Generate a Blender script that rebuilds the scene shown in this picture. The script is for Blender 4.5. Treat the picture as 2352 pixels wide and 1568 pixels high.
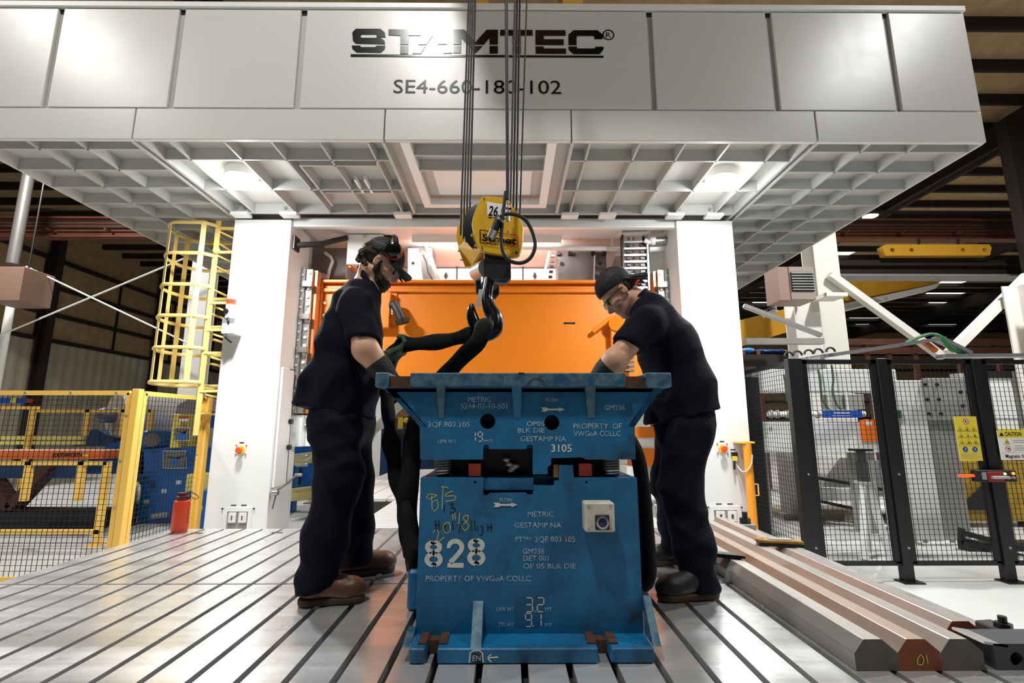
import bpy, bmesh, math, random
import numpy as np
from mathutils import Vector, Matrix

random.seed(7)
for o in list(bpy.data.objects):
    bpy.data.objects.remove(o)
SC = bpy.context.scene
COL = SC.collection
R = math.radians

# ------------------------------------------------------------------ camera
CAM_Z = 0.80                      # eye height above the press bolster (z = 0)
FPX, PITCH, YAW = 1118.9, R(9.81), R(0.373)
cd = bpy.data.cameras.new('camera')
cd.sensor_width = 36.0
cd.lens = 36.0 * FPX / 2352.0
cd.clip_start, cd.clip_end = 0.05, 300
cam = bpy.data.objects.new('camera', cd)
COL.objects.link(cam)
cam.location = (0, 0, CAM_Z)
cam.rotation_euler = (math.pi / 2 + PITCH, 0, -YAW)
SC.camera = cam

# ------------------------------------------------------------------ world, exposure
w = bpy.data.worlds.new('hall_ambient')
SC.world = w
w.use_nodes = True
bg = w.node_tree.nodes['Background']
bg.inputs[0].default_value = (0.86, 0.90, 1.0, 1)
bg.inputs[1].default_value = 0.045
SC.view_settings.view_transform = 'Standard'
SC.view_settings.look = 'None'
SC.view_settings.exposure = 0.0
SC.view_settings.gamma = 1.0
SC.view_settings.use_curve_mapping = False
try:
    SC.cycles.use_denoising = True
    SC.cycles.max_bounces = 7
    SC.cycles.sample_clamp_indirect = 6.0
except Exception:
    pass
FLOOD_W = 150.0                  # the two lamps under the crown
BAY_W = 385.0                    # each high-bay lamp
FLOOR_Z = -0.70

# ------------------------------------------------------------------ pixel -> place helpers (camera model above)
_f = Vector((math.sin(YAW) * math.cos(PITCH), math.cos(YAW) * math.cos(PITCH), math.sin(PITCH)))
_r = Vector((math.cos(YAW), -math.sin(YAW), 0))
_u = _r.cross(_f)
def _ray(px, py):
    return _f + _r * ((px - 1176.0) / FPX) - _u * ((py - 784.0) / FPX)
_o = Vector((0, 0, CAM_Z))
def P(px, py, Y):
    d = _ray(px, py); return _o + d * (Y / d.y)
def Pz(px, py, z):
    d = _ray(px, py); return _o + d * ((z - CAM_Z) / d.z)
def Px(px, py, X):
    d = _ray(px, py); return _o + d * (X / d.x)

# ------------------------------------------------------------------ materials
def lin(c):
    return tuple(((v / 255.0) / 12.92 if v / 255.0 <= 0.04045 else ((v / 255.0 + 0.055) / 1.055) ** 2.4) for v in c)
_M = {}
def mat(name, rgb, rough=0.5, metal=0.0, var=0.0, vscale=6.0, rgb2=None, bump=0.0, bscale=60.0, emit=0.0, rvar=0.0,
        stretch=None, thr=None, spec=0.5, alpha=1.0, coat=0.0):
    """one procedural Principled material; rgb2 blends in by noise (var), thr = hard-edged stains"""
    if name in _M:
        return _M[name]
    m = bpy.data.materials.new(name); m.use_nodes = True
    nt = m.node_tree; b = nt.nodes['Principled BSDF']
    c = lin(rgb)
    b.inputs['Base Color'].default_value = (*c, 1)
    b.inputs['Roughness'].default_value = rough
    b.inputs['Metallic'].default_value = metal
    b.inputs['Specular IOR Level'].default_value = spec
    if coat: b.inputs['Coat Weight'].default_value = coat
    if emit:
        b.inputs['Emission Color'].default_value = (*c, 1)
        b.inputs['Emission Strength'].default_value = emit
    if var or bump or rvar:
        tc = nt.nodes.new('ShaderNodeTexCoord'); mp = nt.nodes.new('ShaderNodeMapping')
        nt.links.new(tc.outputs['Object'], mp.inputs[0])
        if stretch: mp.inputs['Scale'].default_value = stretch
    if var or rvar:
        n = nt.nodes.new('ShaderNodeTexNoise'); n.inputs['Scale'].default_value = vscale
        n.inputs['Detail'].default_value = 6; n.inputs['Roughness'].default_value = 0.62
        nt.links.new(mp.outputs[0], n.inputs['Vector'])
    if var:
        rp = nt.nodes.new('ShaderNodeValToRGB')
        lo, hi = thr if thr else (0.32, 0.72)
        rp.color_ramp.elements[0].position = lo; rp.color_ramp.elements[1].position = hi
        c2 = lin(rgb2) if rgb2 else tuple(v * 0.6 for v in c)
        rp.color_ramp.elements[0].color = (*c, 1)
        rp.color_ramp.elements[1].color = (*[a + (d - a) * var for a, d in zip(c, c2)], 1)
        nt.links.new(n.outputs['Fac'], rp.inputs[0]); nt.links.new(rp.outputs[0], b.inputs['Base Color'])
    if rvar:
        mr = nt.nodes.new('ShaderNodeMapRange')
        mr.inputs['From Min'].default_value = 0.3; mr.inputs['From Max'].default_value = 0.7
        mr.inputs['To Min'].default_value = max(0.03, rough - rvar); mr.inputs['To Max'].default_value = min(1, rough + rvar)
        nt.links.new(n.outputs['Fac'], mr.inputs['Value']); nt.links.new(mr.outputs[0], b.inputs['Roughness'])
    if bump:
        n2 = nt.nodes.new('ShaderNodeTexNoise'); n2.inputs['Scale'].default_value = bscale; n2.inputs['Detail'].default_value = 4
        nt.links.new(mp.outputs[0], n2.inputs['Vector'])
        bp = nt.nodes.new('ShaderNodeBump'); bp.inputs['Strength'].default_value = bump; bp.inputs['Distance'].default_value = 0.01
        nt.links.new(n2.outputs['Fac'], bp.inputs['Height']); nt.links.new(bp.outputs[0], b.inputs['Normal'])
    _M[name] = m
    return m

WHITE = mat('press_white_paint', (226, 227, 224), 0.42, var=0.10, vscale=1.6, rgb2=(205, 205, 200))
PANEL = mat('press_panel_paint', (204, 203, 198), 0.33, var=0.25, vscale=1.1, rgb2=(190, 189, 182), bump=0.05, bscale=2.2, rvar=0.05)
GREYP = mat('grey_primer', (150, 147, 142), 0.55, var=0.3, vscale=5)
STEEL = mat('machined_steel', (178, 176, 172), 0.32, 0.9, var=0.3, vscale=9, rgb2=(130, 126, 120))
DARK = mat('dark_void', (14, 14, 15), 0.7)
BLACK = mat('black_paint', (20, 20, 23), 0.42)
RUBBER = mat('black_rubber', (14, 14, 15), 0.6)
SLING = mat('sling_fabric', (7, 7, 9), 0.8, var=0.5, vscale=30, rgb2=(14, 14, 17), bump=0.6, bscale=55, spec=0.2)
ORANGE = mat('press_orange', (214, 118, 6), 0.45, var=0.25, vscale=2.5, rgb2=(204, 102, 2))
YELLOW = mat('safety_yellow', (238, 192, 92), 0.42, var=0.15, vscale=7, rgb2=(222, 172, 66))
LADY = mat('ladder_yellow', (244, 214, 128), 0.42, var=0.15, vscale=7, rgb2=(236, 200, 108))
HOISTY = mat('hoist_yellow', (224, 172, 20), 0.40, var=0.5, vscale=9, rgb2=(178, 124, 8), rvar=0.1)
CRANEY = mat('crane_yellow', (214, 160, 44), 0.5, var=0.3, vscale=3, rgb2=(180, 126, 26))
FLOORM = mat('floor_concrete', (196, 197, 194), 0.34, var=0.45, vscale=1.2, rgb2=(160, 160, 156), rvar=0.1)
MBLUE = mat('machine_blue', (10, 92, 172), 0.45, var=0.4, vscale=4, rgb2=(6, 62, 122))
REDP = mat('red_paint', (205, 44, 24), 0.4)
CREAM = mat('cream_sheet', (176, 168, 148), 0.7, var=0.3, vscale=2, rgb2=(140, 130, 112))
INSUL = mat('insulation_tan', (172, 146, 108), 0.85, var=0.6, vscale=3, rgb2=(124, 98, 66), bump=0.6, bscale=6)
DBROWN = mat('dark_brown_steel', (30, 22, 18), 0.7)
REDOX = mat('red_oxide_steel', (112, 62, 44), 0.6, var=0.5, vscale=4, rgb2=(72, 40, 28))
WSTEEL = mat('white_steel', (222, 220, 214), 0.5, var=0.2, vscale=3, rgb2=(196, 192, 184))
WIRE = mat('mesh_wire', (22, 22, 24), 0.6)
SIGNY = mat('sign_yellow', (222, 200, 60), 0.5)
SIGNW = mat('sign_white', (232, 230, 224), 0.5)
INK = mat('black_ink', (16, 16, 18), 0.25)
GALV = mat('galvanised', (186, 188, 188), 0.35, 0.7, var=0.3, vscale=12)
PLAST = mat('grey_plastic', (206, 206, 200), 0.45)
CHROME = mat('chrome', (210, 210, 210), 0.16, 1.0)
BLUEB = mat('label_blue', (20, 70, 160), 0.5)

# ------------------------------------------------------------------ object helpers
def tag(o, label=None, cat=None, group=None, kind=None):
    if label: o['label'] = label
    if cat: o['category'] = cat
    if group: o['group'] = group
    if kind: o['kind'] = kind
    return o
def thing(name, label, cat, loc=(0, 0, 0), group=None, kind=None):
    o = bpy.data.objects.new(name, None); COL.objects.link(o)
    o.empty_display_size = 0.05
    o.location = loc
    o.rotation_euler = (0, 0, 0)
    tag(o, label, cat, group, kind)
    return o
def worldloc(o):
    v = Vector(o.location); p = o.parent
    while p is not None:
        v = v + Vector(p.location); p = p.parent
    return v
def attach(o, parent):
    """o's location is given in the world; parents are only translated, never rotated"""
    if parent is not None:
        o.parent = parent
        o.location = Vector(o.location) - worldloc(parent)
def link(name, me, m=None, parent=None, loc=(0, 0, 0), label=None, cat=None, group=None, kind=None):
    o = bpy.data.objects.new(name, me); COL.objects.link(o)
    if m is not None and not me.materials: me.materials.append(m)
    o.location = loc
    attach(o, parent)
    tag(o, label, cat, group, kind)
    return o

def frame(axis):
    a = Vector(axis).normalized()
    t = Vector((0, 0, 1)) if abs(a.z) < 0.9 else Vector((1, 0, 0))
    x = a.cross(t).normalized(); y = a.cross(x).normalized()
    return x, y, a

class MB:
    def __init__(s): s.v = []; s.f = []
    def add(s, vs, fs):
        b = len(s.v); s.v += [tuple(v) for v in vs]; s.f += [tuple(b + i for i in f) for f in fs]; return s
    def box(s, a, b):
        x0, x1 = sorted((a[0], b[0])); y0, y1 = sorted((a[1], b[1])); z0, z1 = sorted((a[2], b[2]))
        vs = [(x, y, z) for z in (z0, z1) for (x, y) in ((x0, y0), (x1, y0), (x1, y1), (x0, y1))]
        return s.add(vs, [(3, 2, 1, 0), (4, 5, 6, 7), (0, 1, 5, 4), (1, 2, 6, 5), (2, 3, 7, 6), (3, 0, 4, 7)])
    def cbox(s, c, d):
        return s.box([c[i] - d[i] / 2 for i in range(3)], [c[i] + d[i] / 2 for i in range(3)])
    def beam(s, p, q, wx, wy, up=(0, 0, 1)):
        """box from p to q, wx wide (sideways) and wy thick (along up)"""
        p, q = Vector(p), Vector(q); a = (q - p).normalized(); u = Vector(up)
        if abs(a.dot(u)) > 0.98: u = Vector((0, 1, 0))
        x = a.cross(u).normalized(); y = x.cross(a).normalized()
        vs = []
        for e in (p, q):
            for sx, sy in ((-1, -1), (1, -1), (1, 1), (-1, 1)):
                vs.append(e + x * (sx * wx / 2) + y * (sy * wy / 2))
        return s.add(vs, [(3, 2, 1, 0), (4, 5, 6, 7), (0, 1, 5, 4), (1, 2, 6, 5), (2, 3, 7, 6), (3, 0, 4, 7)])
    def cyl(s, p, q, r, n=16, r2=None, caps=True):
        p, q = Vector(p), Vector(q); x, y, a = frame(q - p); r2 = r if r2 is None else r2
        vs = []
        for e, rr in ((p, r), (q, r2)):
            for i in range(n):
                t = 2 * math.pi * i / n
                vs.append(e + x * (rr * math.cos(t)) + y * (rr * math.sin(t)))
        fs = [(i, (i + 1) % n, n + (i + 1) % n, n + i) for i in range(n)]
        if caps: fs += [tuple(range(n - 1, -1, -1)), tuple(range(n, 2 * n))]
        return s.add(vs, fs)
    def tube(s, pts, r, n=8, closed=False, flat=None):
        """round (or flattened: flat=(wide, thin, axis)) tube along a path; r number or list"""
        pts = [Vector(p) for p in pts]; m = len(pts); vs = []
        up = None
        for i, p in enumerate(pts):
            if closed: t = pts[(i + 1) % m] - pts[i - 1]
            else: t = pts[min(i + 1, m - 1)] - pts[max(i - 1, 0)]
            t.normalize()
            if flat:
                wv = Vector(flat[2]); x = (wv - t * wv.dot(t)).normalized(); y = t.cross(x)
            else:
                if up is None: x, y, _ = frame(t)
                else:
                    x = (up - t * up.dot(t)).normalized(); y = t.cross(x)
                up = x
            rr = r[i] if isinstance(r, (list, tuple)) else r
            ra, rb = (rr * flat[0], rr * flat[1]) if flat else (rr, rr)
            for k in range(n):
                a = 2 * math.pi * k / n
                vs.append(p + x * (ra * math.cos(a)) + y * (rb * math.sin(a)))
        fs = []
        for i in range(m if closed else m - 1):
            for k in range(n):
                j = (i + 1) % m
                fs.append((i * n + k, i * n + (k + 1) % n, j * n + (k + 1) % n, j * n + k))
        if not closed: fs += [tuple(range(n - 1, -1, -1)), tuple(range((m - 1) * n, m * n))]
        return s.add(vs, fs)
    def prism(s, poly, d):
        """3-D polygon (list of points, one plane) pushed along vector d"""
        n = len(poly); d = Vector(d); poly = [Vector(p) for p in poly]
        vs = poly + [p + d for p in poly]
        return s.add(vs, [tuple(range(n - 1, -1, -1)), tuple(range(n, 2 * n))] + [(i, (i + 1) % n, n + (i + 1) % n, n + i) for i in range(n)])
    def lathe(s, base, axis, prof, n=20):
        x, y, a = frame(axis); base = Vector(base); vs = []
        for (r, h) in prof:
            for k in range(n):
                t = 2 * math.pi * k / n
                vs.append(base + a * h + x * (r * math.cos(t)) + y * (r * math.sin(t)))
        fs = []
        for i in range(len(prof) - 1):
            for k in range(n):
                fs.append((i * n + k, i * n + (k + 1) % n, (i + 1) * n + (k + 1) % n, (i + 1) * n + k))
        fs += [tuple(range(n - 1, -1, -1)), tuple(range((len(prof) - 1) * n, len(prof) * n))]
        return s.add(vs, fs)
    def ball(s, c, r, n=12, m=8):
        c = Vector(c); rr = r if isinstance(r, (tuple, list)) else (r, r, r); vs = [c + Vector((0, 0, rr[2]))]
        for i in range(1, m):
            t = math.pi * i / m
            for k in range(n):
                a = 2 * math.pi * k / n
                vs.append(c + Vector((rr[0] * math.sin(t) * math.cos(a), rr[1] * math.sin(t) * math.sin(a), rr[2] * math.cos(t))))
        vs.append(c - Vector((0, 0, rr[2])))
        fs = [(0, 1 + k, 1 + (k + 1) % n) for k in range(n)]
        for i in range(m - 2):
            for k in range(n):
                a = 1 + i * n; fs.append((a + k, a + n + k, a + n + (k + 1) % n, a + (k + 1) % n))
        e = len(vs) - 1; a = 1 + (m - 2) * n
        fs += [(a + k, e, a + (k + 1) % n) for k in range(n)]
        return s.add(vs, fs)
    def ribbon(s, pts, wd, nrm, closed=False, th=0.0012):
        """flat painted stroke of width wd along pts, facing nrm"""
        pts = [Vector(p) for p in pts]; nrm = Vector(nrm).normalized(); m = len(pts); L = []; Rr = []
        for i, p in enumerate(pts):
            if closed: t = pts[(i + 1) % m] - pts[i - 1]
            else: t = pts[min(i + 1, m - 1)] - pts[max(i - 1, 0)]
            sd = t.normalized().cross(nrm).normalized() * (wd / 2)
            L.append(p + sd + nrm * th); Rr.append(p - sd + nrm * th)
        vs = L + Rr
        return s.add(vs, [(i, (i + 1) % m, m + (i + 1) % m, m + i) for i in range(m if closed else m - 1)])
    def mesh(s, name, origin=(0, 0, 0), smooth=False, bevel=0.0):
        me = bpy.data.meshes.new(name)
        o = origin
        me.from_pydata([(v[0] - o[0], v[1] - o[1], v[2] - o[2]) for v in s.v], [], s.f)
        bm = bmesh.new(); bm.from_mesh(me)
        bmesh.ops.recalc_face_normals(bm, faces=bm.faces)
        if bevel:
            es = [e for e in bm.edges if len(e.link_faces) == 2 and e.calc_face_angle(0) > 0.6]
            bmesh.ops.bevel(bm, geom=es, offset=bevel, segments=1, affect='EDGES', clamp_overlap=True)
        bm.to_mesh(me); bm.free()
        if smooth:
            me.polygons.foreach_set('use_smooth', [True] * len(me.polygons))
            try: me.set_sharp_from_angle(angle=R(42))
            except Exception: pass
        return me
    def build(s, name, m, parent=None, label=None, cat=None, group=None, kind=None, smooth=False, bevel=0.0):
        if not s.v: return None
        a = np.array(s.v); o = ((a[:, 0].min() + a[:, 0].max()) / 2, (a[:, 1].min() + a[:, 1].max()) / 2, a[:, 2].min())
        me = s.mesh(name, o, smooth, bevel)
        return link(name, me, m, parent, o, label, cat, group, kind)

def box(name, m, a, b, parent=None, bevel=0.0, **k):
    return MB().box(a, b).build(name, m, parent, bevel=bevel, **k)

def text(s, p0, p1, m, parent, name='lettering', h=None, nrm=(0, -1, 0), th=0.002, bold=0.0, fit=True, label=None):
    """lettering on a plane: p0 = baseline left, p1 = baseline right, h = cap height"""
    cu = bpy.data.curves.new(name, 'FONT'); cu.body = s; cu.size = 1.0; cu.offset = bold
    cu.resolution_u = 3
    tmp = bpy.data.objects.new(name, cu); COL.objects.link(tmp)
    dg = bpy.context.evaluated_depsgraph_get()
    me = bpy.data.meshes.new_from_object(tmp.evaluated_get(dg))
    bpy.data.objects.remove(tmp); bpy.data.curves.remove(cu)
    me.name = name
    n = len(me.vertices); a = np.zeros(n * 3, dtype=np.float32); me.vertices.foreach_get('co', a); a = a.reshape(-1, 3)
    x0, x1 = a[:, 0].min(), a[:, 0].max()
    p0, p1 = Vector(p0), Vector(p1); ux = p1 - p0; wdt = ux.length; ux = ux / wdt
    nr = Vector(nrm).normalized(); uy = nr.cross(ux).normalized()
    hh = h if h else wdt / (x1 - x0) * 0.7
    sx = wdt / (x1 - x0); sy = hh / 0.70
    out = np.array(p0)[None] + (a[:, :1] - x0) * sx * np.array(ux)[None] + a[:, 1:2] * sy * np.array(uy)[None] + np.array(nr)[None] * th
    o = out.mean(0)
    me.vertices.foreach_set('co', (out - o).astype(np.float32).ravel())
    me.materials.clear(); me.materials.append(m)
    me.update()
    return link(name, me, None, parent, tuple(o), label)

def plate(name, m, outer, holes, d, parent=None, **k):
    """flat plate with holes: 3-D coplanar loops, pushed along d (front + back caps and all walls)"""
    bm = bmesh.new(); d = Vector(d); loops = [outer] + list(holes); edges = []
    a = np.array([tuple(p) for p in outer]); o = Vector(((a[:, 0].min() + a[:, 0].max()) / 2, (a[:, 1].min() + a[:, 1].max()) / 2, a[:, 2].min()))
    for L in loops:
        vs = [bm.verts.new(Vector(p) - o) for p in L]
        edges += [bm.edges.new((vs[i], vs[(i + 1) % len(vs)])) for i in range(len(vs))]
    r = bmesh.ops.triangle_fill(bm, use_beauty=True, use_dissolve=False, edges=edges)
    fs = [g for g in r['geom'] if isinstance(g, bmesh.types.BMFace)]
    ex = bmesh.ops.extrude_face_region(bm, geom=fs)
    bmesh.ops.translate(bm, verts=[g for g in ex['geom'] if isinstance(g, bmesh.types.BMVert)], vec=d)
    bmesh.ops.recalc_face_normals(bm, faces=bm.faces)
    me = bpy.data.meshes.new(name); bm.to_mesh(me); bm.free()
    return link(name, me, m, parent, tuple(o), **k)

def circ(c, r, nrm=(0, -1, 0), n=20):
    x, y, a = frame(nrm); c = Vector(c)
    return [c + x * (r * math.cos(2 * math.pi * i / n)) + y * (r * math.sin(2 * math.pi * i / n)) for i in range(n)]

def lerp(a, b, t): return a + (b - a) * t
def spline(pts, n=8):
    """Catmull-Rom through pts"""
    pts = [Vector(p) for p in pts]; out = []
    for i in range(len(pts) - 1):
        p0 = pts[max(i - 1, 0)]; p1 = pts[i]; p2 = pts[i + 1]; p3 = pts[min(i + 2, len(pts) - 1)]
        for k in range(n):
            t = k / n
            out.append(0.5 * ((2 * p1) + (p2 - p0) * t + (2 * p0 - 5 * p1 + 4 * p2 - p3) * t * t + (3 * p1 - p0 - 3 * p2 + p3) * t ** 3))
    out.append(pts[-1]); return out

# bolt head shared by every bolted joint
_bolt = {}
def bolt(parent, loc, r=0.018, axis=(0, -1, 0), h=0.015, m=None, name='bolt'):
    m = m or STEEL
    key = (round(r, 4), tuple(round(a, 2) for a in axis), h, m.name)
    if key not in _bolt:
        b = MB().cyl((0, 0, 0), Vector(axis).normalized() * h, r, 8)
        _bolt[key] = b.mesh(name); _bolt[key].materials.append(m)
    return link(name, _bolt[key], None, parent, tuple(loc))

# ================================================================== the hall
XC = -0.30                        # centre line of the press
ROOF_Z, WALL_X, BACK_Y = 9.6, -20.0, 46.0
box('floor', FLOORM, (-24, -6, FLOOR_Z - 0.2), (62, BACK_Y + 1, FLOOR_Z), kind='structure')
ceil = box('ceiling', INSUL, (-24, 3.0, ROOF_Z), (62, BACK_Y + 1, ROOF_Z + 0.2), kind='structure')
# purlins under the roof, all one section
pm = MB().box((-22, -0.05, -0.24), (60, 0.05, 0)).box((-22, -0.05, -0.24), (60, 0.12, -0.22)).mesh('purlin'); pm.materials.append(DBROWN)
y = 8.0
while y < 45:
    link('purlin', pm, None, ceil, (0, y, ROOF_Z)); y += 1.25
# rafters along the depth
rm = MB().box((-0.14, 4, -1.0), (0.14, 45.5, -0.24)).box((-0.24, 4, -1.0), (0.24, 45.5, -0.94)).mesh('rafter'); rm.materials.append(DBROWN)
for x in (-14.5, -6.0, 14.1, 22.5, 31.0, 40.0, 49.0):
    link('rafter', rm, None, ceil, (x, 0, ROOF_Z))
# roof light strips far to the right
LITE = mat('roof_light_panel', (250, 250, 244), 0.5, emit=1.6)
for r_ in range(9):
    yy = 21.3 + 2.5 * r_
    for k in range(6):
        x = 13.0 + 6.4 * k + 2.3 * (r_ % 3)
        if (r_ * 7 + k * 5) % 4 == 0: continue
        box('roof_light', LITE, (x, yy - 0.3, ROOF_Z - 0.05), (x + 2.4, yy + 0.3, ROOF_Z - 0.004), ceil)

# left side wall: corrugated sheet below, insulation with girts above, dark steel posts
wl = MB(); z0, z1 = FLOOR_Z, 4.45
n = 300; vs = []
for i in range(n + 1):
    yy = 6 + i * (BACK_Y - 6) / n
    dx = 0.03 if (i // 2) % 2 else 0.0
    vs += [(WALL_X + dx, yy, z0), (WALL_X + dx, yy, z1)]
wl.add(vs, [(2 * i, 2 * i + 2, 2 * i + 3, 2 * i + 1) for i in range(n)])
wall = wl.build('wall_left', CREAM, kind='structure')
box('insulation', INSUL, (WALL_X - 0.06, 5, z1), (WALL_X - 0.02, BACK_Y, ROOF_Z), wall)
for zz in (4.45, 5.6, 6.8, 8.0):
    box('girt', DBROWN, (WALL_X - 0.02, 5, zz - 0.08), (WALL_X + 0.16, BACK_Y, zz + 0.08), wall)
for yy in (12.0, 20.4, 27.0, 35, 43):
    m = MB().box((WALL_X + 0.15, yy - 0.16, FLOOR_Z), (WALL_X + 0.19, yy + 0.16, 9.4)).box((WALL_X + 0.5, yy - 0.16, FLOOR_Z), (WALL_X + 0.54, yy + 0.16, 9.4)).box((WALL_X + 0.19, yy - 0.02, FLOOR_Z), (WALL_X + 0.5, yy + 0.02, 9.4))
    m.build('wall_post', DBROWN, wall)
for i in range(7):
    yy = 8.0 + i * 4.1
    box('stiffener', DBROWN, (WALL_X - 0.02, yy - 0.04, 4.45), (WALL_X + 0.06, yy + 0.04, 8.0), wall)
bw = box('wall_back', INSUL, (-22, BACK_Y, FLOOR_Z), (62, BACK_Y + 0.2, ROOF_Z), kind='structure')
for zz in (1.5, 3.0, 4.5, 6.0, 7.5):
    box('girt', DBROWN, (-22, BACK_Y - 0.16, zz - 0.1), (62, BACK_Y, zz + 0.1), bw)
box('wall_right', CREAM, (61.8, 5, FLOOR_Z), (62, BACK_Y, ROOF_Z), kind='structure')

# ------------------------------------------------------------------ high-bay lamps
LAMP = mat('lamp_lens', (255, 252, 244), 0.5, emit=26.0)
def high_bay(x, yy, z, label, power=BAY_W):
    t = thing('high_bay_lamp', label, 'lamp', (x, yy, z), 'high bay lamps under the roof')
    MB().lathe((x, yy, z), (0, 0, 1), [(0.26, 0.0), (0.25, 0.05), (0.16, 0.22), (0.10, 0.26), (0.10, 0.42), (0.05, 0.44)], 16).build('housing', GALV, t, smooth=True)
    MB().cyl((x, yy, z - 0.012), (x, yy, z - 0.002), 0.24, 16).build('lens', LAMP, t)
    MB().cyl((x, yy, z + 0.43), (x, yy, ROOF_Z), 0.012, 6).build('hanger', BLACK, t)
    ld = bpy.data.lights.new('lamp_light', 'AREA'); ld.shape = 'DISK'; ld.size = 0.46; ld.energy = power; ld.color = (1.0, 0.985, 0.955)
    lo = bpy.data.objects.new('lamp_light', ld); COL.objects.link(lo); lo.location = (x, yy, z - 0.03); attach(lo, t)
    return t
high_bay(-8.6, -0.5, 8.4, 'high bay lamp over the yellow fence side, in front of the press')
high_bay(-1.55, -0.5, 8.4, 'high bay lamp above the aisle in front of the press centre')
high_bay(7.3, -0.5, 8.4, 'high bay lamp over the black fence side, in front of the press')
high_bay(13.3, 16.8, 8.4, 'glowing high bay lamp in the dark roof right of the crown')
high_bay(-11.0, 9.5, 8.4, 'high bay lamp over the coil line behind the yellow fence', 900)
high_bay(8.6, 5.6, 8.4, 'added unseen high bay lamp over the robot cell behind the black fence', 950)  # extra lamp, added out of frame to brighten the cell
high_bay(2.2, 15.0, 8.4, 'high bay lamp over the aisle behind the press', 1200)
high_bay(19.0, 24.0, 8.4, 'high bay lamp far back on the right of the hall', 900)

# ------------------------------------------------------------------ overhead crane that carries the hook (out of the frame, above)
CRX, CRY = 0.02, 2.75
t = thing('overhead_crane', 'yellow overhead bridge crane carrying the hook block ropes', 'crane', (CRX, CRY, 5.9))
for xx in (-0.62, 0.80):
    MB().box((xx, -5.0, 7.05), (xx + 0.3, 14.1, 7.75)).build('girder', CRANEY, t)
MB().box((-0.80, 1.9, 5.75), (0.62, 3.3, 7.05)).box((-0.80, 1.7, 7.75), (1.25, 3.5, 7.85)).build('hoist_housing', CRANEY, t)
# ------------------------------------------------------------------ runway beams, columns and braces in the background
def runway(x0, x1, yy, zb, label):
    t = thing('crane_runway_beam', label, 'beam', ((x0 + x1) / 2, yy, zb), 'crane runway beams')
    MB().box((x0, yy - 0.16, zb), (x1, yy + 0.16, zb + 0.05)).build('bottom_flange', REDOX, t)
    MB().box((x0, yy - 0.02, zb + 0.05), (x1, yy + 0.02, zb + 0.58)).build('web', REDOX, t)
    MB().box((x0, yy - 0.16, zb + 0.58), (x1, yy + 0.16, zb + 0.64)).build('top_flange', REDOX, t)
    for k in range(3):
        MB().box((x0, yy - 0.34, zb + 0.20 + 0.10 * k), (x1, yy - 0.30, zb + 0.235 + 0.10 * k)).build('conductor_rail', DBROWN, t)
    MB().box((x0, yy - 0.36, zb + 0.74), (x1, yy - 0.26, zb + 0.80)).build('rail', DBROWN, t)
    x = x0 + 0.8
    while x < x1:
        MB().box((x - 0.03, yy - 0.36, zb + 0.15), (x + 0.03, yy - 0.02, zb + 0.19)).build('bracket', REDOX, t); x += 1.7
runway(-19.5, -4.0, 14.0, 6.35, 'brown crane runway beam crossing behind the press on the ladder side')
runway(4.2, 28.0, 14.0, 6.35, 'brown crane runway beam crossing behind the press over the white column')

def ibeam_col(x, yy, wd, dp, zt, m, name, label):
    t = thing(name, label, 'column', (x, yy, FLOOR_Z))
    MB().box((x - wd / 2, yy - dp / 2, FLOOR_Z), (x + wd / 2, yy - dp / 2 + 0.03, zt)).build('front_flange', m, t)
    MB().box((x - wd / 2, yy + dp / 2 - 0.03, FLOOR_Z), (x + wd / 2, yy + dp / 2, zt)).build('back_flange', m, t)
    MB().box((x - 0.02, yy - dp / 2 + 0.03, FLOOR_Z), (x + 0.02, yy + dp / 2 - 0.03, zt)).build('web', m, t)
    return t
p = P(458, 750, 12.2)
ibeam_col(p.x, 12.2, 0.46, 0.4, 6.3, WSTEEL, 'steel_column', 'white steel column standing behind the caged ladder')
# grey downpipe and heater by the far left
p = P(48, 500, 12.0)
MB().cyl((p.x, 12.0, P(0, 606, 12.0).z), (p.x, 12.0, ROOF_Z - 0.25), 0.13, 14).build('exhaust_duct', mat('dull_duct', (112, 110, 106), 0.45, 0.4), None, 'round grey duct rising to the roof at the far left', 'duct', smooth=True)
p = P(14, 760, 12.0)
MB().cyl((p.x, 12.0, FLOOR_Z), (p.x, 12.0, 4.4), 0.09, 12).build('riser_pipe', WSTEEL, None, 'thin white riser pipe under the brown heater box', 'pipe', smooth=True)
def heater(px0, py0, px1, py1, Y, m, label, dpt=0.8, face=1):
    a, b = P(px0, py1, Y), P(px1, py0, Y)
    t = thing('unit_heater', label, 'heater', ((a.x + b.x) / 2, Y, a.z))
    MB().box((a.x, Y, a.z), (b.x, Y + dpt, b.z)).build('casing', m, t, bevel=0.01)
    return t, a, b
t, a, b = heater(-40, 612, 56, 690, 11.0, mat('heater_brown', (128, 100, 84), 0.6), 'brown unit heater box hanging at the far left edge')
MB().cyl((b.x - 0.3, 11.4, b.z), (b.x - 0.3, 11.4, ROOF_Z), 0.02, 6).build('hanger', BLACK, t)
# cross rods left of the ladder
for (a, b, lb) in (((60, 612), (470, 806), 'thin white brace rod falling from the heater to the ladder'), ((-20, 778), (470, 574), 'thin white brace rod rising from the left edge to the ladder')):
    MB().cyl(P(*a, 11.6), P(*b, 11.6), 0.021, 8).build('brace_rod', WSTEEL, None, lb, 'brace', 'crossed brace rods')

# ================================================================== the press frame
CF, CB, CT, CZ = 3.98, 10.4, 4.66, 3.30       # crown front, back, top, underside
CX0, CX1 = -4.88, 4.28
LX0, LX1, RX0, RX1 = -3.33, -2.645, 2.045, 2.728   # column faces
COLY0, COLY1 = 5.6, 6.18
press = thing('stamping_press', 'large white straight-side stamping press with wide overhanging crown', 'press', (XC, 5.6, FLOOR_Z))

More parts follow.
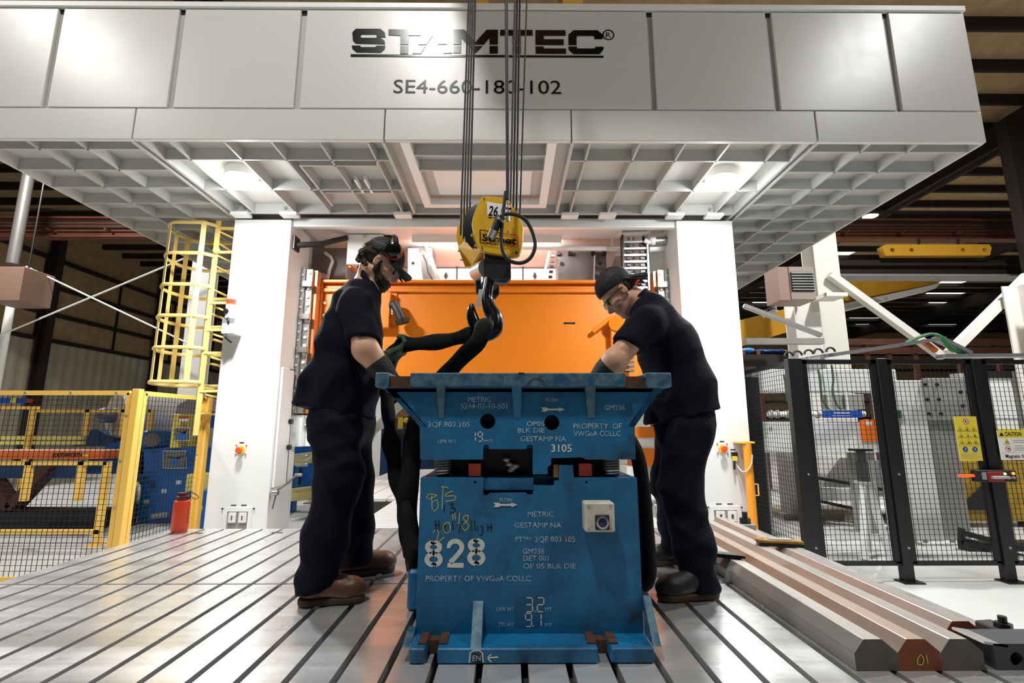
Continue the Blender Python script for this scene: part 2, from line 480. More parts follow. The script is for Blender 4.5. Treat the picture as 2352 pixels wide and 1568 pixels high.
# ---- columns
OUTLET = mat('outlet_white', (222, 221, 214), 0.4)
def column(x0, x1, inner):
    z1 = CZ - 0.03
    # recess for outlets low on the front face
    c = MB().box((x0, COLY0, FLOOR_Z), (x1, COLY1, z1)).build('column', WHITE, press, bevel=0.006)
    return c
colL, colR = column(LX0, LX1, 1), column(RX0, RX1, -1)
# back columns (deeper in, same line)
for (x0, x1) in ((LX0, LX1), (RX0, RX1)):
    MB().box((x0, 9.5, FLOOR_Z), (x1, 10.3, CZ - 0.03)).build('rear_column', WHITE, press)
def col_button(c, px, py):
    p = P(px, py, COLY0)
    x, y, a = Vector((1, 0, 0)), Vector((0, 0, 1)), None
    MB().cyl((p.x, COLY0, p.z), (p.x, COLY0 - 0.012, p.z), 0.045, 20).build('button_plate', mat('estop_yellow', (240, 196, 60), 0.5), c, smooth=True)
    MB().lathe((p.x, COLY0 - 0.012, p.z), (0, -1, 0), [(0.015, 0), (0.015, 0.025), (0.036, 0.028), (0.038, 0.045), (0.030, 0.054), (0.0, 0.056)], 18).build('stop_button', mat('estop_red', (238, 84, 24), 0.35), c, smooth=True, label='orange red emergency stop button')
    m = MB()
    for sx in (-1, 1):
        for sz in (-1, 1):
            m.cyl((p.x + sx * 0.055, COLY0, p.z + sz * 0.05), (p.x + sx * 0.055, COLY0 - 0.012, p.z + sz * 0.05), 0.006, 6)
    m.build('screw', BLACK, c)
    MB().box((p.x - 0.025, COLY0 - 0.003, p.z + 0.075), (p.x + 0.025, COLY0, p.z + 0.085)).build('name_tag', INK, c)
col_button(colL, 554, 1033); col_button(colR, 1659, 1030)
def outlets(c, px0, px1, py0, py1):
    a, b = P(px0, py1, COLY0), P(px1, py0, COLY0)
    MB().box((a.x - 0.04, COLY0 - 0.012, b.z), (b.x + 0.04, COLY0, b.z + 0.045)).box((a.x - 0.04, COLY0 - 0.012, a.z - 0.3), (a.x, COLY0, b.z)).box((b.x, COLY0 - 0.012, a.z - 0.3), (b.x + 0.04, COLY0, b.z)).build('outlet_frame', WHITE, c)
    MB().box((a.x, COLY0 - 0.003, a.z - 0.3), (b.x, COLY0, b.z)).build('outlet_recess', GREYP, c)
    w2 = (b.x - a.x) / 2
    for k in range(2):
        x0 = a.x + w2 * k + 0.02; x1 = a.x + w2 * (k + 1) - 0.01
        o = MB().box((x0, COLY0 - 0.03, b.z - 0.115), (x1, COLY0 - 0.003, b.z - 0.01)).build('outlet_cover', OUTLET, c, bevel=0.004)
        MB().box((x0 + 0.035, COLY0 - 0.033, b.z - 0.085), (x1 - 0.035, COLY0 - 0.03, b.z - 0.04)).build('outlet_socket', mat('socket_dark', (70, 70, 70), 0.5), o)
    for x in (a.x - 0.06, b.x + 0.06):
        MB().cyl((x, COLY0, b.z + 0.03), (x, COLY0 - 0.015, b.z + 0.03), 0.008, 8).build('screw', BLACK, c)
    for k in range(2):
        x = a.x + w2 * (k + 0.5)
        MB().box((x - 0.03, COLY0 - 0.003, b.z + 0.06), (x + 0.03, COLY0, b.z + 0.07)).build('name_tag', INK, c)
outlets(colL, 520, 571, 1174, 1212); outlets(colR, 1641, 1691, 1171, 1206)
# guide ways (gibs) along the inner faces of the columns, each with bolts and shim blocks
def gibs(c, s, xi):
    zb, zt = 0.95, 2.78
    MB().box((xi, 5.98, zb), (xi + s * 0.05, 6.28, zt)).build('gib_backing', GREYP, c)
    g = MB().box((xi + s * 0.05, 6.02, zb), (xi + s * 0.13, 6.22, zt)).build('gib_rail', STEEL, c, bevel=0.004)
    MB().box((xi + s * 0.13, 6.08, zb), (xi + s * 0.17, 6.20, zt)).build('gib_liner', mat('bronze_liner', (196, 128, 84), 0.4, 0.5), c)
    k = 0; z = zb + 0.06
    while z < zt:
        bolt(c, (xi + s * 0.025, 5.98, z), 0.014, (0, -1, 0), 0.012, WSTEEL)
        bolt(c, (xi + s * 0.095, 6.02, z + 0.04), 0.019, (0, -1, 0), 0.02, WSTEEL)
        if k % 4 == 2:
            MB().box((xi + s * 0.03, 5.955, z + 0.055), (xi + s * 0.15, 6.02, z + 0.125)).build('shim_block', STEEL, c)
        z += 0.105; k += 1
gibs(colL, 1, LX1); gibs(colR, -1, RX0)
# service door with lock bars on the inner face of the left column
a, b = Px(636, 1100, LX1), Px(655, 872, LX1)
dz0, dz1 = 0.12, 1.47
d = MB().box((LX1, 5.64, dz0), (LX1 + 0.03, 5.95, dz1)).build('service_door', WHITE, colL, bevel=0.004)
MB().box((LX1 + 0.031, 5.935, dz0 + 0.02), (LX1 + 0.034, 5.945, dz1)).box((LX1 + 0.031, 5.80, dz1 - 0.012), (LX1 + 0.034, 5.945, dz1)).build('door_seal', INK, d)
for z in (0.55, 0.85):
    MB().cyl((LX1 + 0.03, 5.9, z), (LX1 + 0.07, 5.9, z), 0.03, 12).build('door_latch', BLACK, d)
m = MB().cyl((LX1 + 0.03, 5.62, dz0 - 0.05), (LX1 + 0.09, 5.62, dz0 - 0.05), 0.028, 12)
m.tube([(LX1 + 0.07, 5.66, dz0 - 0.02), (LX1 + 0.10, 5.85, dz0 + 0.04), (LX1 + 0.10, 6.05, dz0 + 0.10)], 0.012, 8)
m.tube([(LX1 + 0.07, 5.62, dz0 - 0.06), (LX1 + 0.05, 5.60, dz0 - 0.22)], 0.009, 8).cyl((LX1 + 0.08, 6.05, dz0 + 0.10), (LX1 + 0.16, 6.05, dz0 + 0.10), 0.02, 10)
m.build('lock_bar', STEEL, colL, smooth=True)
# bolted bracket, white trunking and elbow lower on the inside of the column
m = MB().box((LX1, 6.05, 0.55), (LX1 + 0.12, 6.30, 0.93)).box((LX1 + 0.12, 6.1, 0.80), (LX1 + 0.55, 6.32, 0.93))
m.prism([(LX1 + 0.12, 6.15, 0.55), (LX1 + 0.32, 6.15, 0.55), (LX1 + 0.55, 6.15, 0.80), (LX1 + 0.12, 6.15, 0.80)], (0, 0.1, 0))
m.build('gib_bracket', WHITE, colL, bevel=0.004)
m = MB()
for k, (dx, z) in enumerate(((0.10, 0.43), (0.10, 0.33))):
    m.cyl((LX1 + 0.02, 6.2, z), (LX1 + 0.16, 6.2, z), 0.025, 10)
m.tube([(LX1 + 0.24, 6.2, 0.62), (LX1 + 0.24, 6.2, 0.45), (LX1 + 0.10, 6.2, 0.36)], 0.012, 8)
m.build('air_fitting', STEEL, colL, smooth=True)

# ---- crown: outer shell, front panels, fascia strips
PF = CF - 0.012
px_top = (-150, 143, 421, 700, 1490, 1762, 2030, 2210)
xs = [CX0, -4.168, -3.045, -1.914, 1.312, 2.431, 3.537, CX1]
zp0, zp1 = 3.60, 4.627
MB().box((CX0, CF + 0.02, 3.42), (CX1, CB, CT)).build('crown_body', mat('crown_core_paint', (188, 187, 181), 0.45), press)
MB().box((CX0 - 0.01, CF - 0.03, zp1 + 0.012), (CX1 + 0.01, CF + 0.3, CT + 0.035)).build('top_trim', WHITE, press, bevel=0.004)
for i in range(7):
    g = 0.028
    x0 = xs[i] + (g if i else 0); x1 = xs[i + 1] - (g if i < 6 else 0)
    pn = MB().box((x0, PF, zp0 + 0.012), (x1, CF + 0.02, zp1)).build('front_panel', PANEL, press, bevel=0.005)
    if i == 3: main_panel = pn
    MB().box((xs[i + 1] - 0.03, CF + 0.012, zp1 - 0.03), (xs[i + 1] + 0.03, CF + 0.02, zp1 + 0.01)).build('joint_cap', DARK, press) if i < 6 else None
fx = [CX0, -3.34, -1.113, 0.558, 2.758, CX1]
for i in range(5):
    g = 0.006
    MB().box((fx[i] + g, PF - 0.004, CZ), (fx[i + 1] - g, CF + 0.03, zp0)).build('fascia', PANEL, press, bevel=0.004)
MB().box((CX0, CF + 0.02, CZ), (CX0 + 0.02, CB, 3.45)).build('side_skirt', PANEL, press)
MB().box((CX1 - 0.02, CF + 0.02, CZ), (CX1, CB, 3.45)).build('side_skirt', PANEL, press)
# ribs on the underside
RH = 0.30
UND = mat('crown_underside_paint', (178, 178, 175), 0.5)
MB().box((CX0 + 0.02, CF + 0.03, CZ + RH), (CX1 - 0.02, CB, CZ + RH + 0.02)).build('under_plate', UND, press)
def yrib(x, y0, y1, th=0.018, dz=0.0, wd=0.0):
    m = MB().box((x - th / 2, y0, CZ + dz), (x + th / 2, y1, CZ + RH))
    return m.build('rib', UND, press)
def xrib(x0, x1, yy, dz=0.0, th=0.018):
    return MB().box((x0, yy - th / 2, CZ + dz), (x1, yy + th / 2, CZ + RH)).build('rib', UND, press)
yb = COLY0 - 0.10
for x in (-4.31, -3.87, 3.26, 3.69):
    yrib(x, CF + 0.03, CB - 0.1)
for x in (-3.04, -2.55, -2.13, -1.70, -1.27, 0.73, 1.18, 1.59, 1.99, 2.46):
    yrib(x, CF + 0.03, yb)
# paired seams where the crown sections bolt together
for x in (-3.37, -3.29, 2.70, 2.775):
    yrib(x, CF + 0.03, CB - 0.1, 0.028)
for x in (-1.13, 0.57):
    yrib(x, CF + 0.03, yb, 0.03)
for yy in (4.135, 4.50, 4.86, 5.237, 5.62, 6.0, 6.4, 6.8, 7.2, 7.7, 8.3, 9.0, 9.7):
    xrib(CX0 + 0.02, -3.38, yy); xrib(2.785, CX1 - 0.02, yy)
for yy in (4.307, 4.903):
    xrib(-3.28, -1.145, yy); xrib(0.585, 2.69, yy)
xrib(-3.28, 2.69, 5.50, 0.0, 0.03)
# centre hatch: white frame, two ribs, white panel
fr = MB()
hx0, hx1, hy1 = -0.98, 0.43, 5.33
fr.box((hx0, CF + 0.03, CZ + 0.0), (hx0 + 0.085, hy1, CZ + 0.05)).box((hx1 - 0.085, CF + 0.03, CZ), (hx1, hy1, CZ + 0.05)).box((hx0 + 0.085, hy1 - 0.085, CZ), (hx1 - 0.085, hy1, CZ + 0.05))
fr.build('hatch_frame', WHITE, press)
for yy in (4.23, 4.50):
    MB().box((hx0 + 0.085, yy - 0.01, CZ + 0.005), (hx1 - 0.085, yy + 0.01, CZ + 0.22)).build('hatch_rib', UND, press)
MB().box((hx0 + 0.19, 4.52, CZ + 0.10), (hx1 - 0.19, 5.20, CZ + 0.12)).build('hatch_panel', WHITE, press)
MB().box((hx0 + 0.085, 4.51, CZ + 0.17), (hx1 - 0.085, 5.25, CZ + 0.18)).build('hatch_recess', mat('recess_grey', (88, 86, 84), 0.6), press)
# bolted lugs where the crown meets the columns
for x in (-3.20, -2.62, -1.27, 0.73, 1.18, 1.99, 2.46):
    MB().box((x - 0.10, 5.44, CZ - 0.035), (x + 0.10, 5.56, CZ)).build('lug', WHITE, press)
    for dx in (-0.05, 0.05):
        bolt(press, (x + dx, 5.484, CZ + 0.06), 0.02, (0, -1, 0), 0.02, GREYP)
# small electric tray hung between ribs
m = MB().box((-2.05, 4.40, CZ - 0.0), (-1.30, 4.42, CZ + 0.26)).box((-2.05, 4.42, CZ), (-2.03, 5.30, CZ + 0.26)).box((-2.05, 5.0, CZ + 0.02), (-1.30, 5.02, CZ + 0.24))
m.build('cable_tray', UND, press)
for x in (-1.60, -1.50):
    MB().box((x - 0.012, 4.70, CZ + 0.01), (x + 0.012, 5.0, CZ + 0.05)).build('tray_bar', WHITE, press)
# cross beam between the columns with the inner back plate
MB().box((LX1, COLY0 + 0.05, CZ - 0.10), (RX0, COLY0 + 0.12, CZ)).build('lintel', WHITE, press)
INTW = mat('interior_white', (214, 208, 206), 0.45, var=0.25, vscale=2, rgb2=(192, 176, 172))
MB().box((LX1, 5.72, CZ + 0.02), (RX0, 7.6, CZ + 0.05)).build('interior_ceiling', INTW, press)
MB().box((LX1, 7.55, 1.95), (RX0, 7.6, CZ)).build('interior_back', INTW, press)
for x in (-1.03, 0.37):
    MB().box((x - 0.012, 7.53, 1.95), (x + 0.012, 7.55, 2.6)).build('joint_strip', DARK, press)

# ---- lamps under the crown
FLENS = mat('flood_lens', (255, 252, 246), 0.5, emit=45.0)
def flood(x, yy, label):
    t = thing('flood_lamp', label, 'lamp', (x, yy, CZ + 0.0), 'flood lamps under the crown')
    MB().lathe((x, yy, CZ + 0.03), (0, 0, 1), [(0.155, 0), (0.16, 0.02), (0.15, 0.16), (0.13, 0.2), (0.07, 0.24), (0.05, 0.27)], 24).build('housing', PLAST, t, smooth=True)
    MB().lathe((x, yy, CZ + 0.03), (0, 0, -1), [(0.15, 0.0), (0.145, 0.04), (0.11, 0.075), (0.05, 0.09), (0.0, 0.092)], 24).build('lens', FLENS, t, smooth=True)
    MB().box((x - 0.17, yy - 0.02, CZ + 0.14), (x + 0.17, yy + 0.02, CZ + 0.17)).build('bracket', PLAST, t)
    ld = bpy.data.lights.new('flood_light', 'AREA'); ld.shape = 'DISK'; ld.size = 0.28; ld.energy = FLOOD_W; ld.color = (0.96, 0.985, 1.0)
    lo = bpy.data.objects.new('flood_light', ld); COL.objects.link(lo); lo.location = (x, yy, CZ - 0.075); attach(lo, t)
    ld = bpy.data.lights.new('flood_glow', 'POINT'); ld.energy = FLOOD_W * 0.12; ld.shadow_soft_size = 0.05; ld.color = (0.96, 0.985, 1.0)
    lo = bpy.data.objects.new('flood_glow', ld); COL.objects.link(lo); lo.location = (x, yy, CZ - 0.13); attach(lo, t)
flood(-2.78, 4.72, 'bright round lamp under the crown above the left press column')
flood(2.22, 4.72, 'bright round lamp under the crown above the right press column')

# ---- tube lamp added inside the press to brighten the back plate
t = thing('added_work_lamp', 'added slim white work lamp under the press ceiling behind the lintel', 'lamp', (XC, 6.25, 3.20))
MB().box((XC - 1.0, 6.20, 3.22), (XC + 1.0, 6.22, 3.32)).box((XC - 1.0, 6.22, 3.30), (XC + 1.0, 6.34, 3.32)).build('housing', WHITE, t)
MB().cyl((XC - 0.95, 6.28, 3.27), (XC + 0.95, 6.28, 3.27), 0.016, 10).build('tube', mat('tube_glow', (255, 252, 246), 0.5, emit=8.0), t)
ld = bpy.data.lights.new('added_work_light', 'AREA'); ld.shape = 'RECTANGLE'; ld.size = 1.9; ld.size_y = 0.06; ld.energy = 55.0
lo = bpy.data.objects.new('added_work_light', ld); COL.objects.link(lo); lo.location = (XC, 6.30, 3.25); lo.rotation_euler = (R(52), 0, 0); attach(lo, t)

# ---- maker's lettering on the crown
def cp(x, y):                       # coordinates read off an enlarged view of the sign
    return P(784 + x / 3.0, y / 3.0, PF - 0.001)
LOGO = [
 [(100,200),(270,200),(300,225),(305,258),(245,258),(240,238),(140,238),(130,250),(140,262),(270,262),(298,282),(302,305),(100,301),(80,282),(76,225)],
 [(72,315),(130,315),(137,326),(233,326),(245,316),(302,316),(300,337),(272,363),(105,361),(76,337)],
 [(325,203),(550,207),(548,246),(464,246),(463,308),(406,308),(407,246),(325,243)], [(406,318),(463,318),(460,372),(405,371)],
 [(600,207),(660,207),(727,306),(670,306),(628,246),(586,308),(532,308)], [(525,318),(580,318),(548,371),(490,370)], [(676,317),(734,317),(764,366),(704,369)],
 [(772,205),(848,205),(925,290),(1002,206),(1080,207),(1078,308),(1022,308),(1022,262),(982,308),(868,308),(827,262),(827,308),(772,307)],
 [(772,318),(827,318),(825,367),(772,366)], [(878,319),(972,319),(925,369)], [(1022,319),(1078,319),(1078,369),(1022,369)],
 [(1095,207),(1318,208),(1318,246),(1236,246),(1236,309),(1180,309),(1180,246),(1095,246)], [(1180,319),(1236,319),(1236,371),(1180,370)],
 [(1338,209),(1545,210),(1545,247),(1395,247),(1395,272),(1532,272),(1532,311),(1338,310)], [(1338,322),(1395,322),(1395,336),(1548,336),(1548,371),(1340,370)],
 [(1600,210),(1765,210),(1800,240),(1800,270),(1745,270),(1740,248),(1626,248),(1620,258),(1620,311),(1565,311),(1565,240)],
 [(1565,322),(1620,322),(1628,336),(1745,336),(1752,324),(1806,324),(1806,342),(1780,373),(1600,373),(1568,347)],
 [(65,375),(1806,386),(1806,397),(65,391)]]
nm = MB()
for poly in LOGO:
    nm.prism([cp(*q) for q in poly], (0, -0.004, 0))
GLOSSK = mat('gloss_black_vinyl', (9, 9, 10), 0.22, spec=0.3)
nm.build('maker_lettering', GLOSSK, main_panel, label='black maker name lettering with underline')
c = cp(1840, 241); rr = 0.05
MB().ribbon([q for q in circ(c, rr)], 0.011, (0, -1, 0), True, 0.003).build('registered_ring', GLOSSK, main_panel)
text('R', cp(1824, 258), cp(1858, 258), GLOSSK, main_panel, h=0.052, th=0.003)
text('SE4-660-180-102', cp(358, 641), cp(1515, 648), GLOSSK, main_panel, 'model_number', h=(cp(0, 552) - cp(0, 645)).z, th=0.003)

# ---- warning beacon and box on the left column
t = thing('warning_beacon', 'red-topped signal beacon on a grey box at the left column edge', 'beacon', P(525, 790, 5.55))
a = P(526, 745, 5.5)
MB().cyl((a.x, 5.5, P(526, 732, 5.5).z), (a.x, 5.5, P(526, 700, 5.5).z), 0.052, 18).build('beacon_body', PLAST, t, smooth=True)
MB().cyl((a.x, 5.5, P(526, 700, 5.5).z), (a.x, 5.5, P(526, 688, 5.5).z), 0.05, 18).build('beacon_lens', mat('beacon_red', (232, 60, 30), 0.3), t, smooth=True, label='red beacon lens')
MB().box((a.x - 0.06, 5.46, P(526, 748, 5.5).z), (a.x + 0.08, 5.60, P(526, 732, 5.5).z)).build('mount_bracket', GALV, t)
q = P(530, 757, 5.5)
MB().box((q.x - 0.075, 5.44, P(0, 768, 5.5).z), (q.x + 0.075, 5.60, P(0, 744, 5.5).z)).build('junction_box', PLAST, t, bevel=0.008)
MB().tube(spline([(a.x + 0.01, 5.45, P(0, 730, 5.5).z), (a.x + 0.03, 5.43, P(0, 738, 5.5).z), (a.x + 0.03, 5.44, P(0, 745, 5.5).z)]), 0.010, 8).tube(spline([(q.x - 0.03, 5.46, P(0, 768, 5.5).z), (q.x - 0.02, 5.45, P(0, 776, 5.5).z), (q.x + 0.01, 5.52, P(0, 785, 5.5).z)]), 0.011, 8).build('cable', RUBBER, t, smooth=True)
MB().lathe((a.x - 0.02, 5.447, P(0, 716, 5.5).z), (0, -1, 0), [(0.032, 0), (0.030, 0.008), (0.012, 0.01)], 16).build('horn', BLACK, t, smooth=True)

# ================================================================== the orange slide and what hangs around it
SY = 6.30
slide = thing('press_slide', 'orange press slide hanging between the white columns', 'press slide', (XC, SY, 1.42))
a, b = P(712, 1000, SY), P(1532, 1000, SY)
sx0, sx1 = P(712, 650, SY).x + 0.0, P(1530, 650, SY).x
sz1 = P(1100, 646, SY).z
sz0 = 1.42
MB().box((sx0 + 0.19, SY, sz0), (sx1 - 0.19, SY + 1.1, sz1 - 0.04)).build('slide_body', ORANGE, slide, bevel=0.01)
MB().box((sx0 + 0.19, SY - 0.05, sz1 - 0.16), (sx1 - 0.19, SY, sz1 - 0.11)).build('stiffener_bar', ORANGE, slide, bevel=0.008)
MB().box((sx0 + 0.15, SY - 0.08, sz1 - 0.04), (sx1 - 0.15, SY + 1.1, sz1)).build('top_flange', ORANGE, slide, bevel=0.006)
for s, x in ((1, sx0), (-1, sx1)):
    MB().box((x, SY - 0.06, sz0), (x + s * 0.19, SY + 0.9, sz1)).build('guide_shoe', ORANGE, slide, bevel=0.006)
    MB().box((x + s * 0.115, SY - 0.10, sz0), (x + s * 0.16, SY - 0.06, sz1)).build('shoe_strip', ORANGE, slide)
    z = sz0 + 0.1; k = 0
    while z < sz1 - 0.05:
        bolt(slide, (x + s * 0.06, SY - 0.06, z), 0.022, (0, -1, 0), 0.03, ORANGE)
        bolt(slide, (x + s * 0.22, SY, z + 0.03), 0.020, (0, -1, 0), 0.03, WSTEEL); z += 0.17
# slot in the slide front
p = P(1308, 742, SY)
MB().box((p.x - 0.062, SY - 0.004, p.z - 0.012), (p.x + 0.062, SY + 0.02, p.z + 0.012)).cyl((p.x - 0.062, SY - 0.004, p.z), (p.x - 0.062, SY + 0.02, p.z), 0.014, 12).cyl((p.x + 0.062, SY - 0.004, p.z), (p.x + 0.062, SY + 0.02, p.z), 0.014, 12).build('slot', DARK, slide)
# orange junction box with black cable connector, on the slide at the worker's shoulder
a, b = P(858, 752, SY - 0.12), P(897, 670, SY - 0.12)
MB().box((a.x - 0.1, SY - 0.13, a.z), (b.x, SY - 0.002, b.z)).build('slide_box', ORANGE, slide, bevel=0.006)
MB().box((a.x - 0.1, SY - 0.02, a.z - 0.03), (b.x + 0.06, SY - 0.001, b.z + 0.02)).build('box_plate', ORANGE, slide)
q = P(905, 693, SY - 0.1)
m = MB().tube([P(898, 700, SY - 0.1), P(906, 700, SY - 0.12), P(915, 716, SY - 0.14), P(923, 735, SY - 0.14)], [0.05, 0.06, 0.055, 0.06], 12)
m.tube([P(923, 734, SY - 0.14), P(925, 742, SY - 0.14)], [0.095, 0.085], 14)
m.build('cable_connector', RUBBER, slide, smooth=True)
for k in range(6):
    bolt(slide, P(899, 695 + 5 * k, SY - 0.13), 0.012, (1, 0, 0), 0.02, WSTEEL)
# orange lever and bracket on the right part of the slide
m = MB().tube([P(1362, 762, SY - 0.05), P(1392, 738, SY - 0.08), P(1408, 728, SY - 0.08)], 0.03, 10).cyl(P(1416, 742, SY - 0.02), P(1416, 742, SY - 0.14), 0.10, 20)
m.build('slide_lever', ORANGE, slide, smooth=True)
MB().box(P(1405, 800, SY - 0.10), P(1445, 755, SY - 0.001)).build('slide_box', ORANGE, slide, bevel=0.006)
MB().cyl(P(1423, 712, SY - 0.1), P(1424, 728, SY - 0.1), 0.025, 12).build('plunger', CHROME, slide, smooth=True)
# silver/black clamps low on the right, by the worker's arm
for k in range(5):
    MB().cbox(P(1447, 812 + 10 * k, SY - 0.12), (0.09, 0.1, 0.03)).build('clamp_block', STEEL, slide)
for k in range(4):
    q = P(1436, 818 + 11 * k, SY - 0.16); MB().cyl(q, q + Vector((0.05, 0, 0)), 0.02, 10).build('hose_fitting', BLACK, slide)

# connecting rods and counterbalance cylinders above the slide
def rod(px0, px1, py0, py1, Y, m, label, lean=0):
    a, b = P(px0, py1, Y), P(px1, py0, Y)
    t = thing('press_connection', label, 'press part', ((a.x + b.x) / 2, Y, a.z))
    MB().prism([(a.x, Y, a.z), (b.x, Y, a.z), (b.x - lean, Y, b.z), (a.x - lean, Y, b.z)], (0, 0.35, 0)).build('housing', m, t, bevel=0.012)
    return t, a, b
DGREY = mat('oily_grey_casting', (96, 90, 86), 0.4, var=0.5, vscale=5, rgb2=(60, 54, 50))
# left one: dark casting with a pale bolted plate
t, a, b = rod(938, 996, 566, 648, 6.62, DGREY, 'dark connection casting above the slide behind the left worker', 0.02)
MB().prism([P(938, 648, 6.60), P(972, 648, 6.60), P(962, 572, 6.60), P(938, 572, 6.60)], (0, -0.03, 0)).build('bolted_plate', INTW, t)
MB().cyl(P(949, 604, 6.56), P(949, 604, 6.58), 0.022, 12).build('hole', DARK, t)
m = MB().beam(P(978, 562, 6.58), P(1010, 648, 6.58), 0.03, 0.05)
m.build('side_strip', STEEL, t)
MB().tube([P(972, 585, 6.55), P(980, 600, 6.54), P(984, 625, 6.54), P(996, 645, 6.54)], 0.014, 8).build('hose', RUBBER, t, smooth=True)
# right one: brown-grey casting with two holes
t, a, b = rod(1282, 1392, 578, 648, 6.62, DGREY, 'grey connection casting with two round holes above the slide')
for px in (1290, 1379):
    MB().cyl(P(px, 605, 6.60), P(px, 605, 6.62), 0.028, 14).build('hole', DARK, t)
for px in (1283, 1309, 1362, 1388):
    MB().cbox(P(px, 582, 6.59), (0.05, 0.05, 0.05)).build('hex_nut', BLACK, t)
MB().beam(P(1366, 580, 6.60), P(1364, 646, 6.60), 0.012, 0.02).build('weld_edge', INTW, t)
MB().beam(P(1262, 578, 6.56), P(1246, 646, 6.56), 0.05, 0.03).build('side_plate', INTW, t)
for k in range(5):
    MB().cbox(P(1270 - 1.5 * k, 588 + 12 * k, 6.54), (0.05, 0.04, 0.03)).build('sensor', BLACK, t)
m = MB().prism([P(1398, 646, 6.8), P(1430, 646, 6.8), P(1430, 575, 6.8), P(1415, 580, 6.8)], (0, 0.05, 0))
m.build('gusset', INTW, t)
# left grey casting next to the column, with white trunking tube
t, a, b = rod(712, 800, 560, 640, 6.7, mat('brown_grey_paint', (120, 106, 100), 0.5), 'grey bracket casting above the slide by the left column')
MB().tube([P(746, 580, 6.6), P(760, 590, 6.6), P(764, 600, 6.6), P(757, 618, 6.6), P(752, 640, 6.6)], 0.022, 8).build('conduit', WSTEEL, t, smooth=True)
MB().prism([P(716, 640, 6.58), P(752, 640, 6.58), P(750, 630, 6.58), P(716, 620, 6.58)], (0, -0.02, 0)).build('bolted_plate', WSTEEL, t)
# horizontal white pipe with hangers
t = thing('air_pipe', 'white horizontal air pipe hanging above the slide', 'pipe', P(1310, 569, 6.3))
MB().cyl(P(1192, 568, 6.3), P(1432, 571, 6.3), 0.036, 14).build('pipe_run', WHITE, t, smooth=True)
for px in (1287, 1406):
    MB().beam(P(px, 532, 6.3), P(px, 574, 6.3), 0.022, 0.02, (0, 1, 0)).build('hanger', WHITE, t)
    MB().cbox(P(px, 531, 6.3), (0.05, 0.05, 0.015)).build('hanger_foot', WHITE, t)
# sensors and drop rods on the white back plate
for (px, py) in ((1002, 576), (1025, 634), (1228, 634), (1240, 579)):
    q = P(px, py, 7.53)
    MB().cyl(q, q + Vector((0, -0.03, -0.0)), 0.03, 10).cyl(q + Vector((0, -0.02, 0.05)), q + Vector((0, -0.02, -0.05)), 0.014, 8).build('plug', BLACK, press)
for px in (1050, 1201):
    q = P(px, 600, 7.5)
    MB().cyl((q.x, 7.52, 1.95), (q.x, 7.52, P(0, 585, 7.5).z), 0.010, 8).cyl((q.x, 7.52, P(0, 606, 7.5).z), (q.x, 7.52, P(0, 598, 7.5).z), 0.025, 8).build('drop_cable', BLACK, press)

# electric cabinet with warning triangle, fed by a black cable from the column
CBY = 6.15
a, b = P(795, 606, CBY), P(880, 538, CBY)
cab = thing('electric_cabinet', 'white electric cabinet with a yellow warning triangle above the left worker', 'cabinet', (a.x, CBY, a.z))
MB().box((a.x, CBY, a.z), (b.x, CBY + 0.3, b.z)).build('cabinet_body', WHITE, cab, bevel=0.006)
q = P(838, 563, CBY)
MB().prism([P(833, 566, CBY), P(843.5, 566, CBY), P(838.5, 556, CBY)], (0, -0.003, 0)).build('warning_triangle', SIGNY, cab)
MB().ribbon([P(833, 566, CBY), P(843.5, 566, CBY), P(838.5, 556, CBY)], 0.006, (0, -1, 0), True, 0.005).ribbon([P(839, 558, CBY), P(837.5, 562, CBY), P(839, 562, CBY), P(838, 565.3, CBY)], 0.006, (0, -1, 0), False, 0.005).build('warning_symbol', INK, cab)
MB().box(P(833, 545, CBY - 0.004), P(843, 539, CBY)).build('rating_plate', mat('tan_label', (196, 186, 160), 0.5), cab)
MB().box(P(828, 572, CBY - 0.002), P(848, 570, CBY)).build('notice_line', GREYP, cab)
MB().tube([P(878, 540, CBY + 0.1), P(892, 538, CBY + 0.1), P(898, 546, CBY + 0.1), P(896, 560, CBY + 0.1)], 0.05, 10).build('cable_gland', RUBBER, cab, smooth=True)
for px in (802, 822, 850, 884):
    MB().beam(P(px, 522, CBY + 0.1), P(px, 538, CBY + 0.1), 0.03, 0.02, (0, 1, 0)).build('hanger', WHITE, cab)
MB().box(P(800, 614, CBY + 0.05), P(815, 606, CBY + 0.2)).build('gland_plate', ORANGE, cab)
t = thing('cable_bundle', 'thick black cable from the left column to the electric cabinet', 'cable', P(678, 560, 5.75))
MB().tube(spline([P(677, 564, 5.75), P(700, 562, 5.8), P(735, 560, 5.9), P(770, 552, 6.05), P(797, 546, 6.15)], 6), 0.035, 10).build('cable', RUBBER, t, smooth=True)
MB().cbox(P(678, 560, 5.75) + Vector((0.0, 0, 0)), (0.05, 0.16, 0.17)).build('cable_plate', BLACK, t)

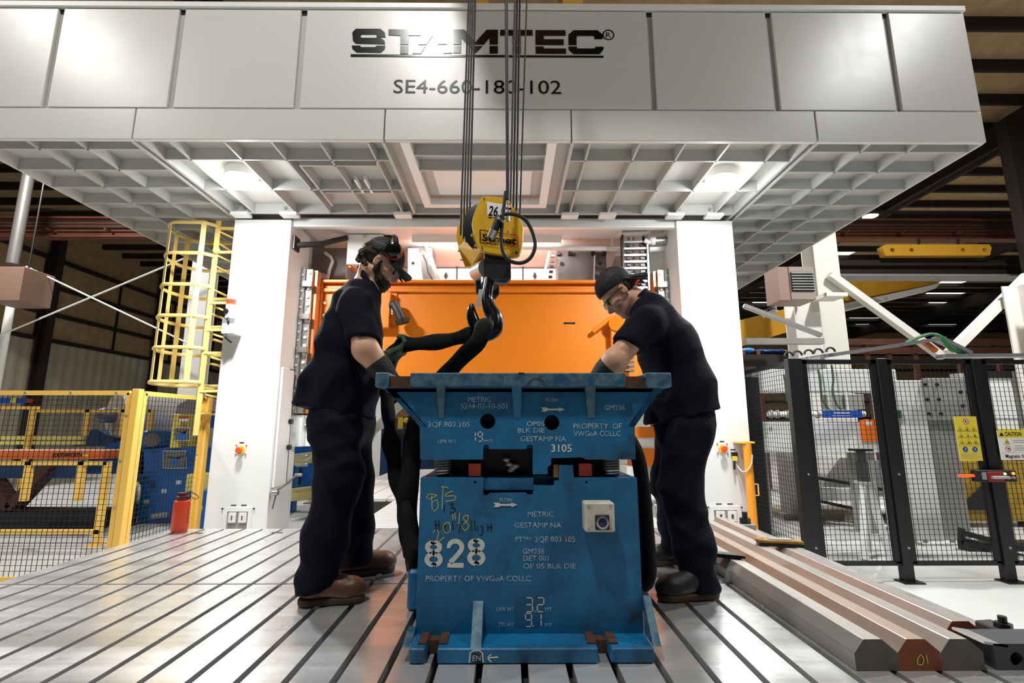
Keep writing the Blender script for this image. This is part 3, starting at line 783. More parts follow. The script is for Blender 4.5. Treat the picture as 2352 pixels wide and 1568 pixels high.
# black drag chain hanging by the right worker's head
t = thing('cable_chain', 'black and grey cable drag chain hanging above the right worker', 'cable chain', P(1460, 620, 6.1))
KY = 6.05
m = MB().beam(P(1418, 540, KY), P(1492, 536, KY), 0.06, 0.04).beam(P(1424, 510, KY), P(1424, 540, KY), 0.05, 0.05, (0, 1, 0)).beam(P(1489, 510, KY), P(1489, 538, KY), 0.05, 0.05, (0, 1, 0))
m.build('hanger_bracket', WHITE, t)
MB().box(P(1434, 522, KY), P(1476, 512, KY + 0.05)).build('junction_box', WHITE, t)
MB().beam(P(1428, 542, KY), P(1432, 660, KY), 0.02, 0.10, (0, 1, 0)).build('side_band', BLACK, t)
MB().beam(P(1484, 542, KY), P(1489, 668, KY), 0.02, 0.10, (0, 1, 0)).build('side_band', GALV, t)
k = 0
for py in range(557, 665, 15):
    sh = (py - 542) / 126.0
    MB().beam(P(1431 + 4 * sh, py, KY), P(1485 + 4 * sh, py - 1, KY), 0.05, 0.026).build('chain_link', GALV, t)
    MB().cbox(P(1442 + 4 * sh, py + 7, KY + 0.03), (0.05, 0.05, 0.035)).cbox(P(1474 + 4 * sh, py + 7, KY + 0.03), (0.06, 0.05, 0.035)).build('chain_stay', BLACK, t)
for px in (1443, 1454, 1477):
    MB().tube([P(px, 528, KY + 0.08), P(px + 1, 580, KY + 0.08), P(px + 4, 668, KY + 0.08)], 0.014, 6).build('hose', GALV if px != 1477 else RUBBER, t, smooth=True)
# stub shaft and grease can by the right column
t = thing('hydraulic_cylinder', 'steel stub cylinder lying between the drag chain and right column', 'cylinder', P(1530, 558, 6.0))
MB().cyl(P(1504, 554, 6.0), P(1550, 552, 6.0), 0.055, 18).build('barrel', STEEL, t, smooth=True)
MB().ball(P(1500, 553, 6.0), 0.06, 14, 8).cyl(P(1494, 558, 6.0), P(1480, 552, 6.0), 0.03, 10).build('rod_eye', WHITE, t, smooth=True)
MB().cyl(P(1490, 571, 6.1), P(1550, 566, 6.1), 0.05, 16).build('return_pipe', WHITE, t, smooth=True)

# ================================================================== slotted bolster plates
BOLT = mat('bolster_steel', (220, 221, 221), 0.25, 0.66, var=0.6, vscale=2.0, rgb2=(156, 152, 148), rvar=0.12, stretch=(0.55, 2.2, 1.0), thr=(0.36, 0.86), bump=0.03, bscale=26)
def _bands(m):
    nt = m.node_tree; b = nt.nodes['Principled BSDF']; src = b.inputs['Base Color'].links[0].from_socket
    tc = nt.nodes.new('ShaderNodeTexCoord'); mp = nt.nodes.new('ShaderNodeMapping'); mp.inputs['Scale'].default_value = (0.25, 5.0, 0.25)
    n = nt.nodes.new('ShaderNodeTexNoise'); n.inputs['Scale'].default_value = 1.6; n.inputs['Detail'].default_value = 5; n.inputs['Roughness'].default_value = 0.7
    geo = nt.nodes.new('ShaderNodeNewGeometry')
    nt.links.new(geo.outputs['Position'], mp.inputs[0]); nt.links.new(mp.outputs[0], n.inputs['Vector'])
    mr = nt.nodes.new('ShaderNodeMapRange'); mr.inputs['From Min'].default_value = 0.40; mr.inputs['From Max'].default_value = 0.66; mr.inputs['To Max'].default_value = 0.26
    nt.links.new(n.outputs['Fac'], mr.inputs['Value'])
    mx = nt.nodes.new('ShaderNodeMix'); mx.data_type = 'RGBA'
    nt.links.new(mr.outputs[0], mx.inputs['Factor']); nt.links.new(src, mx.inputs['A']); mx.inputs['B'].default_value = (*lin((132, 126, 118)), 1)
    # rubbed and oily spots
    n2 = nt.nodes.new('ShaderNodeTexNoise'); n2.inputs['Scale'].default_value = 3.4; n2.inputs['Detail'].default_value = 9; n2.inputs['Roughness'].default_value = 0.75
    nt.links.new(geo.outputs['Position'], n2.inputs['Vector'])
    m2 = nt.nodes.new('ShaderNodeMapRange'); m2.inputs['From Min'].default_value = 0.56; m2.inputs['From Max'].default_value = 0.72; m2.inputs['To Max'].default_value = 0.38
    nt.links.new(n2.outputs['Fac'], m2.inputs['Value'])
    mx2 = nt.nodes.new('ShaderNodeMix'); mx2.data_type = 'RGBA'
    nt.links.new(m2.outputs[0], mx2.inputs['Factor']); nt.links.new(mx.outputs['Result'], mx2.inputs['A']); mx2.inputs['B'].default_value = (*lin((104, 96, 90)), 1)
    nt.links.new(mx2.outputs['Result'], b.inputs['Base Color'])
_bands(BOLT)
BODYD = mat('bolster_core', (48, 44, 42), 0.6)
BX0, BX1, BY0, BYM, BY1 = -2.64, 1.95, 1.30, 2.685, 4.05
bol = thing('press_bolster', 'slotted steel bolster plate under the die and both workers', 'bolster plate', ((BX0 + BX1) / 2, 2.7, FLOOR_Z))
MB().box((BX0, BY0, FLOOR_Z + 0.1), (BX1, BY1, -0.05)).build('bolster_body', BODYD, bol)
# land strips between the T-slots: two rows (the cross seam sits between them)
pitch, sw = 0.1524, 0.025
x_first = Pz(320 / 3.0947, 1340, 0).x
xs_ = [x_first + k * pitch for k in range(-1, 31)]
edges = [BX0] + [x for x in xs_ if BX0 + 0.05 < x < BX1 - 0.05] + [BX1]
for (y0, y1) in ((BY0, BYM - 0.008), (BYM + 0.008, BY1)):
    for i in range(len(edges) - 1):
        x0 = edges[i] + (sw / 2 if i else 0); x1 = edges[i + 1] - (sw / 2 if i < len(edges) - 2 else 0)
        MB().box((x0, y0, -0.05), (x1, y1, 0)).build('land_strip', BOLT, bol)
m = MB()
for (px, py) in ((452, 1224), (637, 1223)):
    q = Pz(px, py, 0); m.box((q.x - 0.04, q.y - 0.012, 0.0), (q.x + 0.04, q.y + 0.012, 0.002))
m.build('lift_hole', DARK, bol)
MB().box((BX0, BY0 - 0.0, FLOOR_Z), (BX1, BY1, FLOOR_Z + 0.1)).build('carriage', BLACK, bol)

BEDM = mat('bed_steel', (236, 235, 231), 0.34, 0.35, var=0.4, vscale=3, rgb2=(200, 198, 192), rvar=0.08)
# plate inside the press and the ribbed bridge between the two
bed = thing('press_bed', 'bright steel bed plate inside the press between the columns', 'bolster plate', (XC, 7.0, FLOOR_Z))
MB().box((-2.1, 5.65, FLOOR_Z), (1.6, 9.4, -0.03)).build('bed_body', BODYD, bed)
for i in range(15):
    x0 = -2.1 + i * 0.2467
    MB().box((x0 + 0.010, 5.65, -0.03), (x0 + 0.237, 9.4, 0.0)).build('land_strip', BEDM, bed)
br = thing('bridge_plate', 'ribbed steel bridge plate between the bolster and the press', 'plate', (XC, 4.7, -0.3))
MB().box((-1.25, 4.08, FLOOR_Z), (1.3, 5.63, -0.03)).build('bridge_body', BODYD, br)
for i in range(24):
    y0 = 4.09 + i * 0.064
    MB().box((-1.25, y0, -0.03), (1.3, y0 + 0.05, -0.004)).build('rib', BEDM, br)

# ================================================================== the blue die set
BLUE = mat('die_blue_paint', (3, 98, 144), 0.5, var=0.85, vscale=7, rgb2=(2, 58, 88), bump=0.12, bscale=70, rvar=0.1, thr=(0.34, 0.80))
def _stain(m):
    """scuffs: dark oil patches and pale rubbed spots of their own shape"""
    nt = m.node_tree; b = nt.nodes['Principled BSDF']; src = b.inputs['Base Color'].links[0].from_socket
    tc = nt.nodes.new('ShaderNodeTexCoord')
    for (sc, lo, hi, col, amt) in ((4.2, 0.55, 0.72, (14, 26, 34), 0.85), (2.0, 0.50, 0.75, (4, 44, 74), 0.7), (42, 0.62, 0.72, (88, 124, 138), 0.5), (75, 0.62, 0.72, (12, 22, 30), 0.75), (18, 0.66, 0.72, (70, 52, 40), 0.55)):
        n = nt.nodes.new('ShaderNodeTexNoise'); n.inputs['Scale'].default_value = sc; n.inputs['Detail'].default_value = 8; n.inputs['Roughness'].default_value = 0.7
        nt.links.new(tc.outputs['Object'], n.inputs['Vector'])
        mr = nt.nodes.new('ShaderNodeMapRange'); mr.inputs['From Min'].default_value = lo; mr.inputs['From Max'].default_value = hi; mr.inputs['To Max'].default_value = amt
        nt.links.new(n.outputs['Fac'], mr.inputs['Value'])
        mx = nt.nodes.new('ShaderNodeMix'); mx.data_type = 'RGBA'
        nt.links.new(mr.outputs[0], mx.inputs['Factor']); nt.links.new(src, mx.inputs['A']); mx.inputs['B'].default_value = (*lin(col), 1)
        src = mx.outputs['Result']
    nt.links.new(src, b.inputs['Base Color'])
_stain(BLUE)
WORN = mat('worn_die_edge', (74, 104, 116), 0.55, 0.1, var=0.95, vscale=22, rgb2=(6, 64, 96), thr=(0.40, 0.60))
RUST = mat('rusty_steel', (92, 60, 40), 0.6, 0.3, var=0.8, vscale=14, rgb2=(44, 34, 30))
STENCIL = mat('stencil_white', (206, 204, 190), 0.6, var=0.5, vscale=60, rgb2=(120, 150, 160))
STAMP = mat('stamped_letters', (176, 188, 190), 0.6, var=0.75, vscale=45, rgb2=(70, 120, 150), thr=(0.4, 0.62))
FY, DY1 = 1.94, 3.05
F = lambda x, y: P(x, y, FY)

# ---- upper half
up = thing('upper_die', 'upper half of the blue blanking die with flared top flange', 'die', (XC, 2.4, 0.62))
outer = [F(x, y) for x, y in ((886, 892), (1519, 892), (1458, 978), (1460, 1055), (1346, 1055), (1337, 1050), (1266, 1052), (1266, 1066), (1258, 1072), (1258, 1089), (1224, 1089), (1224, 1024), (1217, 1020), (1210, 1024), (1209, 1031), (1124, 1031), (1122, 1022), (1115, 1020), (1110, 1025), (1109, 1055), (965, 1055), (964, 980))]
plate('front_plate', BLUE, outer, [circ(F(1120, 967), 0.030), circ(F(1268, 970), 0.030)], (0, 0.07, 0), up)
zt, zb_ = F(1200, 893).z, F(1200, 1055).z
xl, xr = F(965, 1000).x, F(1459, 1000).x
MB().box((xl, FY + 0.07, zb_ + 0.04), (xr, DY1, zt)).build('die_body', BLUE, up)
for (px, py) in ((1120, 967), (1268, 970)):
    q = F(px, py); MB().cyl((q.x, FY + 0.066, q.z), (q.x, FY + 0.07, q.z), 0.030, 18).build('bore', DARK, up)
# top flange: blue bar with grey lugs and dark clamp slots
fl0, fl1 = F(868, 858), F(1535, 890)
zf0, zf1 = fl1.z + 0.002, fl0.z
YF = 1.90
MB().box((F(947, 860).x, YF, zf0), (F(1432, 860).x, DY1 + 0.03, zf1)).build('top_flange', WORN, up, bevel=0.004)
MB().box((F(886, 892).x, FY + 0.0, zf0 - 0.02), (F(1519, 892).x, FY + 0.05, zf0 + 0.005)).build('flange_web', BLUE, up)
for (x0, x1) in ((868, 898), (1478, 1535)):
    MB().box((F(x0, 860).x, YF, zf0 - 0.004), (F(x1, 860).x, YF + 0.16, zf1 + 0.002)).build('clamp_lug', WORN, up, bevel=0.006)
for (x0, x1) in ((898, 947), (1432, 1478)):
    MB().box((F(x0, 860).x, YF + 0.02, zf0 - 0.004), (F(x1, 860).x, YF + 0.18, zf1 - 0.012)).build('clamp_slot', RUST, up)
MB().box((F(1190, 860).x, YF - 0.001, zf1 - 0.008), (F(1204, 860).x, YF + 0.02, zf1 + 0.001)).build('notch', DARK, up)
q = P(1232, 880, YF); MB().ribbon([P(1212 + 0, 888, YF)] + [P(1232 + 20 * math.cos(t), 889 - 20 * math.sin(t), YF) for t in np.linspace(math.pi, 0, 10)], 0.004, (0, -1, 0)).build('arc_mark', RUST, up)
# gussets under the flange
for (x0, x1) in ((1002, 1022), (1175, 1198), (1344, 1368)):
    pts = [P(x0, 886, FY - 0.03), P(x1, 886, FY - 0.03), P(x1 - 2, 960, FY - 0.002), P(x0 + 6, 960, FY - 0.002)]
    MB().prism(pts, (0, 0.03, 0)).build('gusset', WORN if x0 != 1175 else BLUE, up)
# slanting side webs of the flare
for (x0, x1) in ((886, 964), (1519, 1458)):
    a, b = F(x0, 892), F(x1, 980)
    MB().prism([a, b, (b.x + (0.03 if x0 < 1000 else -0.03), FY, b.z), (a.x + (0.03 if x0 < 1000 else -0.03), FY, a.z)], (0, 0.16, 0)).build('flare_web', BLUE, up)
# lettering stamped on the upper half
N0 = (0, -1, 0)
def T(s, x0, x1, yb, yt, m=STAMP, par=None, bold=0.0):
    a, b = F(x0, yb), F(x1, yb)
    return text(s, a, b, m, par, h=(F(x0, yt) - a).z, th=0.0012, bold=bold)
for a in (('METRIC', 1075, 1128, 923, 911), ('5244-02-10-501', 1058, 1165, 938, 926), ('FLOW', 1254, 1282, 922, 914), ('GM238', 1388, 1435, 941, 930), ('3QF.803.105', 983, 1079, 980, 968),
          ('OP05', 1210, 1250, 978, 967), ('BLK DIE', 1189, 1251, 993, 982), ('GESTAMP NA', 1196, 1300, 1013, 1001), ('PROPERTY  OF', 1317, 1428, 984, 972), ('VWGoA COLLC', 1318, 1425, 1001, 989),
          ('UPR WT', 1006, 1048, 1017, 1009), ('M/T', 1112, 1132, 1015, 1009)):
    T(*a, par=up)
T('3105', 1266, 1313, 1037, 1020, STENCIL, up, 0.012)
def arrow(x0, x1, yc, par, m):
    h = 7.0
    poly = [(x0, yc - 5), (x0 + 12, yc - 5), (x0 + 16, yc - 2), (x1 - 15, yc - 2.2), (x1 - 14, yc - 5), (x1, yc), (x1 - 14, yc + 5), (x1 - 15, yc + 2.2), (x0 + 16, yc + 2), (x0 + 12, yc + 5), (x0, yc + 5), (x0 + 5, yc)]
    MB().prism([P(x, y, FY - 0.001) for x, y in poly], (0, -0.0015, 0)).build('flow_arrow', m, par)
arrow(1242, 1298, 940, up, STENCIL)
SEG = {'1': 'bc', '2': 'abged', '3': 'abgcd', '9': 'abcdfg'}
def seven(s, x0, y0, wd, ht, gap, par, m=STENCIL, lw=0.0042):
    mb = MB(); x = x0
    for ch in s:
        if ch == '.':
            c = F(x - gap * 0.4, y0 + ht); mb.ribbon([F(x - gap * 0.5 - 1, y0 + ht - 1), F(x - gap * 0.5 + 1.5, y0 + ht - 1)], lw, N0); continue
        e = 1.6; xm, ym = x + wd, y0 + ht / 2
        sg = {'a': ((x + e, y0), (xm - e, y0)), 'b': ((xm, y0 + e), (xm, ym - e)), 'c': ((xm, ym + e), (xm, y0 + ht - e)), 'd': ((x + e, y0 + ht), (xm - e, y0 + ht)),
              'e': ((x, ym + e), (x, y0 + ht - e)), 'f': ((x, y0 + e), (x, ym - e)), 'g': ((x + e, ym), (xm - e, ym))}
        for k in SEG[ch]:
            mb.ribbon([F(*sg[k][0]), F(*sg[k][1])], lw, N0)
        x += wd + gap
    mb.build('stencil_digits', m, par)
seven('19', 1082, 992, 10, 21, 6, up)

# ---- between the halves: springs, red stops, added dark filler
mid = MB().box((F(1000, 1060).x, FY + 0.10, F(0, 1096).z), (F(1425, 1060).x, DY1 - 0.1, zb_ + 0.05)).build('dark_filler', DARK, up)  # black block added so no back light shows through the gap
for (x0, x1, g) in ((1075, 1103, 0), (1332, 1362, 1)):
    MB().box((F(x0, 1094).x, FY + 0.02, F(0, 1095).z), (F(x1, 1094).x, FY + 0.10, F(0, 1066).z)).build('stop_block', mat('red_stop', (176, 52, 28), 0.5), up, label='red stop block')
for (xc) in (1017, 1404):
    z0, z1 = F(0, 1094).z, F(0, 1056).z + 0.01
    c = P(xc, 1075, FY + 0.05); pts = [(c.x + 0.032 * math.cos(t), FY + 0.06 + 0.032 * math.sin(t), lerp(z0, z1, t / (2 * math.pi * 7))) for t in np.linspace(0, 2 * math.pi * 7, 90)]
    MB().tube(pts, 0.0045, 6).build('spring', STEEL, up, smooth=True)
    MB().cyl((c.x, FY + 0.06, z0), (c.x, FY + 0.06, z1), 0.020, 12).build('guide_pin', BLACK, up)
MB().box((F(1272, 1068).x, FY + 0.015, F(0, 1098).z), (F(1283, 1068).x, FY + 0.06, F(0, 1068).z)).build('brass_shim', mat('brass', (150, 112, 62), 0.4, 0.6), up)
q = P(1170, 1075, FY + 0.02)
m = MB()
for k, (dx, dz) in enumerate(((-0.012, 0.028), (0.0, 0.010), (0.016, -0.004), (0.006, -0.014), (0.026, 0.004))):
    m.ball((q.x + dx, FY + 0.08, q.z + dz), (0.017, 0.014, 0.010), 8, 6)
m.build('wrapped_part', mat('cling_wrap', (190, 190, 186), 0.15, 0.6), up, smooth=True)

# ---- lower half
lo = thing('lower_die', 'lower half of the blue blanking die with stencilled 828 on its face', 'die', (XC, 2.4, 0))
yb0 = 1452
outer = [F(x, y) for x, y in ((966, 1097), (1110, 1097), (1110, 1136), (1117, 1139), (1124, 1134), (1208, 1133), (1214, 1138), (1224, 1137), (1227, 1115), (1272, 1115), (1274, 1104), (1284, 1104), (1284, 1068), (1316, 1068), (1318, 1097), (1463, 1097), (1479, 1462), (954, 1462))]
plate('front_plate', BLUE, outer, [circ(F(1091, 1107), 0.005, n=10), circ(F(1347, 1107), 0.005, n=10)], (0, 0.07, 0), lo)
zl = F(0, 1097).z
MB().box((F(958, 1400).x + 0.004, FY + 0.07, 0.02), (F(1474, 1400).x - 0.004, DY1, zl)).build('die_body', BLUE, lo)
MB().box((F(1110, 1097).x, FY + 0.03, F(0, 1128).z), (F(1226, 1097).x, FY + 0.09, F(0, 1100).z)).build('drawer_block', BLUE, lo)
# base flange with clamp slots, ledge and end ribs
bx0, bx1 = P(940, 1500, 1.82).x, P(1503, 1500, 1.82).x
s0, s1 = (P(975, 1500, 1.82).x, P(1004, 1500, 1.82).x), (P(1374, 1500, 1.82).x, P(1404, 1500, 1.82).x)
cuts = [bx0, s0[0], s0[1], s1[0], s1[1], bx1]
for i in (0, 2, 4):
    MB().box((cuts[i], 1.82, 0.002), (cuts[i + 1], FY + 0.03, 0.05)).build('base_flange', BLUE, lo, bevel=0.004)
for (a, b) in (s0, s1):
    MB().box((a, 1.90, 0.002), (b, FY + 0.0, 0.045)).build('clamp_slot', RUST, lo)
    MB().box((a - 0.03, 1.85, 0.050), (a, FY, 0.056)).box((b, 1.85, 0.050), (b + 0.03, FY, 0.056)).build('clamp_pad', RUST, lo)
MB().box((bx0 + 0.01, FY, 0.0), (bx1 - 0.01, DY1, 0.05)).build('base_plate', BLUE, lo)
# upright rib near the left and the slanted end ribs
xr0, xr1 = F(1087, 1400).x, F(1110, 1400).x
MB().prism([(xr0, FY, F(0, 1382).z), (xr1, FY, F(0, 1382).z), (xr1, 1.825, 0.05), (xr0, 1.825, 0.05)], (0, 0.01, 0)).prism([(xr0, FY, F(0, 1382).z), (xr0, 1.83, 0.05), (xr0, FY, 0.05)], (xr1 - xr0, 0, 0)).build('stiffening_rib', WORN, lo)
for s, px in ((1, 1478), (-1, 957)):
    x = F(px, 1400).x
    MB().prism([(x, FY, F(0, 1370 if s > 0 else 1440).z), (x, 1.83, 0.05), (x, FY, 0.05)], (s * 0.028, 0, 0)).build('end_rib', WORN, lo)
for a in (('FLOW', 1148, 1177, 1152, 1143), ('METRIC', 1212, 1272, 1186, 1174), ('GESTAMP NA', 1182, 1289, 1211, 1199), ('PT', 1184, 1200, 1244, 1232), ('No', 1203, 1220, 1238, 1231), ('3QF 803 105', 1229, 1321, 1244, 1231),
          ('GM238', 1201, 1250, 1271, 1259), ('DET 001', 1202, 1260, 1287, 1275), ('OP 05 BLK DIE', 1202, 1323, 1305, 1293), ('PROPERTY OF VWGoA COLLC', 978, 1219, 1334, 1321), ('LWR WT', 1140, 1181, 1403, 1393), ('MT', 1252, 1268, 1403, 1394),
          ('TTL WT', 1144, 1181, 1438, 1429), ('MT', 1252, 1268, 1438, 1430)):
    T(*a, par=lo)
arrow(1133, 1189, 1159, lo, STENCIL)
seven('3.2', 1208, 1372, 15, 32, 11, lo); seven('9.1', 1207, 1408, 14, 30, 8, lo)
MB().prism([F(1183, 1369), F(1247, 1369), F(1250, 1440), (F(1183, 1440))], (0, -0.0005, 0)).build('dark_patch', mat('dark_blue_patch', (4, 76, 114), 0.5), lo)
# stencilled 828
def stencil8(cx, cy, wd, ht, par):
    mb = MB()
    for s in (-1, 1):
        pts = []
        for t in np.linspace(80, 268, 12):
            pts.append((cx + s * (-1) * (wd * 0.34) * math.cos(R(t)) * 1.0, cy - ht * 0.24 - ht * 0.17 * math.sin(R(t))))
        for t in np.linspace(92, 280, 12):
            pts.append((cx + s * (-1) * (wd * 0.37) * math.cos(R(t)), cy + ht * 0.21 - ht * 0.20 * math.sin(R(t))))
        pts = [(max(x, cx + 2.4) if s > 0 else min(x, cx - 2.4), y) for x, y in pts]
        mb.ribbon([F(x, y) for x, y in pts], 0.0175, N0)
    mb.build('stencil_digit', STENCIL, par)
stencil8(996, 1271, 42, 62, lo); stencil8(1094, 1267, 42, 64, lo)
mb = MB(); pts = [(1027, 1253)] + [(1046 + 15 * math.cos(R(t)), 1256 - 14 * math.sin(R(t))) for t in range(170, -40, -20)] + [(1048, 1277), (1034, 1291)]
mb.ribbon([F(x, y) for x, y in pts], 0.0175, N0); mb.ribbon([F(1028, 1297), F(1065, 1298)], 0.0175, N0)
mb.build('stencil_digit', STENCIL, lo)
# chalk and marker scribbles
CHALK = mat('yellow_chalk', (196, 186, 70), 0.8, var=0.6, vscale=70, rgb2=(90, 130, 100)); MARK = mat('black_marker', (12, 22, 36), 0.6)
def scribble(lines, m, wd, nm):
    mb = MB()
    for L in lines:
        mb.ribbon(spline([F(880 + x / 3.409, 1080 + y / 3.409) for x, y in L], 5), wd, N0)
    mb.build(nm, m, lo)
scribble([[(340, 220), (360, 185), (420, 195), (380, 215), (355, 225)], [(380, 195), (385, 310)], [(385, 250), (420, 230), (430, 290), (395, 320)], [(470, 120), (462, 300)], [(455, 125), (510, 135)], [(545, 160), (500, 180), (490, 200), (560, 200), (560, 230), (490, 240)],
          [(545, 335), (548, 385)], [(562, 330), (566, 385)], [(600, 330), (590, 440)], [(660, 350), (625, 370), (670, 430), (640, 470), (620, 430), (660, 390), (665, 345)],
          [(390, 490), (410, 465), (435, 480), (425, 530), (435, 555), (480, 520)], [(500, 405), (470, 440), (490, 490), (525, 470), (520, 415), (500, 405)]], CHALK, 0.0032, 'chalk_marks')
scribble([[(480, 270), (478, 330)], [(515, 265), (550, 260), (535, 290), (565, 300), (555, 330), (520, 330)], [(410, 390), (415, 470)], [(435, 385), (440, 470)], [(405, 430), (445, 425)], [(460, 440), (490, 430), (470, 460), (490, 470)], [(545, 400), (550, 470)], [(575, 430), (600, 430), (595, 490)], [(620, 400), (625, 470)], [(690, 390), (695, 475)], [(715, 385), (720, 475)], [(740, 430), (742, 475)], [(760, 440), (780, 440), (775, 500), (755, 505)], [(820, 420), (820, 480)], [(845, 415), (848, 480)], [(815, 450), (855, 445)]], MARK, 0.0045, 'marker_scribble')
# white boxed mark and arrow on the base flange
Bf = lambda x, y: P(x, y, 1.82)
MB().ribbon([Bf(1078, 1521), Bf(1080, 1498), Bf(1088, 1493), Bf(1102, 1493), Bf(1108, 1500), Bf(1110, 1521)], 0.005, N0).ribbon([Bf(1118, 1510), Bf(1144, 1508)], 0.005, N0).ribbon([Bf(1128, 1502), Bf(1118, 1510), Bf(1129, 1519)], 0.005, N0).build('paint_mark', STENCIL, lo)
MB().box(Bf(1084, 1520) + Vector((0, -0.0012, 0)), Bf(1106, 1500)).build('dark_patch', MARK, lo)
text('EN', Bf(1086, 1517), Bf(1104, 1516), STENCIL, lo, h=0.018, th=0.003)
# push-button box on the face
a, b = P(1344, 1222, FY - 0.07), P(1411, 1154, FY - 0.07)
t = thing('button_box', 'white control box with a dark blue button on the lower die', 'control box', (a.x, FY - 0.04, a.z))
MB().box((a.x, FY - 0.07, a.z), (b.x, FY - 0.001, b.z)).build('box_body', mat('old_white_box', (198, 192, 178), 0.5, var=0.6, vscale=22, rgb2=(130, 122, 108)), t, bevel=0.005)
q = P(1383, 1199, FY - 0.07)
MB().box((q.x - 0.026, FY - 0.0755, q.z - 0.026), (q.x + 0.026, FY - 0.07, q.z + 0.026)).build('button_plate', BLACK, t, bevel=0.002)
MB().lathe((q.x, FY - 0.0755, q.z), N0, [(0.023, 0), (0.023, 0.006), (0.018, 0.007)], 18).build('button_ring', STEEL, t, smooth=True)
MB().lathe((q.x, FY - 0.0755, q.z), N0, [(0.017, 0.004), (0.016, 0.009), (0.0, 0.010)], 18).build('push_button', mat('button_blue', (14, 24, 70), 0.25), t, smooth=True)
for (x, y) in ((1352, 1161), (1403, 1161), (1352, 1216), (1403, 1216)):
    bolt(t, P(x, y, FY - 0.07), 0.005, N0, 0.003, GREYP, 'screw')
# lifting trunnions with steel pins, one on each side of the lower die
for s, px in ((-1, 960), (1, 1475)):
    xb = F(px, 1350).x
    yk = 2.30
    MB().box((xb, yk, 0.0), (xb + s * 0.11, yk + 0.42, 0.17)).build('lifting_lug', BLUE, lo, bevel=0.012)
    MB().cyl((xb, yk + 0.12, 0.21), (xb + s * 0.135, yk + 0.12, 0.21), 0.030, 16).cyl((xb + s * 0.115, yk + 0.12, 0.21), (xb + s * 0.130, yk + 0.12, 0.21), 0.078, 22).build('lifting_pin', RUST, lo, smooth=True)

# ================================================================== hook block, ropes and slings
HY = 2.60                          # depth of the hook plane
H = lambda x, y, d=0.0: P(x, y, HY + d)
hb = thing('hook_block', 'yellow hook block with 26.5T plate and black crane hook', 'hook block', H(1130, 790))
# near cover plate (turned a little away from the camera: left edge further back)
def cov(x, y, off=0.0):
    t = (x - 1080) / 125.0
    return P(x, y, HY + 0.02 - 0.06 * t + off)
outl = [(1106, 452), (1112, 450), (1150, 453), (1171, 462), (1176, 474), (1190, 488), (1201, 518), (1200, 552), (1196, 572), (1192, 584), (1186, 589), (1175, 590), (1120, 580), (1104, 576), (1098, 568), (1086, 533), (1083, 515), (1086, 498), (1096, 472)]
MB().prism([cov(*q) for q in outl], (0.006, 0.035, 0.0)).build('cover_plate', HOISTY, hb, bevel=0.004)
# raised pressing in the cover
MB().prism([cov(x, y, -0.004) for x, y in ((1113, 462), (1166, 470), (1178, 505), (1180, 560), (1118, 548), (1108, 505))], (0, 0.006, 0)).build('cover_pressing', HOISTY, hb, bevel=0.003)
# the far cover and the slanted guard on the left
fo = [(x - 28, y + 16) for x, y in outl]
MB().prism([P(x - 8, y + 8, HY + 0.36) for x, y in fo], (0, 0.03, 0)).build('cover_plate', HOISTY, hb, bevel=0.004)
g = [cov(1086, 533, 0.03), cov(1104, 576, 0.03), P(1082, 612, HY + 0.34), P(1068, 613, HY + 0.34), P(1052, 568, HY + 0.34)]
MB().add([*g, *[q + Vector((0.025, 0.02, 0.02)) for q in g]], [(0, 1, 2, 3, 4), (9, 8, 7, 6, 5)] + [(i, (i + 1) % 5, 5 + (i + 1) % 5, 5 + i) for i in range(5)]).build('rope_guard', HOISTY, hb)
for (x, y, d) in ((1086, 545, 0.05), (1094, 568, 0.05), (1056, 580, 0.33), (1062, 600, 0.33)):
    bolt(hb, P(x, y, HY + d) + Vector((0, -0.02, 0)), 0.006, (-0.5, -0.8, 0), 0.012, STEEL)
# sheaves
for d in (0.10, 0.17, 0.24):
    c = P(1128, 522, HY + d)
    MB().lathe((c.x, HY + d - 0.025, c.z), (0, 1, 0), [(0.155, 0), (0.165, 0.004), (0.14, 0.02), (0.14, 0.03), (0.165, 0.046), (0.155, 0.05)], 28).build('sheave', BLACK, hb, smooth=True)
for (x, y, r) in ((1112, 456, 0.004), (1171, 468, 0.004), (1107, 569, 0.005), (1186, 580, 0.008), (1125, 500, 0.006), (1167, 531, 0.007)):
    bolt(hb, cov(x, y, -0.002), r, N0, 0.004, RUST if r != 0.007 else STEEL)
# 26.5T plate and maker's badge
def cq(x, y, off=-0.007): return cov(x, y, off)
MB().prism([cq(x, y) for x, y in ((1118, 463), (1172, 472), (1172, 501), (1120, 497))], (0, -0.0015, 0)).build('capacity_plate', SIGNW, hb)
nb = (cq(1172, 500) - cq(1120, 497)).cross(Vector((0, 0, 1))); nb = nb if nb.y < 0 else -nb
text('26.5T', cq(1121, 495), cq(1171, 500), INK, hb, 'capacity_text', h=0.058, nrm=nb, th=0.003, bold=0.02)
MB().ribbon([cq(1103, 528), cq(1148, 535)], 0.005, nb, th=0.002).ribbon([cq(1103, 528), cq(1103, 557)], 0.006, nb, th=0.002).ribbon([cq(1103, 557), cq(1146, 562)], 0.005, nb, th=0.002).build('badge_border', INK, hb)
MB().ribbon([cq(1152, 536), cq(1189, 541)], 0.005, nb, th=0.002).ribbon([cq(1189, 541), cq(1189, 567)], 0.006, nb, th=0.002).ribbon([cq(1189, 567), cq(1150, 562)], 0.005, nb, th=0.002).build('badge_border', REDP, hb)
text('Street', cq(1106, 553), cq(1186, 562), INK, hb, 'badge_text', h=0.040, nrm=nb, th=0.003, bold=0.03)
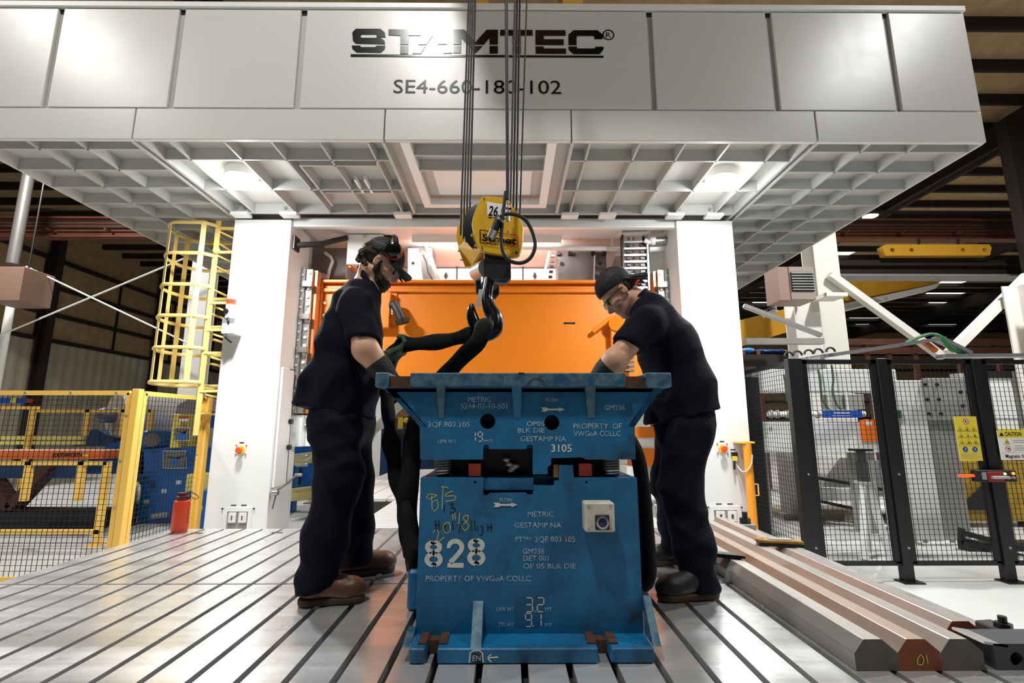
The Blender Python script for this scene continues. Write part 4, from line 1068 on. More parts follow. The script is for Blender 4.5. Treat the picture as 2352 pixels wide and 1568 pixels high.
# crosshead below: black box with bright trunnion bar
cr = [H(1111, 578, 0.04), H(1166, 584, 0.0), H(1173, 590, 0.0), H(1174, 636, 0.0), H(1163, 649, 0.0), H(1130, 645, 0.03), H(1114, 635, 0.04)]
MB().prism(cr, (0.0, 0.06, 0)).build('crosshead_plate', BLACK, hb, bevel=0.004)
cr2 = [(p + Vector((-0.07, 0.26, -0.02))) for p in cr]
MB().prism(cr2, (0, 0.04, 0)).build('crosshead_plate', BLACK, hb, bevel=0.004)
MB().cyl(H(1120, 615, 0.06), H(1098, 626, 0.30), 0.055, 20).build('trunnion_bar', STEEL, hb, smooth=True)
# hook: swept, tapered
hk = [H(1124, 640, 0.06), H(1121, 662, 0.05), H(1118, 686, 0.04), H(1124, 708, 0.03), H(1135, 730, 0.02), H(1134, 752, 0.01), H(1119, 764, 0.0), H(1102, 758, 0.0), H(1090, 742, 0.0), H(1084, 724, 0.0), H(1083, 709, 0.0), H(1085, 698, 0.0)]
rad = [0.028, 0.029, 0.033, 0.040, 0.047, 0.052, 0.048, 0.042, 0.036, 0.031, 0.022, 0.010]
path = spline(hk, 5); rr = []
for i in range(len(rad) - 1):
    rr += [lerp(rad[i], rad[i + 1], k / 5) for k in range(5)]
rr.append(rad[-1])
MB().tube(path, rr, 14).build('hook', mat('oily_black_iron', (18, 17, 17), 0.22, 0.3), hb, smooth=True)
MB().cyl(H(1124, 655, 0.10), H(1124, 640, 0.12), 0.05, 18).build('hook_nut', BLACK, hb, smooth=True)
MB().beam(H(1104, 665, 0.03), H(1098, 706, 0.01), 0.020, 0.010, (0, 1, 0)).build('safety_latch', GALV, hb)
MB().cyl(H(1110, 668, 0.03), H(1106, 690, 0.02), 0.006, 8).build('latch_spring', STEEL, hb)

# wire ropes going up to the crane
ROPE = mat('wire_rope', (30, 29, 29), 0.5, 0.4, var=0.5, vscale=90, rgb2=(80, 78, 76), bump=0.8, bscale=160)
def rope(px_t, px_b, py_b, Y, label, r=0.0064, grp='hoist wire ropes'):
    a = P(px_b, py_b, Y); b = P(px_t, 0, Y); k = (5.74 - a.z) / (b.z - a.z)
    e = a + (b - a) * k
    MB().cyl(a, e, r, 8).build('wire_rope', ROPE, None, label, 'rope', grp, smooth=True)
for i, (t0, b0, yb, Y) in enumerate(((1076.5, 1057.5, 540, 2.86), (1081.5, 1064, 548, 2.81), (1086.5, 1070.5, 556, 2.76), (1091.5, 1077.5, 546, 2.71))):
    rope(t0, b0, yb, Y, ['leftmost rope of the four ropes on the left of the hook block', 'second rope from the left beside the hook block', 'third rope from the left beside the hook block', 'rope nearest the yellow cover among the four left ropes'][i])
for i, (t0, b0, yb, Y) in enumerate(((1183, 1172, 488, 2.72), (1188, 1179, 492, 2.76), (1194, 1186, 494, 2.80), (1210, 1194, 500, 2.85))):
    rope(t0, b0, yb, Y, ['leftmost of the close ropes on the right of the hook block', 'middle rope of the close trio right of the power cord', 'right rope of the close trio right of the power cord', 'lone rightmost rope of the hook block'][i], 0.007 if i < 3 else 0.0055)
# pendant power cord with plug and loop
cord = thing('power_cord', 'black power cord looping around the hook block face', 'cord', H(1190, 560, -0.12))
CY = HY - 0.12
C = lambda x, y, d=0.0: P(x, y, CY + d)
a = C(1163, 0); b = C(1166, 420); up_ = a + (a - b) * ((5.74 - a.z) / (a.z - b.z))
MB().tube(spline([up_, a, b, C(1162, 440), C(1157, 480), C(1153, 520), C(1151, 552), C(1156, 580), C(1170, 598), C(1194, 604), C(1214, 596), C(1226, 578), C(1229, 556), C(1222, 530), C(1208, 506), C(1188, 494), C(1165, 491), C(1152, 496), C(1145, 503, 0.0)], 6), 0.0105, 10).build('cable', RUBBER, cord, smooth=True)
MB().tube([C(1147, 500), C(1143, 510), C(1135, 530)], [0.020, 0.023, 0.022], 14).build('plug_collar', BLACK, cord, smooth=True)
MB().tube([C(1150, 505, -0.004), C(1147, 509, -0.004)], [0.026, 0.026], 14).build('plug_ring', STEEL, cord, smooth=True)
MB().tube([C(1136, 527), C(1128, 545, 0.02)], [0.024, 0.024], 14).build('plug_body', STEEL, cord, smooth=True)
MB().tube([C(1166, 425), C(1167, 470), C(1166, 503)], 0.003, 6).tube([C(1166, 498), C(1167, 508)], 0.010, 8).build('strain_wire', STEEL, cord, smooth=True)

# ---- slings: the pale worker's hand lifts one leg, the other goes behind the die
sl = thing('round_sling', 'black round sling from the crane hook to the lower die pin', 'sling', P(930, 1270, 2.45))
S = lambda x, y, d=0.0: P(x, y, 2.50 + d)
legA = spline([S(1118, 748, 0.16), S(1100, 756, 0.18), S(1068, 772, 0.16), S(1010, 784, 0.10), S(950, 790, 0.06), S(915, 793, 0.08), S(897, 812, 0.08), S(888, 850, 0.05), S(888, 900, 0.0), S(893, 960, 0.0), S(898, 1010, 0.0), S(908, 1070, -0.03), S(922, 1130, -0.05), S(932, 1190, -0.10), S(944, 1250, -0.14), S(952, 1284, -0.15), S(956, 1302, -0.08)], 5)
n = len(legA); MB().tube(legA, [0.045 + 0.006 * math.sin(i * 0.9) - (0.012 if 25 < i < 36 else 0) for i in range(n)], 12, flat=(0.95, 0.5, (0, 0.25, 1))).build('sling_leg', SLING, sl, smooth=True)
legB = spline([S(1112, 744, 0.16), S(1112, 737, 0.08), S(1112, 748, 0.0), S(1098, 784, -0.02), S(1062, 820, 0.0), S(1020, 866, 0.03), S(985, 915, 0.05), S(958, 968, 0.0), S(950, 1010, -0.02), S(944, 1070, -0.05), S(936, 1140, -0.07), S(938, 1210, -0.04), S(948, 1262, -0.01), S(955, 1288, -0.0), S(956, 1302, -0.06)], 5)
n = len(legB); MB().tube(legB, [min(1.0, 0.55 + 0.05 * i) * (0.050 + 0.003 * math.sin(i * 0.8)) for i in range(n)], 12, flat=(0.95, 0.45, (1, 0.2, 0.2))).build('sling_leg', SLING, sl, smooth=True)
# spare sling hanging behind the right of the die
t = MB().tube(spline([P(1440, 1000, 2.22), P(1462, 1040, 2.22), P(1474, 1100, 2.22), P(1482, 1180, 2.22), P(1488, 1260, 2.21), P(1490, 1310, 2.20), P(1480, 1338, 2.20), P(1464, 1326, 2.22)], 5), 0.045, 12, flat=(1.0, 0.7, (0, 1, 0.2)))
t.build('hanging_sling', SLING, None, 'black sling hanging down the right side of the lower die', 'sling', smooth=True)

# ================================================================== the two workers (implicit surfaces, meshed here)
class Sdf:
    def __init__(s, lo, hi, h):
        s.lo = np.array(lo, np.float32); s.h = h
        s.n = np.ceil((np.array(hi) - np.array(lo)) / h).astype(int) + 1
        s.v = np.full(tuple(s.n), 0.5, np.float32)
    def _sub(s, lo, hi):
        a = np.clip(np.floor((np.array(lo) - s.lo) / s.h).astype(int), 0, s.n - 1); b = np.clip(np.ceil((np.array(hi) - s.lo) / s.h).astype(int) + 1, 1, s.n)
        if np.any(b <= a): return None, None
        ax = [s.lo[i] + np.arange(a[i], b[i], dtype=np.float32) * s.h for i in range(3)]
        X, Y, Z = np.meshgrid(*ax, indexing='ij')
        return tuple(slice(a[i], b[i]) for i in range(3)), (X, Y, Z)
    def put(s, fn, lo, hi, k=0.02, mode='add', cut=None):
        pad = k + 3 * s.h
        sl, g = s._sub(np.array(lo) - pad, np.array(hi) + pad)
        if sl is None: return s
        d = fn(*g)
        if cut is not None:
            c, nn = Vector(cut[0]), Vector(cut[1]).normalized()
            d = np.maximum(d, (g[0] - c.x) * nn.x + (g[1] - c.y) * nn.y + (g[2] - c.z) * nn.z)
        o = s.v[sl]
        if mode == 'sub': d = -d; o2 = -o
        else: o2 = o
        if k > 0:
            hh = np.maximum(k - np.abs(o2 - d) if mode != 'sub' else k - np.abs(o + (-d) * -1 * -1 if False else o - d), 0) / k
        if mode == 'sub':
            r = np.maximum(o, d)
            if k > 0: r = r + np.maximum(k - np.abs(o - d), 0) ** 2 / (4 * k)
        else:
            r = np.minimum(o, d)
            if k > 0: r = r - np.maximum(k - np.abs(o - d), 0) ** 2 / (4 * k)
        s.v[sl] = r
        return s
    def cone(s, a, b, ra, rb, k=0.02, flat=None, mode='add', cut=None):
        a, b = np.array(a, float), np.array(b, float); ba = b - a; L2 = max(float(ba @ ba), 1e-9)
        def fn(X, Y, Z):
            t = np.clip(((X - a[0]) * ba[0] + (Y - a[1]) * ba[1] + (Z - a[2]) * ba[2]) / L2, 0, 1)
            vx, vy, vz = X - a[0] - t * ba[0], Y - a[1] - t * ba[1], Z - a[2] - t * ba[2]
            if flat is not None:
                ax, f = np.array(flat[0], float), flat[1]; ax = ax / np.linalg.norm(ax)
                if isinstance(f, tuple): f = f[0] + (f[1] - f[0]) * t
                q = (vx * ax[0] + vy * ax[1] + vz * ax[2]) * (1 - 1.0 / f)
                vx, vy, vz = vx - q * ax[0], vy - q * ax[1], vz - q * ax[2]
            return np.sqrt(vx * vx + vy * vy + vz * vz) - (ra + (rb - ra) * t)
        fm = 1.0
        if flat is not None: fm = max(flat[1]) if isinstance(flat[1], tuple) else max(1.0, flat[1])
        m = max(ra, rb) * fm
        return s.put(fn, np.minimum(a, b) - m, np.maximum(a, b) + m, k, mode, cut)
    def chain(s, pts, rs, k=0.02, **kw):
        for i in range(len(pts) - 1): s.cone(pts[i], pts[i + 1], rs[i], rs[i + 1], k, **kw)
        return s
    def ell(s, c, r, fr=None, k=0.02, mode='add', cut=None):
        c = np.array(c, float); M = np.array(fr, float) if fr is not None else np.eye(3); r = np.array(r, float)
        def fn(X, Y, Z):
            dx, dy, dz = X - c[0], Y - c[1], Z - c[2]
            q = [(dx * M[i][0] + dy * M[i][1] + dz * M[i][2]) / r[i] for i in range(3)]
            k0 = np.sqrt(q[0] ** 2 + q[1] ** 2 + q[2] ** 2); k1 = np.sqrt((q[0] / r[0]) ** 2 + (q[1] / r[1]) ** 2 + (q[2] / r[2]) ** 2) + 1e-6
            return (k0 * (k0 - 1) / k1).astype(np.float32)
        m = r.max(); return s.put(fn, c - m, c + m, k, mode, cut)
    def rbox(s, c, half, fr, rad, k=0.01, mode='add', cut=None):
        c = np.array(c, float); M = np.array(fr, float); hf = np.array(half, float) - rad
        def fn(X, Y, Z):
            dx, dy, dz = X - c[0], Y - c[1], Z - c[2]
            q = [np.abs(dx * M[i][0] + dy * M[i][1] + dz * M[i][2]) - hf[i] for i in range(3)]
            return (np.sqrt(sum(np.maximum(a, 0) ** 2 for a in q)) + np.minimum(np.maximum(np.maximum(q[0], q[1]), q[2]), 0) - rad).astype(np.float32)
        m = np.linalg.norm(half); return s.put(fn, c - m, c + m, k, mode, cut)
    def folds(s, specs):
        """cloth creases: amp, direction, wavelength, phase, warp"""
        ax = [s.lo[i] + np.arange(s.n[i], dtype=np.float32) * s.h for i in range(3)]
        X, Y, Z = np.meshgrid(*ax, indexing='ij')
        for (amp, d, wl, ph, warp) in specs:
            k = 2 * math.pi / wl; d = np.array(d, float) / np.linalg.norm(d)
            u = (X * d[0] + Y * d[1] + Z * d[2]) * k + ph + warp * np.sin(X * 17 + Z * 9 + ph) + warp * np.sin(Y * 21 - Z * 13)
            env = 0.5 + 0.5 * np.sin(X * 7.3 + Y * 11.1 + Z * 6.1 + ph * 2)
            s.v += (amp * env * (np.abs(np.sin(u * 0.5)) - 0.6)).astype(np.float32)
        return s
    def mesh(s, name, m, smooth_it=2):
        v = s.v; n = v.shape; sg = v < 0
        c = np.zeros((n[0] - 1, n[1] - 1, n[2] - 1), np.int8)
        for i in (0, 1):
            for j in (0, 1):
                for k in (0, 1): c += sg[i:n[0] - 1 + i, j:n[1] - 1 + j, k:n[2] - 1 + k]
        act = (c > 0) & (c < 8); idx = np.full(act.shape, -1, np.int64); cells = np.argwhere(act); idx[act] = np.arange(len(cells))
        acc = np.zeros((len(cells), 3)); cnt = np.zeros(len(cells))
        co = [(i, j, k) for i in (0, 1) for j in (0, 1) for k in (0, 1)]
        for a in co:
            for ax in range(3):
                if a[ax]: continue
                b = list(a); b[ax] = 1
                va = v[cells[:, 0] + a[0], cells[:, 1] + a[1], cells[:, 2] + a[2]]; vb = v[cells[:, 0] + b[0], cells[:, 1] + b[1], cells[:, 2] + b[2]]
                x = (va < 0) != (vb < 0); t = np.where(x, va / np.where(x, va - vb, 1), 0)
                p = np.tile(np.array(a, float), (len(cells), 1)); p[:, ax] += t
                acc += p * x[:, None]; cnt += x
        V = (cells + acc / cnt[:, None]) * s.h + s.lo
        quads = []
        for ax in range(3):
            o1, o2 = [(1, 2), (2, 0), (0, 1)][ax]
            sl = [slice(1, n[i] - 1) for i in range(3)]; sl[ax] = slice(0, n[ax] - 1)
            s2 = list(sl); s2[ax] = slice(1, n[ax])
            x = sg[tuple(sl)] != sg[tuple(s2)]; e = np.argwhere(x)
            if not len(e): continue
            off = np.array([1, 1, 1]); off[ax] = 0; e = e + off
            fl = sg[e[:, 0], e[:, 1], e[:, 2]]
            def cell(d1, d2):
                q = e.copy(); q[:, o1] -= d1; q[:, o2] -= d2
                return idx[q[:, 0], q[:, 1], q[:, 2]]
            q = np.stack([cell(1, 1), cell(0, 1), cell(0, 0), cell(1, 0)], 1)
            q[~fl] = q[~fl][:, ::-1]
            quads.append(q[(q >= 0).all(1)])
        Q = np.concatenate(quads)
        for _ in range(smooth_it):
            A = np.zeros_like(V); ct = np.zeros(len(V))
            for i in range(4):
                j = (i + 1) % 4
                np.add.at(A, Q[:, i], V[Q[:, j]]); np.add.at(A, Q[:, j], V[Q[:, i]]); np.add.at(ct, Q[:, i], 1); np.add.at(ct, Q[:, j], 1)
            V = V * 0.5 + 0.5 * A / np.maximum(ct, 1)[:, None]
        me = bpy.data.meshes.new(name)
        org = (V.min(0) + V.max(0)) / 2; org[2] = V[:, 2].min(); V = V - org
        me.vertices.add(len(V)); me.vertices.foreach_set('co', V.astype(np.float32).ravel())
        me.loops.add(len(Q) * 4); me.loops.foreach_set('vertex_index', Q.astype(np.int32).ravel())
        me.polygons.add(len(Q)); me.polygons.foreach_set('loop_start', np.arange(0, len(Q) * 4, 4, dtype=np.int32))
        try: me.polygons.foreach_set('loop_total', np.full(len(Q), 4, np.int32))
        except Exception: pass
        me.polygons.foreach_set('use_smooth', np.ones(len(Q), bool)); me.update(calc_edges=True); me.validate()
        me.materials.append(m); return me, tuple(org)

SKIN = mat('skin', (204, 156, 126), 0.5, var=0.35, vscale=14, rgb2=(180, 122, 96))
NAVY = mat('navy_work_shirt', (5, 10, 25), 0.85, var=0.5, vscale=18, rgb2=(3, 6, 15), bump=0.35, bscale=70, spec=0.18)
NAVYP = mat('navy_work_trousers', (5, 9, 24), 0.85, var=0.5, vscale=14, rgb2=(3, 5, 14), bump=0.35, bscale=60, spec=0.18)
HAIR = mat('dark_hair', (38, 27, 20), 0.7, bump=1.0, bscale=120)
CAPM = mat('black_cap', (15, 15, 17), 0.7, bump=0.2, bscale=90)
GLOVEB = mat('black_glove', (16, 17, 19), 0.7, var=0.4, vscale=30, rgb2=(32, 33, 36), bump=0.5, bscale=90)
GLOVEG = mat('green_glove', (62, 92, 40), 0.7, var=0.8, vscale=26, rgb2=(20, 26, 18), bump=0.5, bscale=70)
BOOTM = mat('brown_boot', (104, 64, 38), 0.45, var=0.6, vscale=12, rgb2=(58, 34, 20), bump=0.25, bscale=80)
BOOTK = mat('black_boot', (30, 26, 24), 0.5, var=0.5, vscale=14, rgb2=(16, 14, 13), bump=0.25, bscale=80)
SOLE = mat('boot_sole', (76, 56, 38), 0.8, var=0.5, vscale=20, rgb2=(40, 30, 22))
LENSM = mat('safety_lens', (150, 156, 160), 0.1)

def V3(v): return (v.x, v.y, v.z)
def headframe(ang, yaw_, face):
    """rows: forward, side, up (face = +1 looking +X, -1 looking -X; ang = pitch down in degrees; yaw_ = turn away from camera)"""
    ca, sa, cy, sy = math.cos(R(ang)), math.sin(R(ang)), math.cos(R(yaw_)), math.sin(R(yaw_))
    f = Vector((face * ca * cy, ca * sy, -sa)); u = Vector((face * sa * cy, sa * sy, ca)); sd = u.cross(f)
    return f, sd, u
def boot(person, name, heel, toe, m, h=0.13):
    heel, toe = Vector(heel), Vector(toe); d = toe - heel; L = d.length; f = d.normalized(); sd = Vector((0, 0, 1)).cross(f); u = Vector((0, 0, 1)); fr = (f, sd, u)
    c = (heel + toe) / 2
    lo_ = np.minimum(heel, toe) - np.array((0.08, 0.08, 0.0)); hi_ = np.maximum(heel, toe) + np.array((0.08, 0.08, h + 0.12))
    S_ = Sdf(lo_ - np.array((0, 0, 0.02)), hi_, 0.005)
    g = lambda a, b, z: V3(heel + f * (a * L) + sd * b + u * z)
    S_.cone(g(0.17, 0, 0.07), g(0.80, 0, 0.062), 0.044, 0.046, 0.02).ell(g(0.80, 0, 0.055), (0.075, 0.052, 0.048), fr, 0.03).cone(g(0.20, 0, 0.09), g(0.24, 0, h + 0.08), 0.05, 0.054, 0.03).cone(g(0.26, 0, 0.12), g(0.62, 0, 0.075), 0.042, 0.036, 0.03)
    S_.v = np.maximum(S_.v, -(np.arange(S_.n[2], dtype=np.float32) * S_.h + S_.lo[2] - 0.03)[None, None, :])
    me, o = S_.mesh('boot_upper', m, 1); b = link('boot', me, None, person, o)
    S2 = Sdf(lo_ - np.array((0, 0, 0.02)), hi_, 0.005)
    S2.cone(g(0.15, 0, 0.02), g(0.42, 0, 0.02), 0.045, 0.04, 0.02).cone(g(0.42, 0, 0.02), g(0.84, 0, 0.022), 0.04, 0.054, 0.02)
    zz = (np.arange(S2.n[2], dtype=np.float32) * S2.h + S2.lo[2])[None, None, :]
    S2.v = np.maximum(np.maximum(S2.v, zz - 0.034), 0.003 - zz)
    me, o = S2.mesh('sole', SOLE, 1); link('sole', me, None, b, o)
    mb = MB()
    for k in range(4):
        a = 0.36 + 0.085 * k; z = 0.145 - 0.022 * k
        mb.tube([g(a, -0.028, z - 0.012), g(a + 0.01, 0, z + 0.012), g(a, 0.028, z - 0.012)], 0.004, 6)
    mb.build('laces', BLACK, b, smooth=True)
def head_skin(S_, C, fr, k=0.02):
    f, sd, u = fr; g = lambda a, b, c: V3(C + f * a + sd * b + u * c)
    S_.ell(g(-0.005, 0, 0.045), (0.098, 0.076, 0.088), fr, k).ell(g(0.045, 0, -0.03), (0.058, 0.056, 0.088), fr, 0.03)
    for b in (-1, 1):
        S_.cone(g(0.0, b * 0.048, -0.06), g(0.066, b * 0.016, -0.098), 0.026, 0.022, 0.025)
        S_.ell(g(-0.006, b * 0.079, -0.006), (0.019, 0.009, 0.032), fr, 0.008).ell(g(-0.002, b * 0.087, -0.004), (0.010, 0.004, 0.020), fr, 0.005, 'sub')
        S_.ell(g(0.086, b * 0.030, 0.004), (0.012, 0.019, 0.012), fr, 0.012, 'sub').ell(g(0.064, b * 0.036, -0.03), (0.03, 0.022, 0.025), fr, 0.02)
    S_.ell(g(0.074, 0, -0.104), (0.022, 0.026, 0.018), fr, 0.02).ell(g(0.082, 0, 0.024), (0.018, 0.05, 0.012), fr, 0.015)
    S_.cone(g(0.094, 0, 0.004), g(0.117, 0, -0.034), 0.008, 0.014, 0.010).ell(g(0.104, 0, -0.040), (0.012, 0.019, 0.010), fr, 0.008)
    S_.ell(g(0.092, 0, -0.066), (0.014, 0.024, 0.007), fr, 0.006).ell(g(0.090, 0, -0.078), (0.013, 0.021, 0.007), fr, 0.006).ell(g(0.106, 0, -0.0715), (0.008, 0.022, 0.002), fr, 0.004, 'sub')
def eyes(person, C, fr):
    f, sd, u = fr
    for b in (-1, 1):
        c = C + f * 0.078 + sd * (b * 0.030) + u * 0.003
        e = MB().ball(c, 0.012, 10, 8).build('eye', mat('eye_white', (220, 214, 206), 0.2), person, smooth=True)
        MB().ball(c + f * 0.008, (0.0055, 0.0055, 0.0055), 8, 6).build('iris', mat('iris_dark', (40, 28, 20), 0.2), e, smooth=True)

# ------------------------------------------------------------------ left worker
Y0 = 2.55
w1 = None
C = P(874, 607, Y0); HF = headframe(32, 8, 1); f, sd, u = HF
J = lambda x, y, Y: V3(P(x, y, Y))
sh_n, sh_f = J(818, 702, 2.36), J(832, 700, 2.74)
el_n, wr_n = J(838, 800, 2.29), J(896, 872, 2.34)
el_f, wr_f = J(872, 862, 2.66), J(897, 822, 2.60)
A = Sdf((-1.15, 2.1, 0.85), (-0.30, 2.95, 1.9), 0.0045)
head_skin(A, C, HF)
A.cone(V3(C - f * 0.035 - u * 0.05), J(838, 672, Y0), 0.056, 0.066, 0.03).cone(J(838, 672, Y0), J(815, 760, Y0), 0.07, 0.10, 0.05, flat=((0, 1, 0), 1.6))
for a, e, wv in ((sh_n, el_n, wr_n), (sh_f, el_f, wr_f)):
    A.cone(J(826, 690, Y0), a, 0.06, 0.055, 0.03).chain([a, e, wv], [0.056, 0.054, 0.036], 0.03)
A.cone(V3(Vector(el_n) * 0.9 + Vector(wr_n) * 0.1), V3(Vector(el_n) * 0.5 + Vector(wr_n) * 0.5), 0.055, 0.047, 0.03)
me, o = A.mesh('person', SKIN); w1 = link('person', me, None, None, o, 'worker in navy shirt and cap holding the sling, left of the die', 'person')
eyes(w1, C, HF)
# shirt
SH = Sdf((-1.30, 2.1, 0.70), (-0.40, 3.0, 1.72), 0.0065)
SH.cone(J(830, 684, Y0), J(806, 790, Y0), 0.098, 0.150, 0.05, flat=((0, 1, 0), (1.75, 1.30))).cone(J(806, 790, Y0), J(790, 880, Y0), 0.150, 0.176, 0.05, flat=((0, 1, 0), (1.30, 1.12)))
hem = (P(770, 943, Y0), (-0.20, 0, -1))
SH.cone(J(790, 880, Y0), J(770, 960, Y0), 0.176, 0.200, 0.05, flat=((0, 1, 0), (1.12, 1.06)), cut=hem)
SH.cone(J(724, 880, Y0), J(696, 945, Y0), 0.055, 0.045, 0.06, flat=((0, 1, 0), 2.6), cut=hem)
SH.cone(J(834, 680, Y0), sh_n, 0.066, 0.078, 0.05).cone(J(838, 676, Y0), sh_f, 0.07, 0.074, 0.05).cone(J(797, 700, Y0), J(772, 790, Y0), 0.055, 0.065, 0.06, flat=((0, 1, 0), 2.2))
d = (Vector(el_n) - Vector(sh_n)).normalized()
SH.cone(sh_n, V3(Vector(sh_n) + d * 0.26), 0.080, 0.083, 0.03, cut=(J(838, 783, 2.3), V3(d + Vector((-0.25, 0, 0)))))
d2 = (Vector(el_f) - Vector(sh_f)).normalized()
SH.cone(sh_f, V3(Vector(sh_f) + d2 * 0.26), 0.074, 0.076, 0.03, cut=(V3(Vector(sh_f) + d2 * 0.22), V3(d2)))
SH.folds([(0.010, (0.8, 0.2, -0.6), 0.16, 0.4, 0.5), (0.008, (0.3, 0.3, 1), 0.13, 1.9, 0.7), (0.006, (1, -0.4, 0.3), 0.10, 0.2, 0.6)])
me, o = SH.mesh('shirt', NAVY); shirt1 = link('shirt', me, None, w1, o)
# collar: folded band round the neck
pts = []
c0, c1 = P(832, 632, Y0), P(866, 692, Y0)
for i in range(24):
    t = 2 * math.pi * i / 24
    mid = c0.lerp(c1, 0.5 - 0.5 * math.cos(t)); pts.append((mid.x, Y0 + 0.082 * math.sin(t), mid.z))
MB().tube(pts, 0.022, 8, closed=True, flat=(1.5, 0.42, (0.2, 0, 1))).build('collar', NAVY, shirt1, smooth=True)
# seams of the shirt: pale piping down the back, shoulder and sleeve
# trousers
TR = Sdf((-1.25, 2.1, 0.0), (-0.40, 3.05, 1.02), 0.0075)
TR.cone(J(785, 900, Y0), J(785, 965, Y0), 0.150, 0.160, 0.05, flat=((0, 1, 0), 1.05))
TR.chain([J(768, 975, 2.45), J(779, 1095, 2.43)], [0.125, 0.108], 0.06).chain([J(779, 1095, 2.43), J(748, 1230, 2.41)], [0.108, 0.098], 0.06).cone(J(748, 1230, 2.41), J(727, 1350, 2.40), 0.098, 0.090, 0.05, cut=(J(725, 1352, 2.40), (0.25, 0, -1)))
TR.chain([J(800, 975, 2.65), J(808, 1100, 2.70)], [0.125, 0.110], 0.06).chain([J(808, 1100, 2.70), J(812, 1210, 2.76)], [0.110, 0.102], 0.06).cone(J(812, 1210, 2.76), J(818, 1300, 2.80), 0.102, 0.092, 0.05, cut=(J(818, 1297, 2.80), (0.2, 0, -1)))
TR.cone(J(700, 1322, 2.39), J(730, 1330, 2.38), 0.035, 0.05, 0.04)
TR.folds([(0.012, (0.5, 0.1, 1), 0.15, 0.7, 0.8), (0.012, (1, 0.2, 0.35), 0.14, 2.2, 0.6), (0.008, (-0.6, 0.3, 1), 0.10, 1.1, 0.7)])
me, o = TR.mesh('trousers', NAVYP); link('trousers', me, None, w1, o)
boot(w1, 'boot', P(684, 1387, 2.37) * 1.0 - Vector((0, 0, P(684, 1387, 2.37).z)), P(834, 1374, 2.44) - Vector((0, 0, P(834, 1374, 2.44).z)), BOOTM)
boot(w1, 'boot', P(772, 1325, 2.78) - Vector((0, 0, P(772, 1325, 2.78).z)), P(905, 1310, 2.92) - Vector((0, 0, P(905, 1310, 2.92).z)), BOOTM)
# hair at the back of the head, beard
HR = Sdf(V3(C - Vector((0.2, 0.16, 0.2))), V3(C + Vector((0.2, 0.16, 0.2))), 0.004)
g = lambda a, b, c: V3(C + f * a + sd * b + u * c)
HR.ell(g(-0.03, 0, 0.025), (0.088, 0.083, 0.080), HF, 0.01, cut=(g(-0.012, 0, 0), V3(f * 1.0 + u * 0.35)))
for i in range(46):
    rr_ = random.Random(i); an, hh_ = rr_.uniform(-1.6, 1.6), rr_.uniform(-0.075, 0.055)
    a_, b_ = -0.035 - 0.088 * math.cos(an) * math.sqrt(max(0.05, 1 - (hh_ / 0.11) ** 2)), 0.086 * math.sin(an)
    if a_ < -0.05 or abs(b_) > 0.05: HR.ell(g(a_, b_, hh_), (rr_.uniform(0.009, 0.015),) * 3, None, 0.006)
me, o = HR.mesh('hair', HAIR, 1); link('hair', me, None, w1, o)
BD = Sdf(V3(C - Vector((0.2, 0.16, 0.22))), V3(C + Vector((0.2, 0.16, 0.2))), 0.004)
BD.ell(g(0.046, 0, -0.066), (0.068, 0.068, 0.070), HF, 0.0, cut=(g(0.0, 0, -0.026), V3(u * 0.9 + f * 0.36)))
BD.ell(g(0.078, 0, -0.108), (0.028, 0.036, 0.026), HF, 0.02)
for b in (-1, 1):
    BD.cone(g(0.006, b * 0.070, 0.0), g(0.012, b * 0.066, -0.05), 0.012, 0.016, 0.02).cone(g(0.094, b * 0.006, -0.056), g(0.074, b * 0.034, -0.075), 0.009, 0.010, 0.012)
BD.folds([(0.006, (1, 0.5, 1), 0.02, 0, 1.2)])
me, o = BD.mesh('beard', HAIR, 1); link('beard', me, None, w1, o)
def cap(person, C, fr, back=False, mt=CAPM):
    f, sd, u = fr; s_ = -1 if back else 1
    g = lambda a, b, c: V3(C + f * a + sd * b + u * c)
    K = Sdf(V3(C - Vector((0.27, 0.2, 0.24))), V3(C + Vector((0.27, 0.2, 0.27))), 0.004)
    tilt = u * 1.0 + f * (0.10 if not back else -0.22)
    K.ell(g(-0.008, 0, 0.055), (0.112, 0.090, 0.098), fr, 0.0, cut=(g(0, 0, 0.034), V3(-tilt)))
    K.v = np.maximum(K.v, -(K.v + 0.006))
    # visor: curved plate
    for i in range(-5, 6):
        b = i / 5.0; ln = 0.082 * math.sqrt(max(0, 1 - b * b * 0.75))
        K.cone(g(s_ * 0.082 * math.sqrt(1 - 0.55 * b * b), b * 0.074, 0.040 - 0.016 * b * b), g(s_ * (0.095 + ln), b * 0.070, (0.028 if not back else -0.030) - 0.030 * b * b), 0.0045, 0.004, 0.012, flat=((sd.x, sd.y, sd.z), 2.4))
    me, o = K.mesh('cap', mt, 1); c_ = link('cap', me, None, person, o)
    MB().ball(C + f * -0.008 + u * 0.153, 0.007, 8, 6).build('cap_button', mt, c_, smooth=True)
    for k in range(6):
        t = math.pi * k / 3 + 0.4; pts = [C + f * (-0.008 + 0.1135 * math.cos(t) * math.sin(e)) + sd * (0.0915 * math.sin(t) * math.sin(e)) + u * (0.055 + 0.0995 * math.cos(e)) for e in np.linspace(0.05, 1.5, 8)]
        MB().tube(pts, 0.0014, 5).build('cap_seam', mat('cap_thread', (60, 60, 62), 0.7), c_)
    return c_
cap(w1, C, HF)
